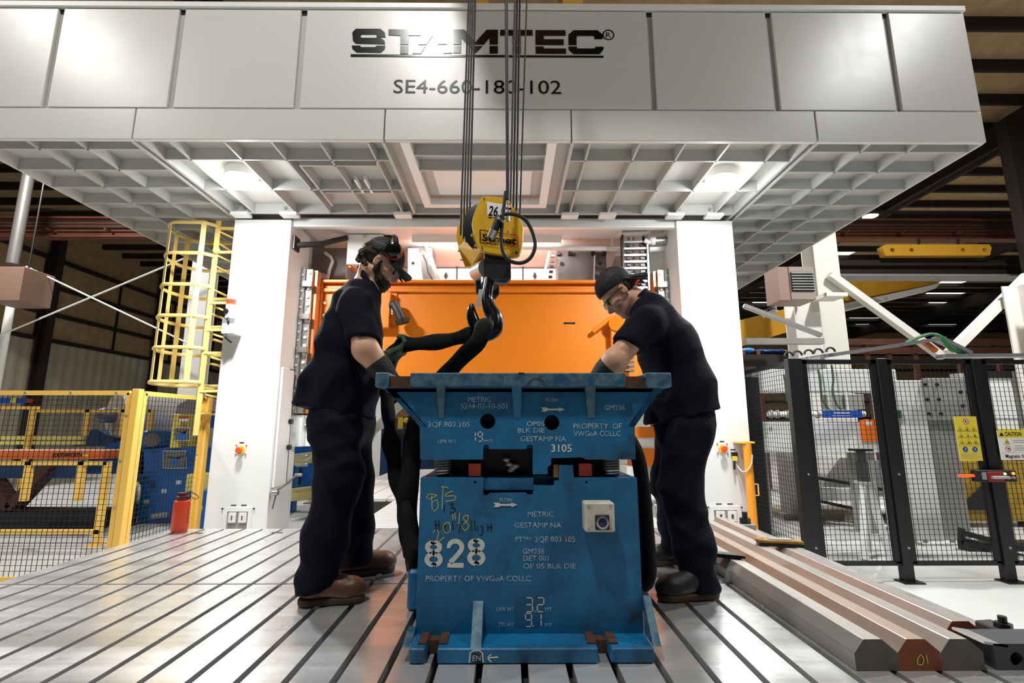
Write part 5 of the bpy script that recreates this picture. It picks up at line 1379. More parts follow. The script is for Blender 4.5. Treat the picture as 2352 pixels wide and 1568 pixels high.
def glasses(person, C, fr, m):
    f, sd, u = fr; g = lambda a, b, c: C + f * a + sd * b + u * c
    root = MB().tube([g(-0.004, -0.086, 0.006), g(0.05, -0.080, 0.012), g(0.092, -0.066, 0.012), g(0.106, -0.036, 0.022), g(0.112, 0, 0.012), g(0.106, 0.036, 0.022), g(0.092, 0.066, 0.012), g(0.05, 0.080, 0.012), g(-0.004, 0.086, 0.006)], 0.0032, 6).build('glasses', m, person, smooth=True)
    for b in (-1, 1):
        L = [g(0.094 + 0.014 * math.cos(t * 0.5) ** 2, b * (0.038 + 0.026 * math.cos(t)), 0.002 + 0.019 * math.sin(t)) for t in np.linspace(0, 2 * math.pi, 16, endpoint=False)]
        MB().prism(L, V3(f * 0.002)).build('lens', LENSM, root)
        MB().tube(L, 0.002, 5, closed=True).build('rim', m, root, smooth=True)
glasses(w1, C, HF, mat('clear_frame', (120, 120, 124), 0.3))
# ear defenders pushed up on the cap
t = None
cc = C + f * 0.042 - sd * (-0.0 if False else 0) + u * 0.072
side = sd if sd.y < 0 else -sd
ec = C + f * 0.040 + u * 0.080 + side * 0.094
em = MB().lathe(ec, side, [(0.0, -0.012), (0.036, -0.012), (0.043, 0.0), (0.045, 0.012), (0.040, 0.030), (0.022, 0.040), (0.0, 0.041)], 22).build('ear_defenders', mat('gloss_black_cup', (12, 11, 12), 0.14), w1, smooth=True)
MB().lathe(ec, side, [(0.044, -0.018), (0.048, -0.010), (0.045, -0.001)], 22).build('cup_ring', REDP, em, smooth=True)
ec2 = C + f * 0.040 + u * 0.080 - side * 0.094
MB().lathe(ec2, -side, [(0.0, -0.012), (0.036, -0.012), (0.043, 0.0), (0.045, 0.012), (0.040, 0.030), (0.022, 0.040), (0.0, 0.041)], 22).build('ear_cup', mat('gloss_black_cup', (12, 11, 12), 0.14), em, smooth=True)
pts = [C + f * lerp(0.040, -0.02, math.sin(q)) + u * (0.075 + 0.102 * math.sin(q)) + side * (0.115 * math.cos(q)) for q in np.linspace(0.1, math.pi - 0.1, 16)]
MB().tube(pts, 0.007, 8, flat=(2.0, 0.6, V3(f))).build('head_band', BLACK, em, smooth=True)
pts = [ec + side * 0.01 + f * lerp(0, -0.13, q) + u * lerp(-0.005, 0.012 * math.sin(q * 6), q) for q in np.linspace(0, 1, 8)]
MB().tube(pts, 0.0022, 5).build('wire_arm', GALV, em, smooth=True)

# hands: gloves with five separate fingers closing on what is held
def glove(person, wrist, palm_c, fdir, pdir, m, curl, cuff_from=None, mcuff=None, scale=1.0, spread=1.0):
    """fdir = finger direction from the palm, pdir = palm facing (fingers curl towards it), thumb on the side fdir x pdir"""
    fd, pd = Vector(fdir).normalized(), Vector(pdir).normalized(); pd = (pd - fd * pd.dot(fd)).normalized(); td = fd.cross(pd); s_ = scale
    c = Vector(palm_c); wv = Vector(wrist)
    S_ = Sdf(np.minimum(c, wv) - 0.18, np.maximum(c, wv) + 0.18, 0.0045)
    S_.rbox(V3(c), (0.050 * s_, 0.043 * s_, 0.017 * s_), (fd, td, pd), 0.014, 0.01).cone(V3(wv), V3(c - fd * 0.03), 0.037 * s_, 0.030 * s_, 0.03)
    for i in range(4):
        b = (i - 1.5) * 0.022 * s_ * spread; L = (0.040, 0.046, 0.043, 0.034)[i] * s_; p0 = c + fd * (0.042 * s_) + td * b; dirv = fd; r0 = 0.0115 * s_
        for k in range(3):
            a = R(curl[k]); dirv = (dirv * math.cos(a) + pd * math.sin(a)); cr_ = fd.cross(pd)
            # stay in the fd/pd plane
            nx = p0 + dirv.normalized() * (L * (1.0, 0.75, 0.6)[k])
            S_.cone(V3(p0), V3(nx), r0, r0 * 0.92, 0.004); p0 = nx; r0 *= 0.93
            perp = (pd * dirv.dot(fd) - fd * dirv.dot(pd)); dirv = dirv.normalized(); pd_k = perp.normalized()
            if k < 2:
                an = R(curl[k + 1]); base = dirv; dirv = base * math.cos(an) + pd_k * math.sin(an); curl_done = True
                curl = list(curl); 
                # next loop adds its own curl relative to fd/pd; neutralise it
                fdk, pdk = fd, pd
                dirv_next = dirv
                S_._d = dirv
                # replace by direct segments
                nx2 = p0 + dirv * (L * (0.75, 0.6)[k])
                if k == 0:
                    S_.cone(V3(p0), V3(nx2), r0, r0 * 0.92, 0.004); p0 = nx2
                    perp = (pd * dirv.dot(fd) - fd * dirv.dot(pd)).normalized(); an = R(curl[2]); dirv = dirv * math.cos(an) + perp * math.sin(an)
                    nx3 = p0 + dirv * (L * 0.6); S_.cone(V3(p0), V3(nx3), r0 * 0.92, r0 * 0.8, 0.004)
                    break
    # thumb: leaves the side of the palm near its base
    p0 = c - fd * 0.02 * s_ - td * 0.040 * s_; p1 = p0 + (fd * 0.6 - td * 0.55 + pd * 0.45).normalized() * 0.042 * s_; p2 = p1 + (fd * 0.8 + pd * 0.75 + td * 0.1).normalized() * 0.036 * s_
    S_.cone(V3(p0), V3(p1), 0.016 * s_, 0.0135 * s_, 0.012).cone(V3(p1), V3(p2), 0.0135 * s_, 0.011 * s_, 0.004)
    me, o = S_.mesh('glove', m, 1); gl = link('glove', me, None, person, o)
    if cuff_from is not None:
        a = Vector(cuff_from); ax = (wv - a)
        MB().tube([a, a + ax * 0.4, a + ax * 0.9, wv + ax.normalized() * 0.02], [0.061, 0.058, 0.047, 0.043], 24).build('glove_cuff', mcuff or GLOVEB, gl, smooth=True)
    return gl
# far hand grips the sling from below; near hand reaches behind the die flange
gripc = S(918, 806, 0.06)
glove(w1, wr_f, V3(P(906, 812, 2.575)), (0.75, 0.0, 0.35), (-0.35, 0.15, 0.75), GLOVEG, (35, 60, 50), V3(Vector(el_f).lerp(Vector(wr_f), 0.25)), GLOVEB, 1.12)
glove(w1, wr_n, V3(Vector(wr_n) + Vector((0.075, 0.03, -0.03))), (0.85, 0.3, -0.3), (-0.2, 0.3, -0.9), GLOVEB, (25, 35, 30), V3(Vector(el_n).lerp(Vector(wr_n), 0.42)), GLOVEB, 1.05)

# ------------------------------------------------------------------ right worker (bending over the die, cap worn backwards)
Y0 = 2.62
C = P(1424, 672, Y0); HF = headframe(46, 6, -1); f, sd, u = HF
sh_n, sh_f = J(1488, 742, 2.42), J(1470, 735, 2.82)
el_n, wr_n = J(1412, 828, 2.38), J(1370, 872, 2.44)
el_f, wr_f = J(1410, 838, 2.84), J(1385, 880, 2.74)
A = Sdf((0.25, 2.1, 0.85), (1.15, 3.1, 1.8), 0.0045)
head_skin(A, C, HF)
A.cone(V3(C - f * 0.035 - u * 0.05), J(1478, 704, Y0), 0.056, 0.066, 0.03).cone(J(1478, 704, Y0), J(1520, 780, Y0), 0.07, 0.10, 0.05, flat=((0, 1, 0), 1.6))
for a, e, wv in ((sh_n, el_n, wr_n), (sh_f, el_f, wr_f)):
    A.cone(J(1484, 722, Y0), a, 0.06, 0.055, 0.03).chain([a, e, wv], [0.058, 0.055, 0.036], 0.03)
A.cone(el_n, V3(Vector(el_n).lerp(Vector(wr_n), 0.5)), 0.052, 0.046, 0.03)
me, o = A.mesh('person', SKIN); w2 = link('person', me, None, None, o, 'worker bending over the die in navy clothes and backward black cap', 'person')
eyes(w2, C, HF)
SH = Sdf((0.25, 2.1, 0.66), (1.32, 3.1, 1.66), 0.0065)
SH.cone(J(1490, 716, Y0), J(1532, 800, Y0), 0.100, 0.152, 0.05, flat=((0, 1, 0), (1.8, 1.35))).cone(J(1532, 800, Y0), J(1562, 890, Y0), 0.152, 0.172, 0.05, flat=((0, 1, 0), (1.35, 1.15)))
hem = (P(1570, 953, Y0), (0.22, 0, -1))
SH.cone(J(1562, 890, Y0), J(1572, 975, Y0), 0.172, 0.184, 0.05, flat=((0, 1, 0), (1.15, 1.08)), cut=hem)
SH.cone(J(1510, 930, Y0), J(1505, 975, Y0), 0.05, 0.045, 0.05, flat=((0, 1, 0), 2.4), cut=hem)
SH.cone(J(1484, 716, Y0), sh_n, 0.074, 0.082, 0.05).cone(J(1484, 716, Y0), sh_f, 0.07, 0.076, 0.05)
d = (Vector(el_n) - Vector(sh_n)).normalized()
SH.cone(sh_n, V3(Vector(sh_n) + d * 0.25), 0.084, 0.078, 0.03, cut=(J(1434, 790, 2.4), V3(d + Vector((0.15, 0, -0.35)))))
d2 = (Vector(el_f) - Vector(sh_f)).normalized()
SH.cone(sh_f, V3(Vector(sh_f) + d2 * 0.25), 0.074, 0.076, 0.03, cut=(V3(Vector(sh_f) + d2 * 0.2), V3(d2)))
SH.folds([(0.010, (0.8, 0.2, 0.7), 0.17, 0.9, 0.5), (0.008, (-0.4, 0.3, 1), 0.14, 2.4, 0.7), (0.006, (1, -0.4, -0.3), 0.10, 0.6, 0.6)])
me, o = SH.mesh('shirt', NAVY); shirt2 = link('shirt', me, None, w2, o)
pts = []
c0, c1 = P(1487, 674, Y0), P(1446, 716, Y0)
for i in range(24):
    t = 2 * math.pi * i / 24
    mid = c0.lerp(c1, 0.5 - 0.5 * math.cos(t)); pts.append((mid.x, Y0 + 0.082 * math.sin(t), mid.z))
MB().tube(pts, 0.022, 8, closed=True, flat=(1.5, 0.42, (-0.4, 0, 1))).build('collar', NAVY, shirt2, smooth=True)
TR = Sdf((0.55, 2.1, 0.0), (1.32, 3.35, 1.0), 0.0075)
TR.cone(J(1572, 920, Y0), J(1572, 985, Y0), 0.148, 0.152, 0.05, flat=((0, 1, 0), 1.05))
TR.chain([J(1578, 990, 2.54), J(1562, 1120, 2.52)], [0.125, 0.100], 0.06).chain([J(1562, 1120, 2.52), J(1590, 1240, 2.50)], [0.100, 0.095], 0.06).cone(J(1590, 1240, 2.50), J(1610, 1345, 2.48), 0.095, 0.085, 0.05, cut=(J(1606, 1352, 2.48), (-0.15, 0, -1)))
TR.chain([J(1556, 990, 2.74), J(1540, 1110, 2.84)], [0.120, 0.100], 0.06).chain([J(1540, 1110, 2.84), J(1552, 1200, 2.96)], [0.100, 0.092], 0.06).cone(J(1552, 1200, 2.96), J(1552, 1275, 3.02), 0.092, 0.085, 0.05, cut=(J(1552, 1272, 3.02), (-0.1, 0, -1)))
TR.folds([(0.012, (0.5, 0.1, 1), 0.15, 1.7, 0.8), (0.012, (1, 0.2, -0.35), 0.14, 0.2, 0.6), (0.008, (-0.6, 0.3, 1), 0.10, 2.1, 0.7)])
me, o = TR.mesh('trousers', NAVYP); link('trousers', me, None, w2, o)
flatp = lambda x, y, Y: Vector((P(x, y, Y).x, Y, 0))
boot(w2, 'boot', flatp(1650, 1365, 2.47), flatp(1514, 1372, 2.43), BOOTK)
boot(w2, 'boot', flatp(1600, 1285, 3.05), flatp(1490, 1282, 3.02), BOOTK)
g = lambda a, b, c: V3(C + f * a + sd * b + u * c)
HR = Sdf(V3(C - Vector((0.2, 0.16, 0.2))), V3(C + Vector((0.2, 0.16, 0.2))), 0.004)
HR.ell(g(-0.03, 0, 0.015), (0.078, 0.080, 0.075), HF, 0.01, cut=(g(-0.030, 0, 0), V3(f * 1.0 + u * 0.2)))
HR.folds([(0.004, (1, 0.5, 1), 0.02, 0, 1.2)])
me, o = HR.mesh('hair', HAIR, 1); link('hair', me, None, w2, o)
cap2 = cap(w2, C, HF, True)
side = sd if sd.y < 0 else -sd
cx = C + u * 0.085 + side * 0.0885 + f * -0.01
text('OLYMPIA', cx + f * 0.035 + u * 0.0, cx - f * 0.045, mat('grey_thread', (70, 72, 76), 0.7), cap2, 'cap_lettering', h=0.014, nrm=side, th=0.004)
MB().tube([g(-0.10, -0.06, -0.01), g(-0.125, -0.03, -0.02), g(-0.13, 0, -0.022), g(-0.125, 0.03, -0.02)], 0.009, 8).build('ear_plug_cord', mat('hi_vis_orange', (240, 96, 30), 0.5), w2, smooth=True)
glasses(w2, C, HF, mat('black_frame', (14, 14, 15), 0.3))
glove(w2, wr_n, V3(Vector(wr_n) + Vector((-0.06, 0.03, -0.05))), (-0.7, 0.3, -0.6), (0.3, 0.3, -0.85), GLOVEB, (25, 35, 30), V3(Vector(el_n).lerp(Vector(wr_n), 0.25)), GLOVEB, 1.05)
glove(w2, wr_f, V3(Vector(wr_f) + Vector((-0.06, -0.02, -0.05))), (-0.7, -0.2, -0.6), (0.3, -0.3, -0.85), GLOVEB, (25, 35, 30), V3(Vector(el_f).lerp(Vector(wr_f), 0.3)), GLOVEB, 1.05)

# ================================================================== right: black mesh fence and the cell behind it
def mesh_panel(name, parent, a, b, z0, z1, step, m, wr=0.0019):
    """square wire mesh between plan points a and b"""
    a, b = Vector((a[0], a[1], 0)), Vector((b[0], b[1], 0)); L = (b - a).length; d = (b - a) / L; nn = Vector((-d.y, d.x, 0)); mb = MB()
    def bar(p, q, s1, s2):
        vs = []
        for e in (p, q):
            for (i, j) in ((-1, -1), (1, -1), (1, 1), (-1, 1)): vs.append(e + s1 * (i * wr) + s2 * (j * wr))
        mb.add(vs, [(0, 1, 5, 4), (1, 2, 6, 5), (2, 3, 7, 6), (3, 0, 4, 7)])
    U = Vector((0, 0, 1)); n = int(L / step)
    for i in range(1, n + 1):
        p = a + d * (i * L / (n + 1)); bar(p + U * z0, p + U * z1, d, nn)
    k = int((z1 - z0) / step)
    for i in range(1, k + 1):
        z = z0 + i * (z1 - z0) / (k + 1); bar(a + U * z + nn * wr * 2, b + U * z + nn * wr * 2, U, nn)
    return mb.build(name, m, parent, kind='stuff')
FYR = 5.07
DKF = mat('fence_black', (10, 10, 13), 0.45)
fz1 = P(1900, 826, FYR).z; fzb = P(1900, 1293, FYR).z
def fence(name, label, cat, pts, post_w, m, zt, zb, step, posts=True):
    pass
fx_ = [P(1843, 1050, FYR).x, P(2048, 1050, FYR).x, P(2272, 1050, FYR).x]
fx_.append(fx_[2] + (fx_[2] - fx_[1]) * 1.02)
bf = thing('mesh_fence', 'black steel mesh safety fence around the robot cell', 'fence', (fx_[1], FYR, FLOOR_Z))
for i, x in enumerate(fx_):
    hw = 0.075 if i == 0 else 0.05
    p = MB().box((x - hw, FYR - 0.04, FLOOR_Z), (x + hw, FYR + 0.04, fz1 + 0.01)).build('fence_post', DKF, bf, bevel=0.003)
    MB().box((x - 0.10, FYR - 0.10, FLOOR_Z), (x + 0.10, FYR + 0.05, FLOOR_Z + 0.012)).build('foot_plate', DKF, p)
    for z in (fzb + 0.15, fzb + 0.85):
        bolt(p, (x + 0.02, FYR - 0.04, z), 0.010, N0, 0.01, GALV)
for i in range(3):
    x0, x1 = fx_[i] + (0.08 if i == 0 else 0.055), fx_[i + 1] - 0.055
    fr = MB().box((x0, FYR - 0.02, fz1 - 0.045), (x1, FYR + 0.02, fz1)).box((x0, FYR - 0.02, fzb - 0.02), (x1, FYR + 0.02, fzb + 0.02)).box((x0, FYR - 0.02, fzb), (x0 + 0.05, FYR + 0.02, fz1)).box((x1 - 0.05, FYR - 0.02, fzb), (x1, FYR + 0.02, fz1)).build('panel_frame', DKF, bf)
    mesh_panel('wire_mesh', fr, (x0 + 0.03, FYR), (x1 - 0.03, FYR), fzb + 0.02, fz1 - 0.04, 0.05, WIRE)
# side run receding to the column
xa = fx_[0]; y1 = 6.25
for k, yy in enumerate((y1,)):
    p = MB().box((xa - 0.04, yy - 0.04, FLOOR_Z), (xa + 0.04, yy + 0.04, fz1)).build('fence_post', DKF, bf)
    for z in (-0.1, 0.3, 0.62, 0.95):
        bolt(p, (xa - 0.02, yy - 0.04, z), 0.010, N0, 0.01, GALV)
fr = MB().box((xa - 0.02, FYR + 0.045, fz1 - 0.045), (xa + 0.02, y1 - 0.045, fz1)).box((xa - 0.02, FYR + 0.045, fzb - 0.02), (xa + 0.02, y1 - 0.045, fzb + 0.02)).box((xa - 0.02, y1 - 0.09, fzb), (xa + 0.02, y1 - 0.05, fz1)).build('panel_frame', DKF, bf)
mesh_panel('wire_mesh', fr, (xa, FYR + 0.05), (xa, y1 - 0.06), fzb + 0.02, fz1 - 0.04, 0.05, WIRE)
# another black post right at the column
xq = P(1722, 1000, 6.45).x
p = MB().box((xq - 0.02, 6.42, FLOOR_Z), (xq + 0.16, 6.50, fz1 - 0.05)).build('fence_post', DKF, bf)

# signs and gate switch on the fence
FS = FYR - 0.05
a, b = P(2197, 1058, FS), P(2240, 956, FS)
sg = thing('pictogram_sign', 'tall yellow sign of warning pictograms on the black fence', 'sign', (a.x, FS, a.z))
x0, x1, z0, z1 = P(2196, 1000, FS).x, P(2248, 1000, FS).x, a.z, b.z
MB().box((x0, FS - 0.004, z0), (x1, FS, z1)).build('sign_plate', SIGNY, sg)
sgp = lambda u_, v_: Vector((lerp(x0, x1, u_), FS - 0.004, lerp(z1, z0, v_)))
MB().prism(circ(sgp(0.5, 0.12), 0.026), (0, -0.001, 0)).build('prohibition_disc', SIGNW, sg)
MB().ribbon(circ(sgp(0.5, 0.12), 0.026), 0.006, N0, True, 0.003).ribbon([sgp(0.42, 0.09), sgp(0.58, 0.15)], 0.005, N0, False, 0.003).build('prohibition_ring', REDP, sg)
MB().prism([sgp(0.46, 0.14), sgp(0.46, 0.10), sgp(0.52, 0.085), sgp(0.55, 0.14)], (0, -0.002, 0)).build('hand_symbol', INK, sg)
for r_ in range(3):
    for c_ in range(3):
        u0, v0 = 0.2 + 0.3 * c_, 0.33 + 0.145 * r_
        tri = [sgp(u0 - 0.12, v0), sgp(u0 + 0.12, v0), sgp(u0, v0 - 0.10)]
        MB().ribbon(tri, 0.0035, N0, True, 0.0025).build('warning_triangle', INK, sg)
        MB().prism([sgp(u0 - 0.03, v0 - 0.015), sgp(u0 + 0.03 * (1 + (r_ + c_) % 2), v0 - 0.015), sgp(u0 + 0.01, v0 - 0.05 - 0.005 * c_)], (0, -0.002, 0)).build('symbol', INK, sg)
for k, v_ in enumerate((0.33, 0.475, 0.62, 0.66)):
    MB().ribbon([sgp(0.04, v_ + 0.012), sgp(0.96, v_ + 0.012)], 0.0015, N0, False, 0.002).build('rule_line', INK, sg)
for u_ in (0.3, 0.72):
    MB().prism(circ(sgp(u_, 0.745), 0.027), (0, -0.0012, 0)).build('mandatory_disc', BLUEB, sg)
    MB().ribbon([sgp(u_, 0.715), sgp(u_, 0.755)], 0.007, N0, False, 0.003).ribbon([sgp(u_, 0.765), sgp(u_, 0.772)], 0.007, N0, False, 0.003).build('symbol', SIGNW, sg)
for k in range(4):
    MB().ribbon([sgp(0.06, 0.84 + 0.035 * k), sgp(0.9 - 0.2 * (k % 2), 0.84 + 0.035 * k)], 0.003, N0, False, 0.002).build('small_print', GREYP, sg)
x0, x1 = P(2292, 1010, FS).x, P(2357, 1010, FS).x; z0, z1 = P(2320, 1056, FS).z, P(2320, 988, FS).z
cs = thing('caution_sign', 'white and yellow magnetic field caution sign on the black fence', 'sign', (x0, FS, z0))
MB().box((x0, FS - 0.004, z0), (x1, FS, z1)).build('sign_plate', SIGNW, cs)
cgp = lambda u_, v_: Vector((lerp(x0, x1, u_), FS - 0.004, lerp(z1, z0, v_)))
MB().box((x0, FS - 0.005, lerp(z1, z0, 0.25)), (x1, FS - 0.004, z1)).build('header_band', SIGNY, cs)
MB().prism([cgp(0.06, 0.19), cgp(0.22, 0.19), cgp(0.14, 0.06)], (0, -0.0025, 0)).build('alert_triangle', INK, cs)
text('CAUTION', cgp(0.26, 0.19), cgp(0.84, 0.19), INK, cs, h=0.040, th=0.003, bold=0.015)
text('Magnetic field', cgp(0.16, 0.93), cgp(0.97, 0.93), INK, cs, h=0.036, th=0.002, bold=0.01)
MB().prism([cgp(0.17, 0.47), cgp(0.40, 0.47), cgp(0.285, 0.29)], (0, -0.0015, 0)).build('warning_triangle', SIGNY, cs)
MB().ribbon([cgp(0.17, 0.47), cgp(0.40, 0.47), cgp(0.285, 0.29)], 0.003, N0, True, 0.003).ribbon([cgp(0.25, 0.44), cgp(0.25, 0.37), cgp(0.32, 0.37), cgp(0.32, 0.44)], 0.006, N0, False, 0.003).build('magnet_symbol', INK, cs)
MB().ribbon(circ(cgp(0.29, 0.62), 0.026), 0.005, N0, True, 0.003).ribbon([cgp(0.23, 0.57), cgp(0.35, 0.67)], 0.004, N0, False, 0.003).build('prohibition_ring', REDP, cs)
MB().prism([cgp(0.25, 0.60), cgp(0.34, 0.59), cgp(0.31, 0.66)], (0, -0.002, 0)).build('heart_symbol', INK, cs)
for k, v_ in enumerate((0.34, 0.41, 0.53, 0.60, 0.67)):
    MB().ribbon([cgp(0.52, v_), cgp(0.95 - 0.06 * (k % 3), v_)], 0.006, N0, False, 0.002).build('small_print', GREYP, cs)
MB().ribbon([cgp(0.02, 0.75), cgp(0.98, 0.75)], 0.002, N0, False, 0.002).ribbon([cgp(0.47, 0.26), cgp(0.47, 0.75)], 0.002, N0, False, 0.002).build('rule_line', GREYP, cs)
sw_ = thing('gate_switch', 'black and red gate lock switch across the fence post', 'switch', P(2255, 1092, FS))
gz = P(2255, 1092, FS).z
GX = lambda px: P(px, 1092, FS).x
MB().box((GX(2228), FS - 0.07, gz - 0.055), (GX(2320), FS, gz + 0.06)).build('switch_body', BLACK, sw_, bevel=0.008)
MB().box((GX(2252), FS - 0.08, gz - 0.05), (GX(2288), FS - 0.07, gz + 0.045)).build('cover', mat('dark_red', (150, 30, 26), 0.4), sw_, bevel=0.004)
MB().cyl((GX(2256), FS - 0.10, gz - 0.008), (GX(2294), FS - 0.10, gz - 0.008), 0.014, 10).build('slide_bolt', GALV, sw_, smooth=True)
MB().box((GX(2240), FS - 0.085, gz - 0.03), (GX(2248), FS - 0.07, gz + 0.04)).build('latch', GALV, sw_)
MB().box((GX(2196), FS - 0.05, gz - 0.008), (GX(2228), FS - 0.02, gz + 0.016)).build('status_lamp', mat('lamp_red', (255, 60, 20), 0.4, emit=2.5), sw_)
MB().ball((GX(2292), FS - 0.075, gz + 0.025), 0.012, 8, 6).build('status_lamp', mat('lamp_green', (190, 255, 150), 0.4, emit=3), sw_)
MB().ball((GX(2311), FS - 0.075, gz + 0.028), 0.014, 8, 6).build('status_lamp', mat('lamp_amber', (255, 120, 20), 0.4, emit=3), sw_)
for px in (2300, 2310):
    MB().cyl((GX(px), FS - 0.07, gz - 0.012), (GX(px), FS - 0.085, gz - 0.012), 0.014, 12).build('push_button', GALV, sw_)

# ---- yellow pipe stand-off by the right column, chain and key switch
ppx = lambda y: P(1718, y, 5.5)
yp = thing('safety_bar', 'upright yellow safety bar leaning beside the right press column', 'bar', (P(1722, 1100, 5.48).x, 5.48, FLOOR_Z))
xp = P(1722, 1100, 5.48).x
MB().cyl((xp, 5.48, FLOOR_Z), (xp, 5.48, P(0, 1016, 5.48).z), 0.045, 16).build('pipe', mat('bar_orange_yellow', (246, 158, 40), 0.45), yp, smooth=True)
MB().tube([(xp + 0.04, 5.48, P(0, 1113, 5.48).z), (xp + 0.085, 5.48, P(0, 1113, 5.48).z), (xp + 0.085, 5.48, P(0, 1139, 5.48).z), (xp + 0.04, 5.48, P(0, 1139, 5.48).z)], 0.009, 8).build('handle', YELLOW, yp, smooth=True)
MB().box((xp - 0.10, 5.44, P(0, 1018, 5.48).z), (xp + 0.07, 5.598, P(0, 1014, 5.48).z)).build('bracket', YELLOW, yp)
pts = spline([P(1728, 1044, 5.43), P(1726, 1065, 5.42), P(1716, 1080, 5.44), P(1704, 1082, 5.5), P(1693, 1068, 5.57), P(1689, 1056, 5.58)], 5)
MB().tube(pts, 0.006, 6).build('chain', mat('chain_white', (220, 216, 206), 0.4), yp, smooth=True)
ks = thing('key_switch', 'black interlock key with yellow tag hanging on right column', 'switch', P(1686, 1050, 5.57))
MB().box(P(1683, 1052, 5.56), P(1691, 1038, 5.598)).build('switch_body', BLACK, ks)
MB().box(P(1683, 1058, 5.55), P(1692, 1047, 5.57)).build('key_tag', SIGNY, ks)
MB().cyl(P(1687, 1058, 5.56), P(1687, 1078, 5.56), 0.012, 10).build('key_handle', BLACK, ks)
MB().box(P(1678, 1033, 5.597), P(1689, 1031, 5.6)).build('name_tag', INK, ks)

# ---- machinery in the cell
MW = mat('machine_white', (216, 218, 216), 0.42, var=0.2, vscale=3, rgb2=(190, 190, 186))
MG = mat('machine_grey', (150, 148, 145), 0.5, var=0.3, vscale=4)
# white upright column with bolted head plate
UY = 6.6
uc = thing('machine_column', 'white machine column with bolted plate behind the black fence', 'machine', (P(2120, 1200, UY).x, UY, FLOOR_Z))
x0, x1 = P(2062, 900, UY).x, P(2122, 900, UY).x
MB().box((x0, UY, FLOOR_Z), (x1, UY + 0.5, P(0, 872, UY).z)).build('column_body', MW, uc, bevel=0.01)
MB().box((x1, UY + 0.06, FLOOR_Z), (x1 + 0.42, UY + 0.5, P(0, 880, UY).z)).build('shaded_side', MG, uc, bevel=0.01)  # grey body stands in for the column's shaded face
hx0, hx1, hz0, hz1 = x1 - 0.02, P(2235, 900, UY).x, P(0, 965, UY).z, P(0, 868, UY).z
MB().box((hx0, UY - 0.08, hz0), (hx1, UY, hz1)).build('head_plate', MG, uc, bevel=0.006)
for (px, py) in ((2123, 883), (2151, 883), (2205, 900), (2222, 900), (2128, 917), (2155, 917), (2210, 932), (2132, 950), (2160, 950)):
    bolt(uc, P(px, py, UY - 0.08), 0.022, N0, 0.02, BLACK)
MB().box((x0 - 0.02, UY - 0.12, FLOOR_Z), (x1 + 0.75, UY + 0.6, FLOOR_Z + 0.03)).build('base_plate', MW, uc)
for dx in (0.05, 0.40, 0.8):
    bolt(uc, (x0 + dx, UY - 0.06, FLOOR_Z + 0.03), 0.03, (0, 0, 1), 0.04, GREYP)
# long white feed box with orange end cover, blue label rail above
by = 6.9
fb = thing('feed_unit', 'long white feed unit with orange end cover behind the fence', 'machine', (P(1880, 1040, by).x, by, FLOOR_Z))
MB().box((P(1752, 1000, by).x, by, P(0, 1040, by).z), (P(2020, 1000, by).x, by + 0.6, P(0, 968, by).z)).build('housing', MW, fb, bevel=0.01)
MB().box((P(1976, 1000, by).x, by - 0.03, P(0, 1015, by).z), (P(2022, 1000, by).x, by, P(0, 963, by).z)).build('end_cover', mat('robot_orange', (244, 120, 14), 0.4), fb, bevel=0.01)
MB().box(P(1990, 977, by - 0.033), P(2002, 968, by - 0.03)).build('label', SIGNW, fb)
text('ES', P(1767, 989, by - 0.002), P(1774, 989, by - 0.002), INK, fb, h=0.05)
MB().cyl(P(1764, 951, by), P(1985, 950, by), 0.04, 14).build('air_manifold', MW, fb, smooth=True)
for px in (1768, 1782, 1806, 1875):
    MB().cyl(P(px, 951, by), P(px + 5, 951, by), 0.058, 14).build('collar', MG, fb, smooth=True)
MB().box(P(1893, 959, by - 0.06), P(1975, 942, by - 0.02)).build('blue_label', BLUEB, fb)
MB().ribbon([P(1915, 948, by - 0.06), P(1952, 948, by - 0.06)], 0.012, N0, False, 0.003).ribbon([P(1910, 954, by - 0.06), P(1955, 954, by - 0.06)], 0.008, N0, False, 0.003).build('label_print', SIGNW, fb)
MB().box(P(2042, 960, UY - 0.06), P(2062, 942, UY - 0.0)).build('green_block', mat('green_block', (20, 96, 50), 0.5), uc)
for (xa_, xb_) in ((1755, 1772), (2000, 2018)):
    MB().box((P(xa_, 1040, by).x, by + 0.1, FLOOR_Z), (P(xb_, 1040, by).x, by + 0.5, P(0, 1040, by).z)).build('leg', MG, fb)
# upper gantry frame and grey panels
gn = thing('gantry_frame', 'white gantry frame with hanging green cables above the feed unit', 'machine', (P(1930, 880, 7.2).x, 7.2, FLOOR_Z))
gy = 7.2
MB().box((P(1750, 870, gy).x, gy, P(0, 898, gy).z), (P(2060, 870, gy).x, gy + 0.4, P(0, 846, gy).z)).build('cross_beam', MW, gn, bevel=0.01)
for (xa_, xb_) in ((1892, 1922), (1932, 1972)):
    MB().box((P(xa_, 900, gy).x, gy - 0.1, P(0, 940, gy).z), (P(xb_, 900, gy).x, gy + 0.1, P(0, 905, gy).z)).build('gripper_block', MG, gn, bevel=0.006)
    MB().box((P(xa_ - 3, 900, gy).x, gy - 0.12, P(0, 942, gy).z), (P(xa_ + 3, 900, gy).x, gy - 0.1, P(0, 900, gy).z)).build('slide_rail', MW, gn)
for (xa_, yt_) in ((1738, 846), (2062, 846)):
    MB().box((P(xa_, 900, gy).x, gy + 0.1, FLOOR_Z), (P(xa_ + 14, 900, gy).x, gy + 0.3, P(0, yt_, gy).z)).build('upright', MG, gn)
GREENC = mat('green_cable', (60, 92, 48), 0.6)
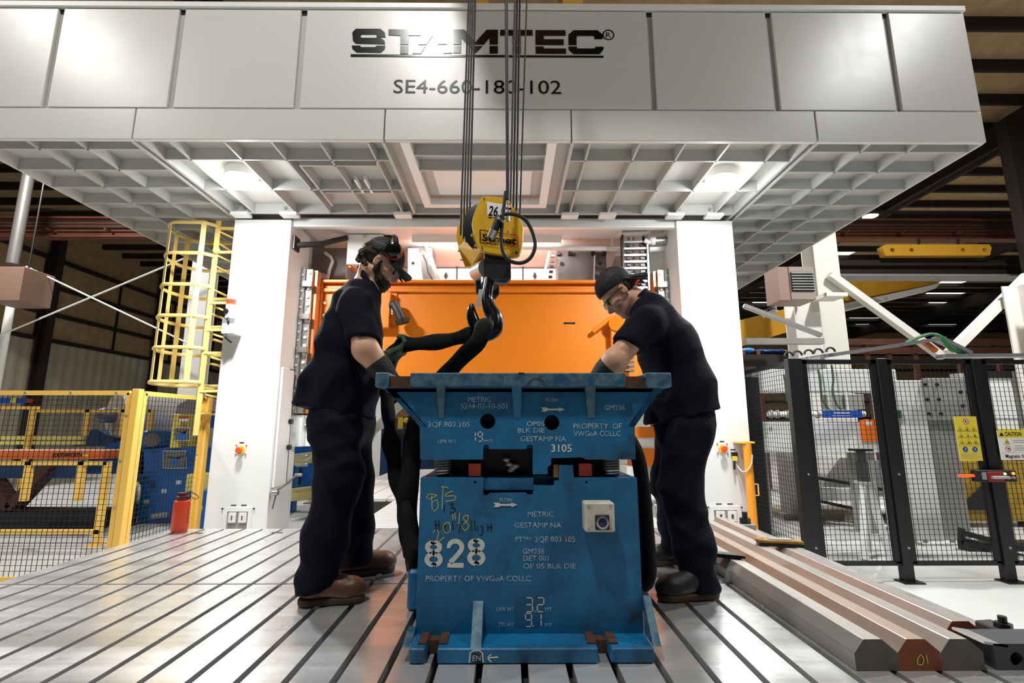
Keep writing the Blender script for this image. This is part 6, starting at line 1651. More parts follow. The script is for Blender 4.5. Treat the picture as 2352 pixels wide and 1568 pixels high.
for k, L in enumerate(([(1800, 860), (1806, 890), (1808, 915), (1816, 936), (1818, 940)], [(1876, 838), (1884, 870), (1886, 895), (1890, 920), (1905, 940)], [(1910, 838), (1914, 870), (1912, 900), (1920, 925), (1932, 940)])):
    MB().tube(spline([P(x, y, gy - 0.15) for x, y in L], 5), 0.014, 6).build('cable', GREENC, gn, smooth=True)
# stand with jack
jy = 6.0
js = thing('jack_stand', 'white A-frame jack stand with dark screw behind the fence', 'stand', (P(1984, 1220, jy).x, jy, FLOOR_Z))
jc = P(1984, 1100, jy)
zb_j = FLOOR_Z
MB().box((jc.x - 0.09, jy - 0.09, P(0, 1036, jy).z), (jc.x + 0.09, jy + 0.09, P(0, 1031, jy).z)).build('top_plate', BLACK, js)
MB().cyl((jc.x, jy, P(0, 1060, jy).z), (jc.x, jy, P(0, 1036, jy).z), 0.05, 14).cyl((jc.x, jy, P(0, 1108, jy).z), (jc.x, jy, P(0, 1060, jy).z), 0.065, 14).build('jack_screw', mat('jack_grey', (86, 84, 84), 0.5), js, smooth=True)
MB().box((jc.x - 0.08, jy - 0.08, P(0, 1112, jy).z), (jc.x + 0.08, jy + 0.08, P(0, 1106, jy).z)).build('head_plate', MW, js)
for (dx, dy) in ((-0.20, -0.15), (0.12, -0.12), (0.10, 0.2)):
    MB().beam((jc.x + dx * 0.2, jy + dy * 0.2, P(0, 1112, jy).z), (jc.x + dx, jy + dy, FLOOR_Z), 0.06, 0.06).build('leg', MW, js)
MB().beam((jc.x - 0.12, jy - 0.09, FLOOR_Z + 0.25), (jc.x + 0.1, jy - 0.09, FLOOR_Z + 0.25), 0.03, 0.03).build('brace', MW, js)
# pallet-like grey machine behind: slanted guards, white blocks
cy = 8.2
cv = thing('stacking_conveyor', 'grey and white stacking conveyor deep inside the robot cell', 'machine', (P(1950, 1150, cy).x, cy, FLOOR_Z))
MB().prism([P(1880, 1140, cy), P(2050, 1140, cy), P(2050, 1060, cy), P(1930, 1050, cy), P(1900, 1090, cy)], (0, 0.6, 0)).build('guard', MG, cv)
MB().beam(P(1882, 1098, cy - 0.1), P(2060, 1130, cy - 0.1), 0.05, 0.05).build('dark_rail', BLACK, cv)
MB().beam(P(1882, 1150, cy - 0.1), P(2080, 1195, cy - 0.1), 0.05, 0.05).build('dark_rail', BLACK, cv)
MB().box(P(1888, 1150, cy - 0.25), P(1952, 1118, cy - 0.05)).build('drive_box', MW, cv, bevel=0.01)
MB().box((P(1800, 1190, cy).x, cy, FLOOR_Z), (P(2070, 1190, cy).x, cy + 0.9, P(0, 1182, cy).z)).build('base_frame', mat('wood_tan', (140, 128, 112), 0.7), cv)
for (x, y0_, y1_) in ((1810, 1040, 1190), (1838, 1050, 1190)):
    MB().box((P(x, 1100, cy).x, cy, P(0, y1_, cy).z), (P(x + 18, 1100, cy).x, cy + 0.3, P(0, y0_, cy).z)).build('guard_post', MG, cv)
# yellow striped rack and plates at the right
ry = 7.6
rk = thing('striped_rack', 'yellow and black striped rack behind the pictogram sign', 'rack', (P(2290, 1150, ry).x, ry, FLOOR_Z))
MB().box((P(2160, 1200, ry).x, ry, P(0, 1200, ry).z), (P(2420, 1200, ry).x, ry + 0.5, P(0, 1060, ry).z)).build('yellow_panel', mat('dull_yellow', (168, 136, 30), 0.6, var=0.6, vscale=5, rgb2=(96, 78, 26)), rk)
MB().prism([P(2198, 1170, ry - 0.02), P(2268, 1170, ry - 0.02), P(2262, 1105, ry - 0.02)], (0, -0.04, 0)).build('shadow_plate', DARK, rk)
for k, py in enumerate((985, 997, 1009, 1021)):
    MB().box((P(2040, py, ry).x, ry, P(0, py + 5, ry).z), (P(2420, py, ry).x, ry + 0.1, P(0, py, ry).z)).build('stripe_bar', SIGNY if k % 2 == 0 else BLACK, rk)
MB().box((P(2170, 1300, ry).x, ry + 0.1, FLOOR_Z), (P(2186, 1300, ry).x, ry + 0.3, P(0, 985, ry).z)).box((P(2400, 1300, ry).x, ry + 0.1, FLOOR_Z), (P(2416, 1300, ry).x, ry + 0.3, P(0, 985, ry).z)).build('frame', BLACK, rk)
# white cabinet far right, dark fork arms low
wc = thing('control_cabinet', 'tall pale control cabinet behind the caution sign', 'cabinet', (P(2330, 1000, 9.0).x, 9.0, FLOOR_Z))
MB().box((P(2268, 1000, 9.0).x, 9.0, FLOOR_Z), (P(2440, 1000, 9.0).x, 9.6, P(0, 850, 9.0).z)).build('cabinet_body', MW, wc, bevel=0.01)
MB().box((P(2268, 1000, 9.0).x, 8.97, P(0, 866, 9.0).z), (P(2345, 1000, 9.0).x, 9.0, P(0, 850, 9.0).z)).build('display_strip', BLACK, wc)
MB().box((P(2290, 1000, 9.0).x, 8.985, P(0, 960, 9.0).z), (P(2400, 1000, 9.0).x, 9.0, P(0, 885, 9.0).z)).build('cabinet_door', MW, wc, bevel=0.004)
ff = thing('fork_arms', 'black steel fork arms lying on the floor inside the cell', 'fork', (P(2270, 1240, 6.2).x, 6.2, FLOOR_Z))
for (a, b) in (((2208, 1222), (2360, 1262)), ((2212, 1240), (2360, 1282))):
    MB().beam(P(*a, 6.3), P(*b, 6.0), 0.05, 0.06).build('fork', BLACK, ff)
MB().beam(P(2208, 1250, 6.3), P(2208, 1212, 6.3), 0.05, 0.05, (0, 1, 0)).build('fork_heel', BLACK, ff)
MB().box((P(2206, 1240, 6.3).x, 6.2, FLOOR_Z), (P(2216, 1240, 6.3).x + 0.8, 6.35, FLOOR_Z + 0.10)).build('cross_bar', BLACK, ff)

# ---- cable trays over the fence
tr = thing('cable_tray', 'galvanised cable tray rising over the black fence', 'cable tray', P(1870, 822, 5.9))
ty = 5.9
MB().beam(P(1850, 824, 5.5), P(2160, 778, ty), 0.14, 0.04, (0, 0, 1)).build('tray_run', GALV, tr)
MB().beam(P(2150, 775, ty), P(2222, 812, ty), 0.14, 0.04).build('tray_run', GALV, tr)
MB().beam(P(2160, 818, ty), P(2420, 816, ty), 0.14, 0.04).build('tray_run', GALV, tr)
for k, off in enumerate((0, 3, 6)):
    MB().tube(spline([P(2080, 788 - off * 0.3, ty - 0.05), P(2120, 772 - off * 0.3, ty - 0.05), P(2145, 767, ty - 0.05), P(2165, 775 + off, ty - 0.08), P(2185, 798 + off, ty - 0.08), P(2215, 812, ty)], 5), 0.016, 6).build('cable', mat('bright_green_cable', (34, 110, 52), 0.5), tr, smooth=True)
MB().beam(P(2118, 782, ty), P(2150, 806, ty), 0.05, 0.05).build('orange_conduit', mat('dull_orange', (200, 110, 40), 0.6), tr)
for px in (1812, 1832, 1858, 1880, 1908):
    t_ = (px - 1812) / 96.0; pc = P(px, 818 - 10 * t_, 5.45)
    MB().tube([pc + Vector((0.05 * math.cos(a_), 0, 0.05 * math.sin(a_))) for a_ in np.linspace(0.0, math.pi, 9)], 0.012, 6).build('cable_loop', RUBBER, tr, smooth=True)
MB().box((P(1845, 824, 5.5).x, 5.2, P(0, 828, 5.5).z - 0.12), (P(1855, 824, 5.5).x, 5.5, P(0, 824, 5.5).z)).build('tray_bracket', GALV, tr)

# ---- steelwork and cranes above the cell
c1 = P(1890, 700, 11.0)
ibeam_col(P(1892, 680, 11).x, 11.0, 0.55, 0.5, 6.3, WSTEEL, 'steel_column', 'white steel column carrying the unit heater right of the press')
ibeam_col(P(1845, 750, 10.6).x, 10.6, 0.55, 0.4, P(0, 690, 10.6).z, WSTEEL, 'steel_column', 'short broad white column under the unit heater')
ibeam_col(P(2345, 700, 8.6).x + 0.25, 8.6, 0.6, 0.5, P(0, 645, 8.6).z, WSTEEL, 'steel_column', 'white steel column cut by the right edge of the picture')
t, a, b = heater(1818, 612, 1868, 688, 9.75, mat('heater_grey', (150, 136, 128), 0.6), 'grey louvred unit heater on the white column', 0.6)
MB().box((P(1790, 650, 9.75).x, 9.77, a.z), (a.x, 10.3, b.z)).build('side_shroud', mat('heater_brown2', (150, 124, 112), 0.6), t)
MB().box((a.x + 0.03, 9.74, a.z + 0.18), (b.x - 0.03, 9.76, b.z - 0.12)).build('louvre_back', DARK, t)
for k in range(7):
    z = lerp(a.z + 0.2, b.z - 0.16, k / 6)
    MB().box((a.x + 0.03, 9.71, z), (b.x - 0.03, 9.74, z + 0.025)).build('louvre', GALV, t)
MB().box((P(1865, 690, 10.4).x, 9.9, P(0, 690, 10.4).z), (P(1912, 690, 10.4).x, 10.37, P(0, 682, 10.4).z)).build('support_bracket', WSTEEL, t)
for (a, b, Y, w_, lb) in (((1905, 630), (2165, 820), 10.64, 0.16, 'white diagonal brace falling right from the heater column'), ((2362, 632), (2180, 812), 9.0, 0.16, 'white diagonal brace falling left from the right edge column'), ((1708, 702), (1886, 770), 9.6, 0.09, 'thin grey brace running down to the grey arm beam')):
    MB().beam(P(*a, Y), P(*b, Y), w_, w_).build('diagonal_brace', WSTEEL if w_ > 0.1 else GALV, None, lb, 'brace', 'braces over the robot cell', bevel=0.01)
MB().box((P(1712, 780, 9.6).x, 9.55, P(0, 788, 9.6).z), (P(1890, 780, 9.6).x, 9.7, P(0, 775, 9.6).z)).build('arm_beam', GREYP, None, 'horizontal grey arm beam left of the heater column', 'beam')
# yellow crane girder with maker's plate, seen end-on in two stretches
gd = thing('crane_girder', 'long yellow crane girder running back behind the white column', 'crane girder', P(1800, 740, 15))
MB().prism([P(1700, 795, 13.0), P(1700, 735, 13.0), P(1880, 690, 13.6), P(1880, 740, 13.6)], (0, 0.5, 0)).build('girder_side', CRANEY, gd)
MB().prism([P(1900, 700, 14.2), P(1900, 634, 14.2), P(2185, 634, 16.5), P(2155, 650, 16.5)], (0, 0.5, 0)).build('girder_side', CRANEY, gd)
MB().prism([P(1900, 722, 14.0), P(1900, 706, 14.0), P(2160, 650, 16.3), P(2150, 662, 16.3)], (0, 0.6, 0)).build('girder_flange', WSTEEL, gd)
MB().prism([P(1752, 730, 12.95), P(1752, 712, 12.95), P(1784, 700, 12.95), P(1784, 718, 12.95)], (0, -0.01, 0)).build('maker_plate', SIGNW, gd)
text('DEMAC', P(1754, 719, 12.93), P(1782, 709, 12.93), INK, gd, h=0.09, th=0.01, bold=0.02)
# spreader beam
sp = thing('spreader_beam', 'yellow spreader beam with round holes hanging under the runway', 'beam', P(2150, 585, 12.5))
plate('beam_body', CRANEY, [P(x, y, 12.5) for x, y in ((2026, 566), (2034, 561), (2272, 561), (2278, 568), (2274, 586), (2034, 587))], [circ(P(x, 574, 12.5), 0.06) for x in (2050, 2094, 2212, 2262)], (0, 0.2, 0), sp)
for x in (2110, 2200):
    MB().beam(P(x, 561, 12.6), P(x, 548, 12.6), 0.05, 0.05, (0, 1, 0)).build('hanger', DBROWN, sp)
# dark horizontal beam
t = thing('crane_runway_beam', 'black cross beam below the yellow spreader beam', 'beam', P(2150, 630, 12.8), 'crane runway beams')
MB().box((P(1900, 610, 12.8).x, 12.75, P(0, 632, 12.8).z), (P(2500, 610, 12.8).x, 12.95, P(0, 594, 12.8).z)).build('web', DBROWN, t)
MB().box((P(1900, 610, 12.8).x, 12.6, P(0, 634, 12.8).z), (P(2500, 610, 12.8).x, 13.1, P(0, 630, 12.8).z)).build('bottom_flange', GREYP, t)
MB().box((P(1900, 610, 12.8).x, 12.6, P(0, 610, 12.8).z), (P(2500, 610, 12.8).x, 12.75, P(0, 606, 12.8).z)).build('cable_rail', DBROWN, t)
# steep dark roof strut
xk = P(2352, 450, 11.5).x
MB().box((xk - 0.2, 11.4, FLOOR_Z), (xk + 0.5, 11.7, 8.6)).build('dark_column', DBROWN, None, 'dark steel column at the right edge under the roof', 'column')
# red-brown low rails and racks far back
t = thing('storage_rack', 'low red-brown rack row far behind the cell', 'rack', P(2130, 800, 18))
for (py, hh_) in ((775, 0.10), (795, 0.35)):
    MB().box((P(1920, py, 18).x, 18, P(0, py + 14, 18).z), (P(2320, py, 18).x, 18.2, P(0, py, 18).z)).build('rack_beam', mat('dull_brown', (88, 52, 38), 0.7), t)
for px in (1990, 2040, 2100, 2200, 2290):
    MB().box((P(px, 800, 18).x, 18.02, FLOOR_Z), (P(px + 8, 800, 18).x, 18.18, P(0, 776, 18).z)).build('rack_post', mat('dull_brown', (88, 52, 38), 0.7), t)
t = thing('covered_stock', 'blue covered stock with dark rack behind the right column', 'rack', P(1760, 815, 12))
MB().box((P(1705, 830, 12).x, 12, P(0, 840, 12).z), (P(1830, 830, 12).x, 12.8, P(0, 812, 12).z)).build('rack_shelf', DBROWN, t)
m = MB().ball(P(1716, 806, 12.3), (0.18, 0.2, 0.08), 12, 8); m.build('blue_cover', mat('blue_tarp', (60, 140, 205), 0.5), t, smooth=True)
for px in (1745, 1768, 1790):
    MB().ball(P(px, 808, 12.3), (0.16, 0.2, 0.07), 10, 6).build('blue_cover', mat('dark_blue_tarp', (30, 70, 130), 0.5), t, smooth=True)
for px in (1710, 1745, 1822):
    MB().box((P(px, 830, 12).x, 12.1, FLOOR_Z), (P(px + 8, 830, 12).x, 12.2, P(0, 800, 12).z)).build('rack_post', REDOX, t)

# ================================================================== left: caged ladder, yellow fence, coil line
lad = thing('caged_ladder', 'yellow caged ladder fixed to the left press column', 'ladder', (-3.6, 5.95, 0.5))
LXr, LYa, LYb = -3.62, 5.76, 6.22
zt_l, zb_l = P(0, 512, 5.8).z, P(0, 930, 5.8).z
for yy in (LYa, LYb):
    MB().box((LXr - 0.03, yy - 0.008, zb_l - 0.35), (LXr + 0.03, yy + 0.008, zt_l + 0.02)).build('side_rail', LADY, lad)
z = zb_l - 0.1
while z < zt_l - 0.1:
    MB().cyl((LXr, LYa, z), (LXr, LYb, z), 0.014, 10).build('rung', LADY, lad, smooth=True); z += 0.30
def hoop(z, x1=-4.30):
    pts = [(LXr, LYa - 0.01, z)]
    cxh, ryh = LXr - 0.12, (LYb - LYa) / 2 + 0.13
    pts.append((LXr - 0.10, LYa - 0.12, z))
    for t in np.linspace(-math.pi / 2, math.pi / 2, 13):
        pts.append((LXr - 0.42 - 0.26 * math.cos(t), (LYa + LYb) / 2 + ryh * math.sin(t), z))
    pts += [(LXr - 0.10, LYb + 0.12, z), (LXr, LYb + 0.01, z)]
    MB().tube(pts, 0.022, 8, flat=(1.0, 0.55, (0, 0, 1))).build('cage_hoop', LADY, lad, smooth=True)
    return pts
hz = [P(0, y, 5.65).z for y in (510, 580, 652, 724, 797, 876)]
for z in hz: hp = hoop(z)
for i in (1, 4, 6, 8, 10, 12, 15):
    q = hp[i]; nx = Vector((q[0] - (LXr - 0.35), q[1] - (LYa + LYb) / 2, 0)).normalized()
    tq = Vector((-nx.y, nx.x, 0))
    MB().beam((q[0] - nx.x * 0.012, q[1] - nx.y * 0.012, hz[-1] - 0.01), (q[0] - nx.x * 0.012, q[1] - nx.y * 0.012, hz[0] + 0.01), 0.008, 0.055, tuple(tq)).build('cage_strap', LADY, lad)
for z in (hz[0] - 0.03, hz[1] + 0.05, hz[2] - 0.2, hz[3] - 0.15, hz[4] - 0.05, hz[5] - 0.1):
    for yy in (LYa, LYb):
        MB().beam((LXr, yy, z), (LX0, yy, z), 0.03, 0.03).build('standoff', LADY, lad)
    MB().beam((LXr, LYa, z - 0.03), (LX0, LYb, z - 0.12), 0.02, 0.02).build('stay', LADY, lad)
MB().ball((LXr + 0.02, LYa - 0.02, P(0, 575, 5.75).z), 0.045, 10, 8).build('rail_knob', LADY, lad, smooth=True)

# ---- yellow mesh fence: one panel across, one running back
YF_ = 4.9
zf1, zfb = P(150, 902, YF_).z, P(40, 1330, YF_).z
yfn = thing('mesh_fence', 'yellow framed mesh fence in front of the coil line', 'fence', (P(300, 1100, YF_).x, YF_, FLOOR_Z))
xpst = P(294, 1080, YF_).x
MB().box((xpst - 0.035, YF_ - 0.035, FLOOR_Z), (xpst + 0.035, YF_ + 0.035, P(0, 893, YF_).z)).build('fence_post', YELLOW, yfn, bevel=0.003)
def ypanel(a, b, z0, z1):
    a, b = Vector((a[0], a[1], 0)), Vector((b[0], b[1], 0)); d = (b - a).normalized(); U = Vector((0, 0, 1)); w_ = 0.045
    fr = MB().beam(a + U * z1 , b + U * z1, 0.03, w_).beam(a + U * z0, b + U * z0, 0.03, w_).beam(a + U * z0, a + U * z1, w_, 0.03, (d.y, -d.x, 0)).beam(b + U * z0, b + U * z1, w_, 0.03, (d.y, -d.x, 0)).build('panel_frame', YELLOW, yfn)
    mesh_panel('wire_mesh', fr, (a + d * 0.02)[:2], (b - d * 0.02)[:2], z0 + 0.02, z1 - 0.02, 0.05, WIRE)
    n = int((b - a).length / 0.45)
    for i in range(n + 1):
        q = a + d * (0.2 + 0.45 * i); 
        if (q - a).length < (b - a).length: bolt(yfn, (q.x, q.y - 0.016, z1), 0.012, N0, 0.008, GALV)
    for k in range(4):
        bolt(yfn, (b.x, b.y - 0.016, lerp(z0, z1, 0.12 + 0.25 * k)), 0.012, N0, 0.008, GALV)
ypanel((xpst - 1.75, YF_), (xpst - 0.075, YF_), zfb, zf1)
ypanel((xpst + 0.01, YF_ + 0.075), (xpst + 0.01, 5.95), zfb, zf1)
xe = xpst + 0.01
MB().box((xpst - 1.82, YF_ - 0.035, FLOOR_Z), (xpst - 1.75, YF_ + 0.035, P(0, 893, YF_).z)).build('fence_post', YELLOW, yfn, bevel=0.003)
MB().box((xe - 0.045, 5.98, FLOOR_Z), (xe + 0.045, 6.06, zf1 + 0.02)).build('fence_post', YELLOW, yfn, bevel=0.003)

# ---- second, lower yellow guard rail inside
def guard(pts, Y, label, name='guard_rail', feet=True):
    t = thing(name, label, 'guard rail', (P(*pts[0], Y).x, Y, FLOOR_Z), 'yellow guard rails of the coil line')
    return t
gt = guard([(100, 1000)], 8.6, 'low yellow guard rail in front of the steel coil')
gy_ = 8.6
zA, zB = P(0, 940, gy_).z, P(0, 1020, gy_).z
for (x0, x1, zz) in ((-30, 88, P(0, 933, gy_).z), (88, 350, P(0, 940, gy_).z)):
    MB().box((P(x0, 940, gy_).x, gy_ - 0.03, zz - 0.05), (P(x1, 940, gy_).x, gy_ + 0.03, zz)).build('top_rail', YELLOW, gt)
for px in (70, 198, 282, 344):
    MB().box((P(px, 980, gy_).x - 0.04, gy_ - 0.03, FLOOR_Z if px < 180 else 0.62), (P(px, 980, gy_).x + 0.04, gy_ + 0.03, P(0, 940, gy_).z)).build('rail_post', YELLOW, gt)
for k in range(2):
    MB().box((P(-30, 1000 + 11 * k, gy_).x, gy_ + 0.05, P(0, 1010 + 11 * k, gy_).z), (P(187, 1000, gy_).x, gy_ + 0.12, P(0, 1001 + 11 * k, gy_).z)).build('beam_rail', mat('pale_yellow', (222, 210, 120), 0.5), gt)
gt2 = guard([(100, 1060)], 6.6, 'lower yellow mesh gate frame in front of the lift table')
g2 = 6.6
zt2, zb2 = P(0, 1059, g2).z, P(0, 1216, g2).z
for (a, b, nm_) in (((-30, 1059), (250, 1055), 'top_rail'), ((-30, 1216), (232, 1216), 'bottom_rail')):
    MB().box((P(a[0], a[1], g2).x, g2 - 0.03, (zt2 if nm_ == 'top_rail' else zb2) - 0.05), (P(b[0], b[1], g2).x, g2 + 0.03, zt2 if nm_ == 'top_rail' else zb2)).build(nm_, YELLOW, gt2)
for px in (58, 180, 238):
    MB().box((P(px, 1130, g2).x - 0.04, g2 - 0.03, FLOOR_Z if px > 200 else zt2 - 0.5), (P(px, 1130, g2).x + 0.04, g2 + 0.03, zt2)).build('rail_post', YELLOW, gt2)
MB().box((P(210, 1248, g2).x, g2 - 0.1, FLOOR_Z), (P(236, 1248, g2).x, g2 + 0.1, FLOOR_Z + 0.02)).build('foot_plate', YELLOW, gt2)

# ---- scissor lift table
ly = 7.4
lt = thing('lift_table', 'orange and rust scissor lift table with maker lettering', 'lift table', (P(80, 1150, ly).x, ly, FLOOR_Z))
LORG = mat('lift_orange', (222, 104, 30), 0.5, var=0.3, vscale=5, rgb2=(190, 80, 20)); LPNK = mat('lift_top', (214, 150, 118), 0.5)
zz1, zz0 = P(0, 1038, ly).z, P(0, 1054, ly).z
MB().box((P(-60, 1045, ly).x, ly, zz0), (P(235, 1045, ly).x, ly + 0.5, zz1)).build('deck_edge', LORG, lt)
MB().box((P(-60, 1045, ly).x, ly + 0.02, zz1), (P(235, 1045, ly).x, ly + 0.5, zz1 + 0.02)).build('deck_top', LPNK, lt)
text('SOUTHWORTH', P(120, 1050, ly - 0.002), P(188, 1049, ly - 0.002), INK, lt, h=0.06, th=0.004, bold=0.03)
MB().box((P(190, 1048, ly).x, ly - 0.003, P(0, 1049, ly).z), (P(202, 1048, ly).x, ly, P(0, 1043, ly).z)).build('label', SIGNY, lt)
for k, yy in enumerate((7.5, 7.8)):
    MB().beam(P(-10, 1105, yy), P(32, 1165, yy), 0.12, 0.22, (0, 1, 0)).beam(P(32, 1165, yy), P(125, 1065, yy), 0.12, 0.22, (0, 1, 0)).beam(P(32, 1165, yy), P(95, 1240, yy), 0.05, 0.06, (0, 1, 0)).build('scissor_arm', mat('rust_brown', (72, 36, 24), 0.6, var=0.6, vscale=5, rgb2=(44, 24, 18)), lt)
MB().box((P(-60, 1180, ly).x, ly + 0.02, FLOOR_Z), (P(215, 1180, ly).x, ly + 0.5, P(0, 1176, ly).z)).build('pit_frame', mat('pit_dark', (24, 20, 20), 0.7), lt)
MB().box((P(-60, 1080, ly).x, ly + 0.1, P(0, 1100, ly).z), (P(172, 1080, ly).x, ly + 0.14, P(0, 1062, ly).z)).build('toe_guard', mat('dirty_blue', (10, 50, 92), 0.6), lt)

# ---- steel coil on a blue decoiler, with its blue frame and yellow cabinet
cyy = 9.4
cc_ = P(264, 953, 9.0); ca_ = Vector((0.53, 0.85, 0)).normalized(); rc, cw = 0.42, 1.05
cl = thing('steel_coil', 'big shiny steel coil on the blue decoiler', 'coil', (cc_.x, 9.4, 0.4))
COILM = mat('coil_steel', (214, 214, 212), 0.34, 0.3, var=0.4, vscale=3, rgb2=(180, 178, 174), stretch=(4, 4, 1))
MB().lathe(cc_, ca_, [(0.15, 0.0), (rc - 0.02, 0.0), (rc, 0.02), (rc, cw - 0.02), (rc - 0.02, cw), (0.15, cw)], 40).build('coil_wraps', COILM, cl, smooth=True)
MB().lathe(cc_ - ca_ * 0.006, ca_, [(0.15, 0.0), (rc - 0.02, 0.0), (rc - 0.02, 0.003), (0.15, 0.003)], 40).build('coil_face', mat('coil_face', (168, 156, 142), 0.5, 0.2, var=0.4, vscale=8, rgb2=(130, 118, 106)), cl)
MB().lathe(cc_ - ca_ * 0.30, ca_, [(0.0, 0), (0.09, 0.02), (0.14, 0.12), (0.14, 0.5)], 20).build('mandrel', mat('mandrel_steel', (110, 112, 122), 0.3, 0.6), cl, smooth=True)
dm = thing('decoiler', 'blue decoiler machine with yellow cabinet left of the press', 'machine', (P(380, 1150, 8.0).x, 8.0, FLOOR_Z))
dy_ = 8.0
MB().prism([P(300, 1200, dy_), P(300, 1040, dy_), P(318, 1030, dy_), P(500, 1028, dy_), P(500, 1200, dy_)], (0, 1.2, 0)).build('machine_body', MBLUE, dm)
MB().prism([P(205, 1054, dy_), P(250, 1020, dy_), P(290, 1008, dy_), P(318, 1004, dy_), P(330, 1040, dy_), P(330, 1088, dy_), P(184, 1088, dy_)], (0, 1.0, 0)).build('arm_cover', MBLUE, dm)
MB().prism([P(168, 1024, dy_ + 0.9), P(190, 990, dy_ + 0.9), P(222, 985, dy_ + 0.9), P(262, 1010, dy_ + 0.9), P(262, 1024, dy_ + 0.9)], (0, 0.6, 0)).build('cradle', mat('dirty_blue', (10, 50, 92), 0.6), dm)
MB().box(P(322, 1028, dy_ - 0.05), P(395, 988, dy_ + 0.5)).build('motor_housing', MBLUE, dm, bevel=0.02)
MB().cyl(P(348, 1010, dy_ - 0.10), P(348, 1010, dy_), 0.11, 20).build('motor_cap', mat('motor_grey', (96, 90, 88), 0.5), dm, smooth=True)
MB().box(P(388, 1028, dy_ - 0.08), P(458, 952, dy_ + 0.4)).build('yellow_cabinet', mat('pale_cabinet_yellow', (226, 208, 92), 0.5), dm, bevel=0.01)
MB().box(P(410, 968, dy_ - 0.085), P(434, 957, dy_ - 0.08)).build('warning_label', SIGNW, dm)
MB().box(P(410, 961, dy_ - 0.087), P(434, 957, dy_ - 0.085)).build('label_header', REDP, dm)
def pict(x0, y0, x1, y1, Y):
    p_ = MB().box(P(x0, y1, Y - 0.02), P(x1, y0, Y)).build('sign_board', mat('board_grey', (112, 110, 110), 0.4), dm)
    MB().ribbon([P(x0 + 1, y0 + 1, Y - 0.02), P(x1 - 1, y0 + 1, Y - 0.02), P(x1 - 1, y1 - 1, Y - 0.02), P(x0 + 1, y1 - 1, Y - 0.02)], 0.012, N0, True, 0.003).build('board_edge', PLAST, p_)
    xm, ym = (x0 + x1) / 2, (y0 + y1) / 2
    MB().prism([P(x0 + 5, ym - 8, Y - 0.022), P(xm, ym - 5, Y - 0.022), P(x1 - 6, ym - 9, Y - 0.022), P(xm + 6, ym, Y - 0.022)], (0, -0.003, 0)).build('hand_symbol', INK, p_)
    MB().prism(circ(P(xm, ym + 6, Y - 0.022), 0.06), (0, -0.003, 0)).build('roller_symbol', mat('symbol_blue', (30, 110, 200), 0.5), p_)
pict(399, 981, 437, 1012, dy_ - 0.085); pict(374, 1034, 429, 1076, dy_)
for (x, y) in ((404, 1103), (370, 1123), (330, 1147)):
    MB().box(P(x, y + 9, dy_ - 0.006), P(x + 13, y, dy_)).build('data_plate', PLAST, dm)
for (x, y) in ((330, 1098), (348, 1112)):
    MB().cyl(P(x, y, dy_), P(x, y, dy_ - 0.08), 0.03, 10).build('knob', BLACK, dm)
MB().cyl(P(350, 1185, dy_ - 0.05), P(388, 1181, dy_ - 0.05), 0.045, 14).build('roller', GALV, dm, smooth=True)
MB().box((P(300, 1200, dy_).x, dy_ + 0.1, FLOOR_Z), (P(500, 1200, dy_).x, dy_ + 1.1, P(0, 1199, dy_).z)).build('base_frame', BLACK, dm)
m = MB()
for k in range(8):
    m.tube(spline([P(300 + 3 * k, 1085 + 4 * k, dy_ - 0.12), P(306 + 2 * k, 1120 + 3 * k, dy_ - 0.16), P(300 + 2 * k, 1160, dy_ - 0.12), P(306 + k, 1200, dy_ - 0.1)], 4), 0.018, 6)
m.build('hose_bundle', GALV, dm, kind='stuff')
MB().box(P(288, 1230, dy_ - 0.3), P(318, 1150, dy_ - 0.1)).build('valve_block', BLACK, dm)
MB().box((P(290, 1200, dy_).x, dy_ - 0.3, FLOOR_Z), (P(318, 1200, dy_).x, dy_ - 0.1, 0.0)).build('valve_stand', BLACK, dm)
# white and blue bits behind the ladder foot
MB().box((P(430, 1130, 7.6).x, 7.55, P(0, 1128, 7.6).z), (P(500, 1130, 7.6).x, 7.9, P(0, 1088, 7.6).z)).build('edge_guard', mat('pale_yellow', (222, 210, 120), 0.5), dm)
bb = thing('blue_cabinet', 'small blue cabinet with warning labels beside the left column', 'cabinet', (P(465, 1170, 7.2).x, 7.2, FLOOR_Z))
MB().box((P(450, 1170, 7.2).x, 7.2, FLOOR_Z), (P(476, 1170, 7.2).x, 7.5, P(0, 1126, 7.2).z)).build('cabinet_body', MBLUE, bb, bevel=0.006)
for k, (y0_, y1_, mm) in enumerate(((1130, 1140, SIGNY), (1140, 1150, SIGNW), (1151, 1161, REDP), (1161, 1170, SIGNY))):
    MB().box(P(454, y1_, 7.195), P(466, y0_, 7.2)).build('warning_label', mm, bb)
# grey hood and blue post between ladder and decoiler
hd = thing('machine_hood', 'grey curved machine hood behind the yellow fence by the ladder', 'machine', (P(430, 930, 9.2).x, 9.2, FLOOR_Z))
MB().prism([P(400, 958, 9.2), P(408, 930, 9.2), P(440, 912, 9.2), P(462, 915, 9.2), P(462, 958, 9.2)], (0, 0.8, 0)).build('hood', GREYP, hd)
MB().box((P(402, 958, 9.2).x, 9.25, FLOOR_Z), (P(462, 958, 9.2).x, 9.95, P(0, 958, 9.2).z)).build('pedestal', GREYP, hd)
MB().box((P(448, 950, 8.9).x, 8.9, 0.6), (P(459, 950, 8.9).x, 9.0, P(0, 915, 8.9).z)).build('blue_post', MBLUE, hd)
MB().box(P(480, 982, 9.0), P(500, 945, 9.2)).build('blue_box', MBLUE, hd)
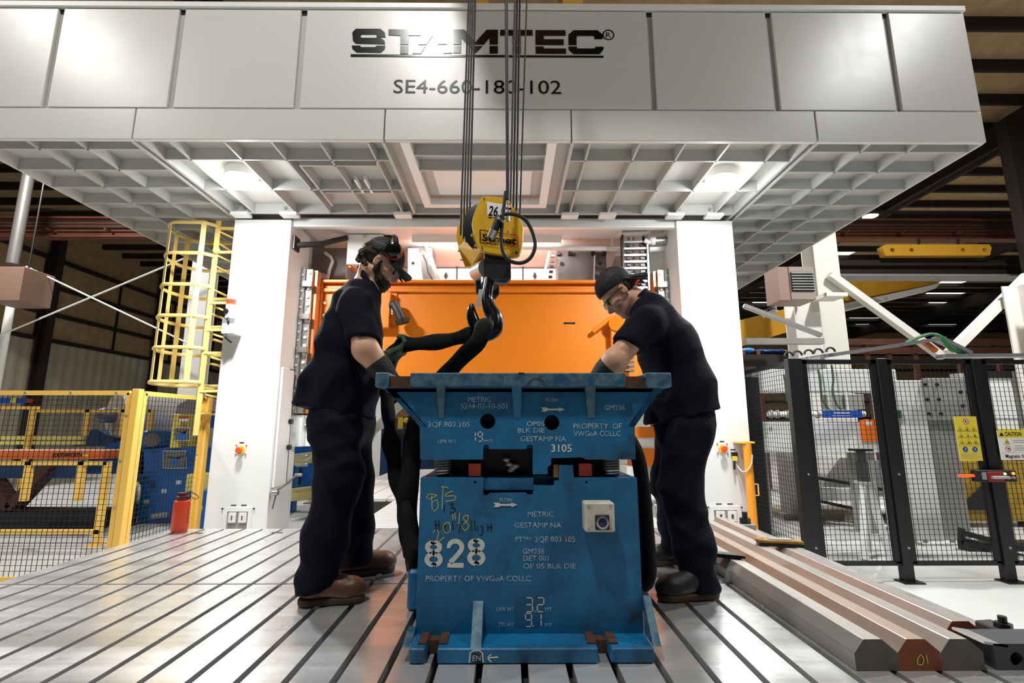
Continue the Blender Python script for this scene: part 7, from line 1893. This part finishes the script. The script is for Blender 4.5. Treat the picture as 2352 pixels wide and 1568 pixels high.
# blue banner on the far wall
bn = thing('wall_banner', 'blue banner with yellow patch hung low on the left wall', 'banner', P(40, 920, 16))
MB().box((P(-20, 920, 16).x, 16, P(0, 926, 16).z), (P(62, 920, 16).x, 16.04, P(0, 913, 16).z)).build('banner_sheet', BLUEB, bn)
MB().box((P(25, 920, 15.99).x, 15.98, P(0, 925, 15.99).z), (P(36, 920, 15.99).x, 15.995, P(0, 914, 15.99).z)).build('yellow_patch', SIGNY, bn)
MB().box((P(62, 920, 15.99).x, 15.98, P(0, 924, 15.99).z), (P(74, 920, 15.99).x, 16.02, P(0, 916, 15.99).z)).build('red_end', REDP, bn)
for px in (-10, 60):
    MB().box((P(px, 920, 16).x, 16.04, FLOOR_Z), (P(px, 920, 16).x + 0.06, 16.1, P(0, 913, 16).z)).build('banner_post', DBROWN, bn)

# ================================================================== seen through the press opening
bk = thing('far_machine', 'dirty blue machine bed seen through the press opening', 'machine', (P(900, 1010, 12.5).x, 12.5, FLOOR_Z))
fy_ = 12.5
MB().box((P(780, 1000, fy_).x, fy_, FLOOR_Z + 0.1), (P(1260, 1000, fy_).x, fy_ + 1.2, P(0, 985, fy_).z)).build('bed', mat('dirty_blue2', (12, 70, 124), 0.6, var=0.8, vscale=4, rgb2=(12, 30, 48)), bk)
MB().box((P(860, 1000, fy_).x, fy_ - 0.06, P(0, 1012, fy_).z), (P(1000, 1000, fy_).x, fy_, P(0, 996, fy_).z)).build('dark_slot', DARK, bk)
MB().box((P(780, 1000, fy_).x, fy_ - 0.05, FLOOR_Z), (P(1260, 1000, fy_).x, fy_ + 1.2, FLOOR_Z + 0.1)).build('plinth', RUST, bk)
MB().box((P(912, 970, fy_).x, fy_ + 0.1, P(0, 985, fy_).z), (P(924, 970, fy_).x, fy_ + 0.4, P(0, 958, fy_).z)).build('yellow_guard', SIGNY, bk)
MB().box((P(924, 970, fy_).x, fy_ + 0.1, P(0, 985, fy_).z), (P(942, 970, fy_).x, fy_ + 0.4, P(0, 956, fy_).z)).build('gear_box', RUST, bk)
MB().lathe((P(931, 965, fy_).x, fy_ + 0.1, P(0, 965, fy_).z), N0, [(0.07, 0), (0.06, 0.04), (0.02, 0.05)], 16).build('gauge', SIGNY, bk, smooth=True)
MB().box((P(850, 960, fy_).x, fy_ + 0.2, P(0, 985, fy_).z), (P(885, 960, fy_).x, fy_ + 0.8, P(0, 945, fy_).z)).build('pale_unit', PLAST, bk)
MB().box((P(780, 940, fy_).x, fy_ + 1.0, P(0, 960, fy_).z), (P(1000, 940, fy_).x, fy_ + 1.05, P(0, 925, fy_).z)).build('back_board', mat('wood_board', (140, 100, 70), 0.7), bk)
MB().beam(P(835, 1010, 9.9), P(945, 905, 9.9), 0.16, 0.10, (0, 1, 0)).build('support_beam', WSTEEL, bk, bevel=0.008)
MB().box((-4, 9.9, FLOOR_Z), (3.5, 12.3, FLOOR_Z + 0.02)).build('timber_floor', mat('timber', (120, 104, 84), 0.7, var=0.6, vscale=3, rgb2=(84, 70, 54), stretch=(1, 12, 1)), None, 'brown timber floor boards behind the press', 'floor boards')
# yellow guide rails of the line, left rear of the column
gr_ = thing('guide_rail', 'pale yellow ribbed guard beams between left column and worker', 'guard rail', (P(700, 1080, 8.7).x, 8.7, FLOOR_Z), 'yellow guard rails of the coil line')
PY_ = mat('pale_yellow2', (232, 224, 150), 0.5)
for (y0_, y1_) in ((1040, 1062), (1118, 1144)):
    for k in range(3):
        q0, q1 = lerp(y0_, y1_, k / 3), lerp(y0_, y1_, (k + 1) / 3)
        a, b = P(640, (q0 + q1) / 2 + 9, 8.2), P(742, (q0 + q1) / 2 - 4, 9.2)
        MB().beam(a, b, 0.06 + 0.03 * (k % 2), 0.075).build('ribbed_beam', PY_, gr_)
for px in (662, 728):
    MB().box((P(px, 1100, 8.9).x, 8.95, FLOOR_Z), (P(px, 1100, 8.9).x + 0.1, 9.1, P(0, 1045, 8.9).z)).build('rail_post', MBLUE, gr_)
bx_ = thing('blue_machine_block', 'blue machine block behind the pale yellow guard beams', 'machine', (P(700, 1060, 10.5).x, 10.5, FLOOR_Z))
MB().box((P(655, 1060, 10.5).x, 10.5, FLOOR_Z), (P(740, 1060, 10.5).x, 11.2, P(0, 1012, 10.5).z)).build('block', MBLUE, bx_, bevel=0.01)
MB().box((P(670, 1100, 10.5).x, 10.46, P(0, 1112, 10.5).z), (P(690, 1100, 10.5).x, 10.5, P(0, 1075, 10.5).z)).build('dark_panel', DARK, bx_)
# white/orange unit visible right of the die
ou = thing('orange_unit', 'white and orange die cart unit seen right of the die', 'machine', (P(1500, 1090, 6.7).x, 6.7, 0.0))
oy = 6.7
MB().box((P(1440, 1080, oy).x, oy, 0.0), (P(1560, 1080, oy).x, oy + 0.5, P(0, 1072, oy).z)).build('cabinet_body', PLAST, ou)
MB().box((P(1455, 1000, oy).x, oy - 0.04, P(0, 1005, oy).z), (P(1560, 1000, oy).x, oy + 0.4, P(0, 980, oy).z)).build('orange_cover', ORANGE, ou)
MB().box((P(1455, 1000, oy).x, oy - 0.02, P(0, 1030, oy).z), (P(1560, 1000, oy).x, oy + 0.4, P(0, 1005, oy).z)).build('white_band', WHITE, ou)
MB().box((P(1455, 1000, oy).x, oy - 0.05, P(0, 1072, oy).z), (P(1560, 1000, oy).x, oy + 0.4, P(0, 1030, oy).z)).build('orange_panel', ORANGE, ou)
wb = thing('white_clamp_box', 'small white box on the bed behind the right worker leg', 'box', (P(1500, 1175, 5.5).x, 5.5, 0))
MB().box((P(1484, 1175, 5.5).x, 5.5, 0.0), (P(1530, 1175, 5.5).x, 5.9, P(0, 1143, 5.5).z)).build('box_body', WHITE, wb, bevel=0.006)
MB().box(P(1491, 1160, 5.495), P(1499, 1155, 5.5)).build('slot', DARK, wb)

# ================================================================== loose things on the bolster
BARM = mat('bar_steel', (178, 172, 166), 0.40, 0.55, var=0.7, vscale=2.6, rgb2=(128, 112, 100), rvar=0.12, stretch=(3, 0.5, 3))
BARG = mat('bar_steel_grey', (184, 180, 174), 0.40, 0.55, var=0.7, vscale=3, rgb2=(134, 120, 108), rvar=0.12, stretch=(3, 0.5, 3))
BARR = mat('bar_steel_rust', (176, 166, 156), 0.42, 0.5, var=0.9, vscale=2.2, rgb2=(150, 112, 80), rvar=0.1, stretch=(3, 0.5, 3))
ENDR = mat('bar_end_rust', (120, 60, 26), 0.6, 0.2, var=0.7, vscale=16, rgb2=(70, 36, 18)); ENDG = mat('bar_end_grey', (92, 84, 76), 0.5, 0.4, var=0.5, vscale=20, rgb2=(66, 60, 54))
x0 = Pz(1966.6, 1540.6, 0).x; bw, bh, ch, by0, by1 = 0.142, 0.097, 0.054, Pz(1966.6, 1540.6, 0).y, 3.80
labs = ['chamfered steel bar nearest the die', 'chamfered steel bar with rusty end marked in chalk, second from the die', 'chamfered steel bar with grey end, third from the die', 'outermost chamfered steel bar under the strap clamp']
for k in range(4):
    X = x0 + k * 0.1445
    sec = [(X, 0.001), (X, ch), (X + 0.036, bh), (X + bw - 0.046, bh), (X + bw, ch + 0.004), (X + bw, 0.001)]
    t = thing('steel_bar', labs[k], 'steel bar', (X + bw / 2, (by0 + by1) / 2, 0), 'steel bars lying on the bolster')
    yk0 = by0 + (0.15 if k == 3 else 0)
    MB().prism([(x, yk0, z) for x, z in sec], (0, by1 + 0.06 * k - yk0, 0)).build('bar_body', [BARG, BARR, BARG, BARM][k], t, bevel=0.002)
    MB().prism([(x, yk0 - 0.001, z) for x, z in sec], (0, 0.0005, 0)).build('sawn_end', [ENDG, ENDR, ENDG, ENDR][k], t)
    if k == 1:
        E_ = lambda x, y: P(x, y, by0 - 0.0015)
        MB().ribbon(spline([E_(2114, 1502), E_(2107, 1513), E_(2108, 1524), E_(2118, 1525), E_(2121, 1512), E_(2114, 1502)], 4), 0.003, N0).ribbon([E_(2127, 1503), E_(2131, 1524)], 0.003, N0).build('chalk_mark', CHALK, t, label='yellow chalk mark')
# wooden-backed wire brush on the bars
q0, q1 = Pz(1740, 1243, 0.115), Pz(1842, 1248, 0.115)
br_ = thing('file_brush', 'yellow and black file brush lying across the steel bars', 'brush', (q0 + q1) / 2 - Vector((0, 0, 0.017)))
d = (q1 - q0).normalized()
MB().beam(q0 + Vector((0, 0, -0.008)), q1 + Vector((0, 0, -0.008)), 0.075, 0.018).build('bristle_pad', BLACK, br_)
MB().beam(q0 + Vector((0, 0, 0.010)), q1 + Vector((0, 0, 0.010)), 0.080, 0.018).build('brush_back', mat('worn_yellow', (176, 132, 50), 0.6, var=0.8, vscale=20, rgb2=(90, 62, 26)), br_, bevel=0.004)
MB().beam(q0 + d * 0.06 + Vector((0, 0, 0.021)), q1 - d * 0.06 + Vector((0, 0, 0.021)), 0.05, 0.004).build('grip_plate', GREYP, br_)
MB().ball(q0 + Vector((0.01, 0, 0.012)), (0.03, 0.03, 0.016), 10, 6).build('knob', mat('worn_yellow', (176, 132, 50), 0.6), br_, smooth=True)
# black angle piece beside the right worker's boot
q = Pz(1680, 1275, 0.10)
an = thing('angle_iron', 'black angle iron on the first bar behind the worker boot', 'angle iron', q)
a, b = Pz(1645, 1272, 0.115), Pz(1712, 1278, 0.115)
MB().prism([a, b, b + Vector((-0.02, 0.08, 0)), a + Vector((0.0, 0.08, 0))], (0, 0, -0.012)).build('flange', BLACK, an)
MB().prism([a, b, b + Vector((-0.03, 0, -0.016)), a + Vector((0, 0, -0.016))], (0, 0.012, 0)).build('web', BLACK, an)
# T-bolt with clamp, far right of the bolster
tb = thing('clamp_bolt', 'black clamp bolt with white wedge at the far bar ends', 'bolt', Pz(1712, 1206, 0.0))
q = P(1712, 1203, 3.98)
MB().cyl((q.x, 3.98, 0.0), (q.x, 3.98, P(0, 1177, 3.98).z), 0.020, 10).cyl((q.x, 3.98, 0.05), (q.x, 3.98, 0.09), 0.04, 6).build('stud', BLACK, tb, smooth=True)
MB().box((q.x - 0.06, 3.93, 0.001), (q.x + 0.06, 4.03, 0.05)).build('wedge', STEEL, tb, bevel=0.004)
# strap clamp and block, bottom right
sc = thing('strap_clamp', 'black strap clamp with bolt holding the outermost bar', 'clamp', Pz(2300, 1480, 0.0))
a, b = P(2258, 1428, 2.10), P(2420, 1500, 1.80)
MB().beam(P(2256, 1432, 2.05), P(2400, 1492, 1.85), 0.075, 0.035).build('strap', mat('clamp_iron', (58, 52, 48), 0.5, 0.4), sc, bevel=0.006)
q = P(2306, 1446, 1.98)
MB().cyl((q.x, 1.98, 0.0), (q.x, 1.98, P(0, 1420, 1.98).z), 0.014, 10).cyl((q.x, 1.98, q.z), (q.x, 1.98, q.z + 0.025), 0.028, 6).build('clamp_stud', BLACK, sc, smooth=True)
kb = thing('riser_block', 'dark grey riser block with a round hole at the picture corner', 'block', Pz(2340, 1560, 0.0))
kx0 = P(2284, 1500, 1.77).x
zt_ = P(2300, 1478, 1.77).z
plate('block_body', mat('clamp_grey', (56, 60, 62), 0.5, 0.3), [(kx0, 1.77, 0.001), (kx0 + 0.26, 1.77, 0.001), (kx0 + 0.26, 1.77, zt_), (kx0, 1.77, zt_)], [circ((P(2336, 1514, 1.77).x, 1.77, P(2336, 1514, 1.77).z), 0.022)], (0, 0.12, 0), kb)
MB().prism([(kx0 - 0.03, 1.77, zt_), (kx0 + 0.05, 1.77, zt_ - 0.012), (kx0 + 0.05, 1.89, zt_ - 0.012), (kx0 - 0.03, 1.89, zt_)], (0, 0, 0.008)).build('top_lip', GALV, kb)
# red drinking bottle on the left of the bolster
q = Pz(411, 1221, 0.0)
bt = thing('water_bottle', 'red insulated water bottle with dark lid standing on the bolster', 'bottle', (q.x, q.y, 0))
hB = P(411, 1148, q.y).z; hT = P(411, 1131, q.y).z; rB = (P(431, 1180, q.y).x - P(397, 1180, q.y).x) / 2
MB().lathe((q.x, q.y, 0.0005), (0, 0, 1), [(rB * 0.9, 0), (rB, 0.01), (rB, hB * 0.92), (rB * 0.92, hB * 0.98), (rB * 0.72, hB)], 24).build('bottle_body', mat('bottle_red', (206, 62, 28), 0.4, var=0.3, vscale=40), bt, smooth=True)
MB().lathe((q.x, q.y, hB), (0, 0, 1), [(rB * 0.72, 0), (rB * 0.74, 0.004), (rB * 0.74, (hT - hB) * 0.55), (rB * 0.62, (hT - hB) * 0.6), (rB * 0.6, hT - hB), (0.0, hT - hB + 0.002)], 22).build('lid', mat('lid_dark_red', (74, 22, 18), 0.4), bt, smooth=True)
MB().tube(spline([(q.x + 0.02, q.y, hT + 0.004), (q.x + 0.06, q.y, hT + 0.006), (q.x + 0.12, q.y, hT - 0.03), (q.x + 0.10, q.y, hT - 0.05), (q.x + 0.05, q.y, hT - 0.02)], 5), 0.0028, 6).build('carry_cord', BLACK, bt, smooth=True)
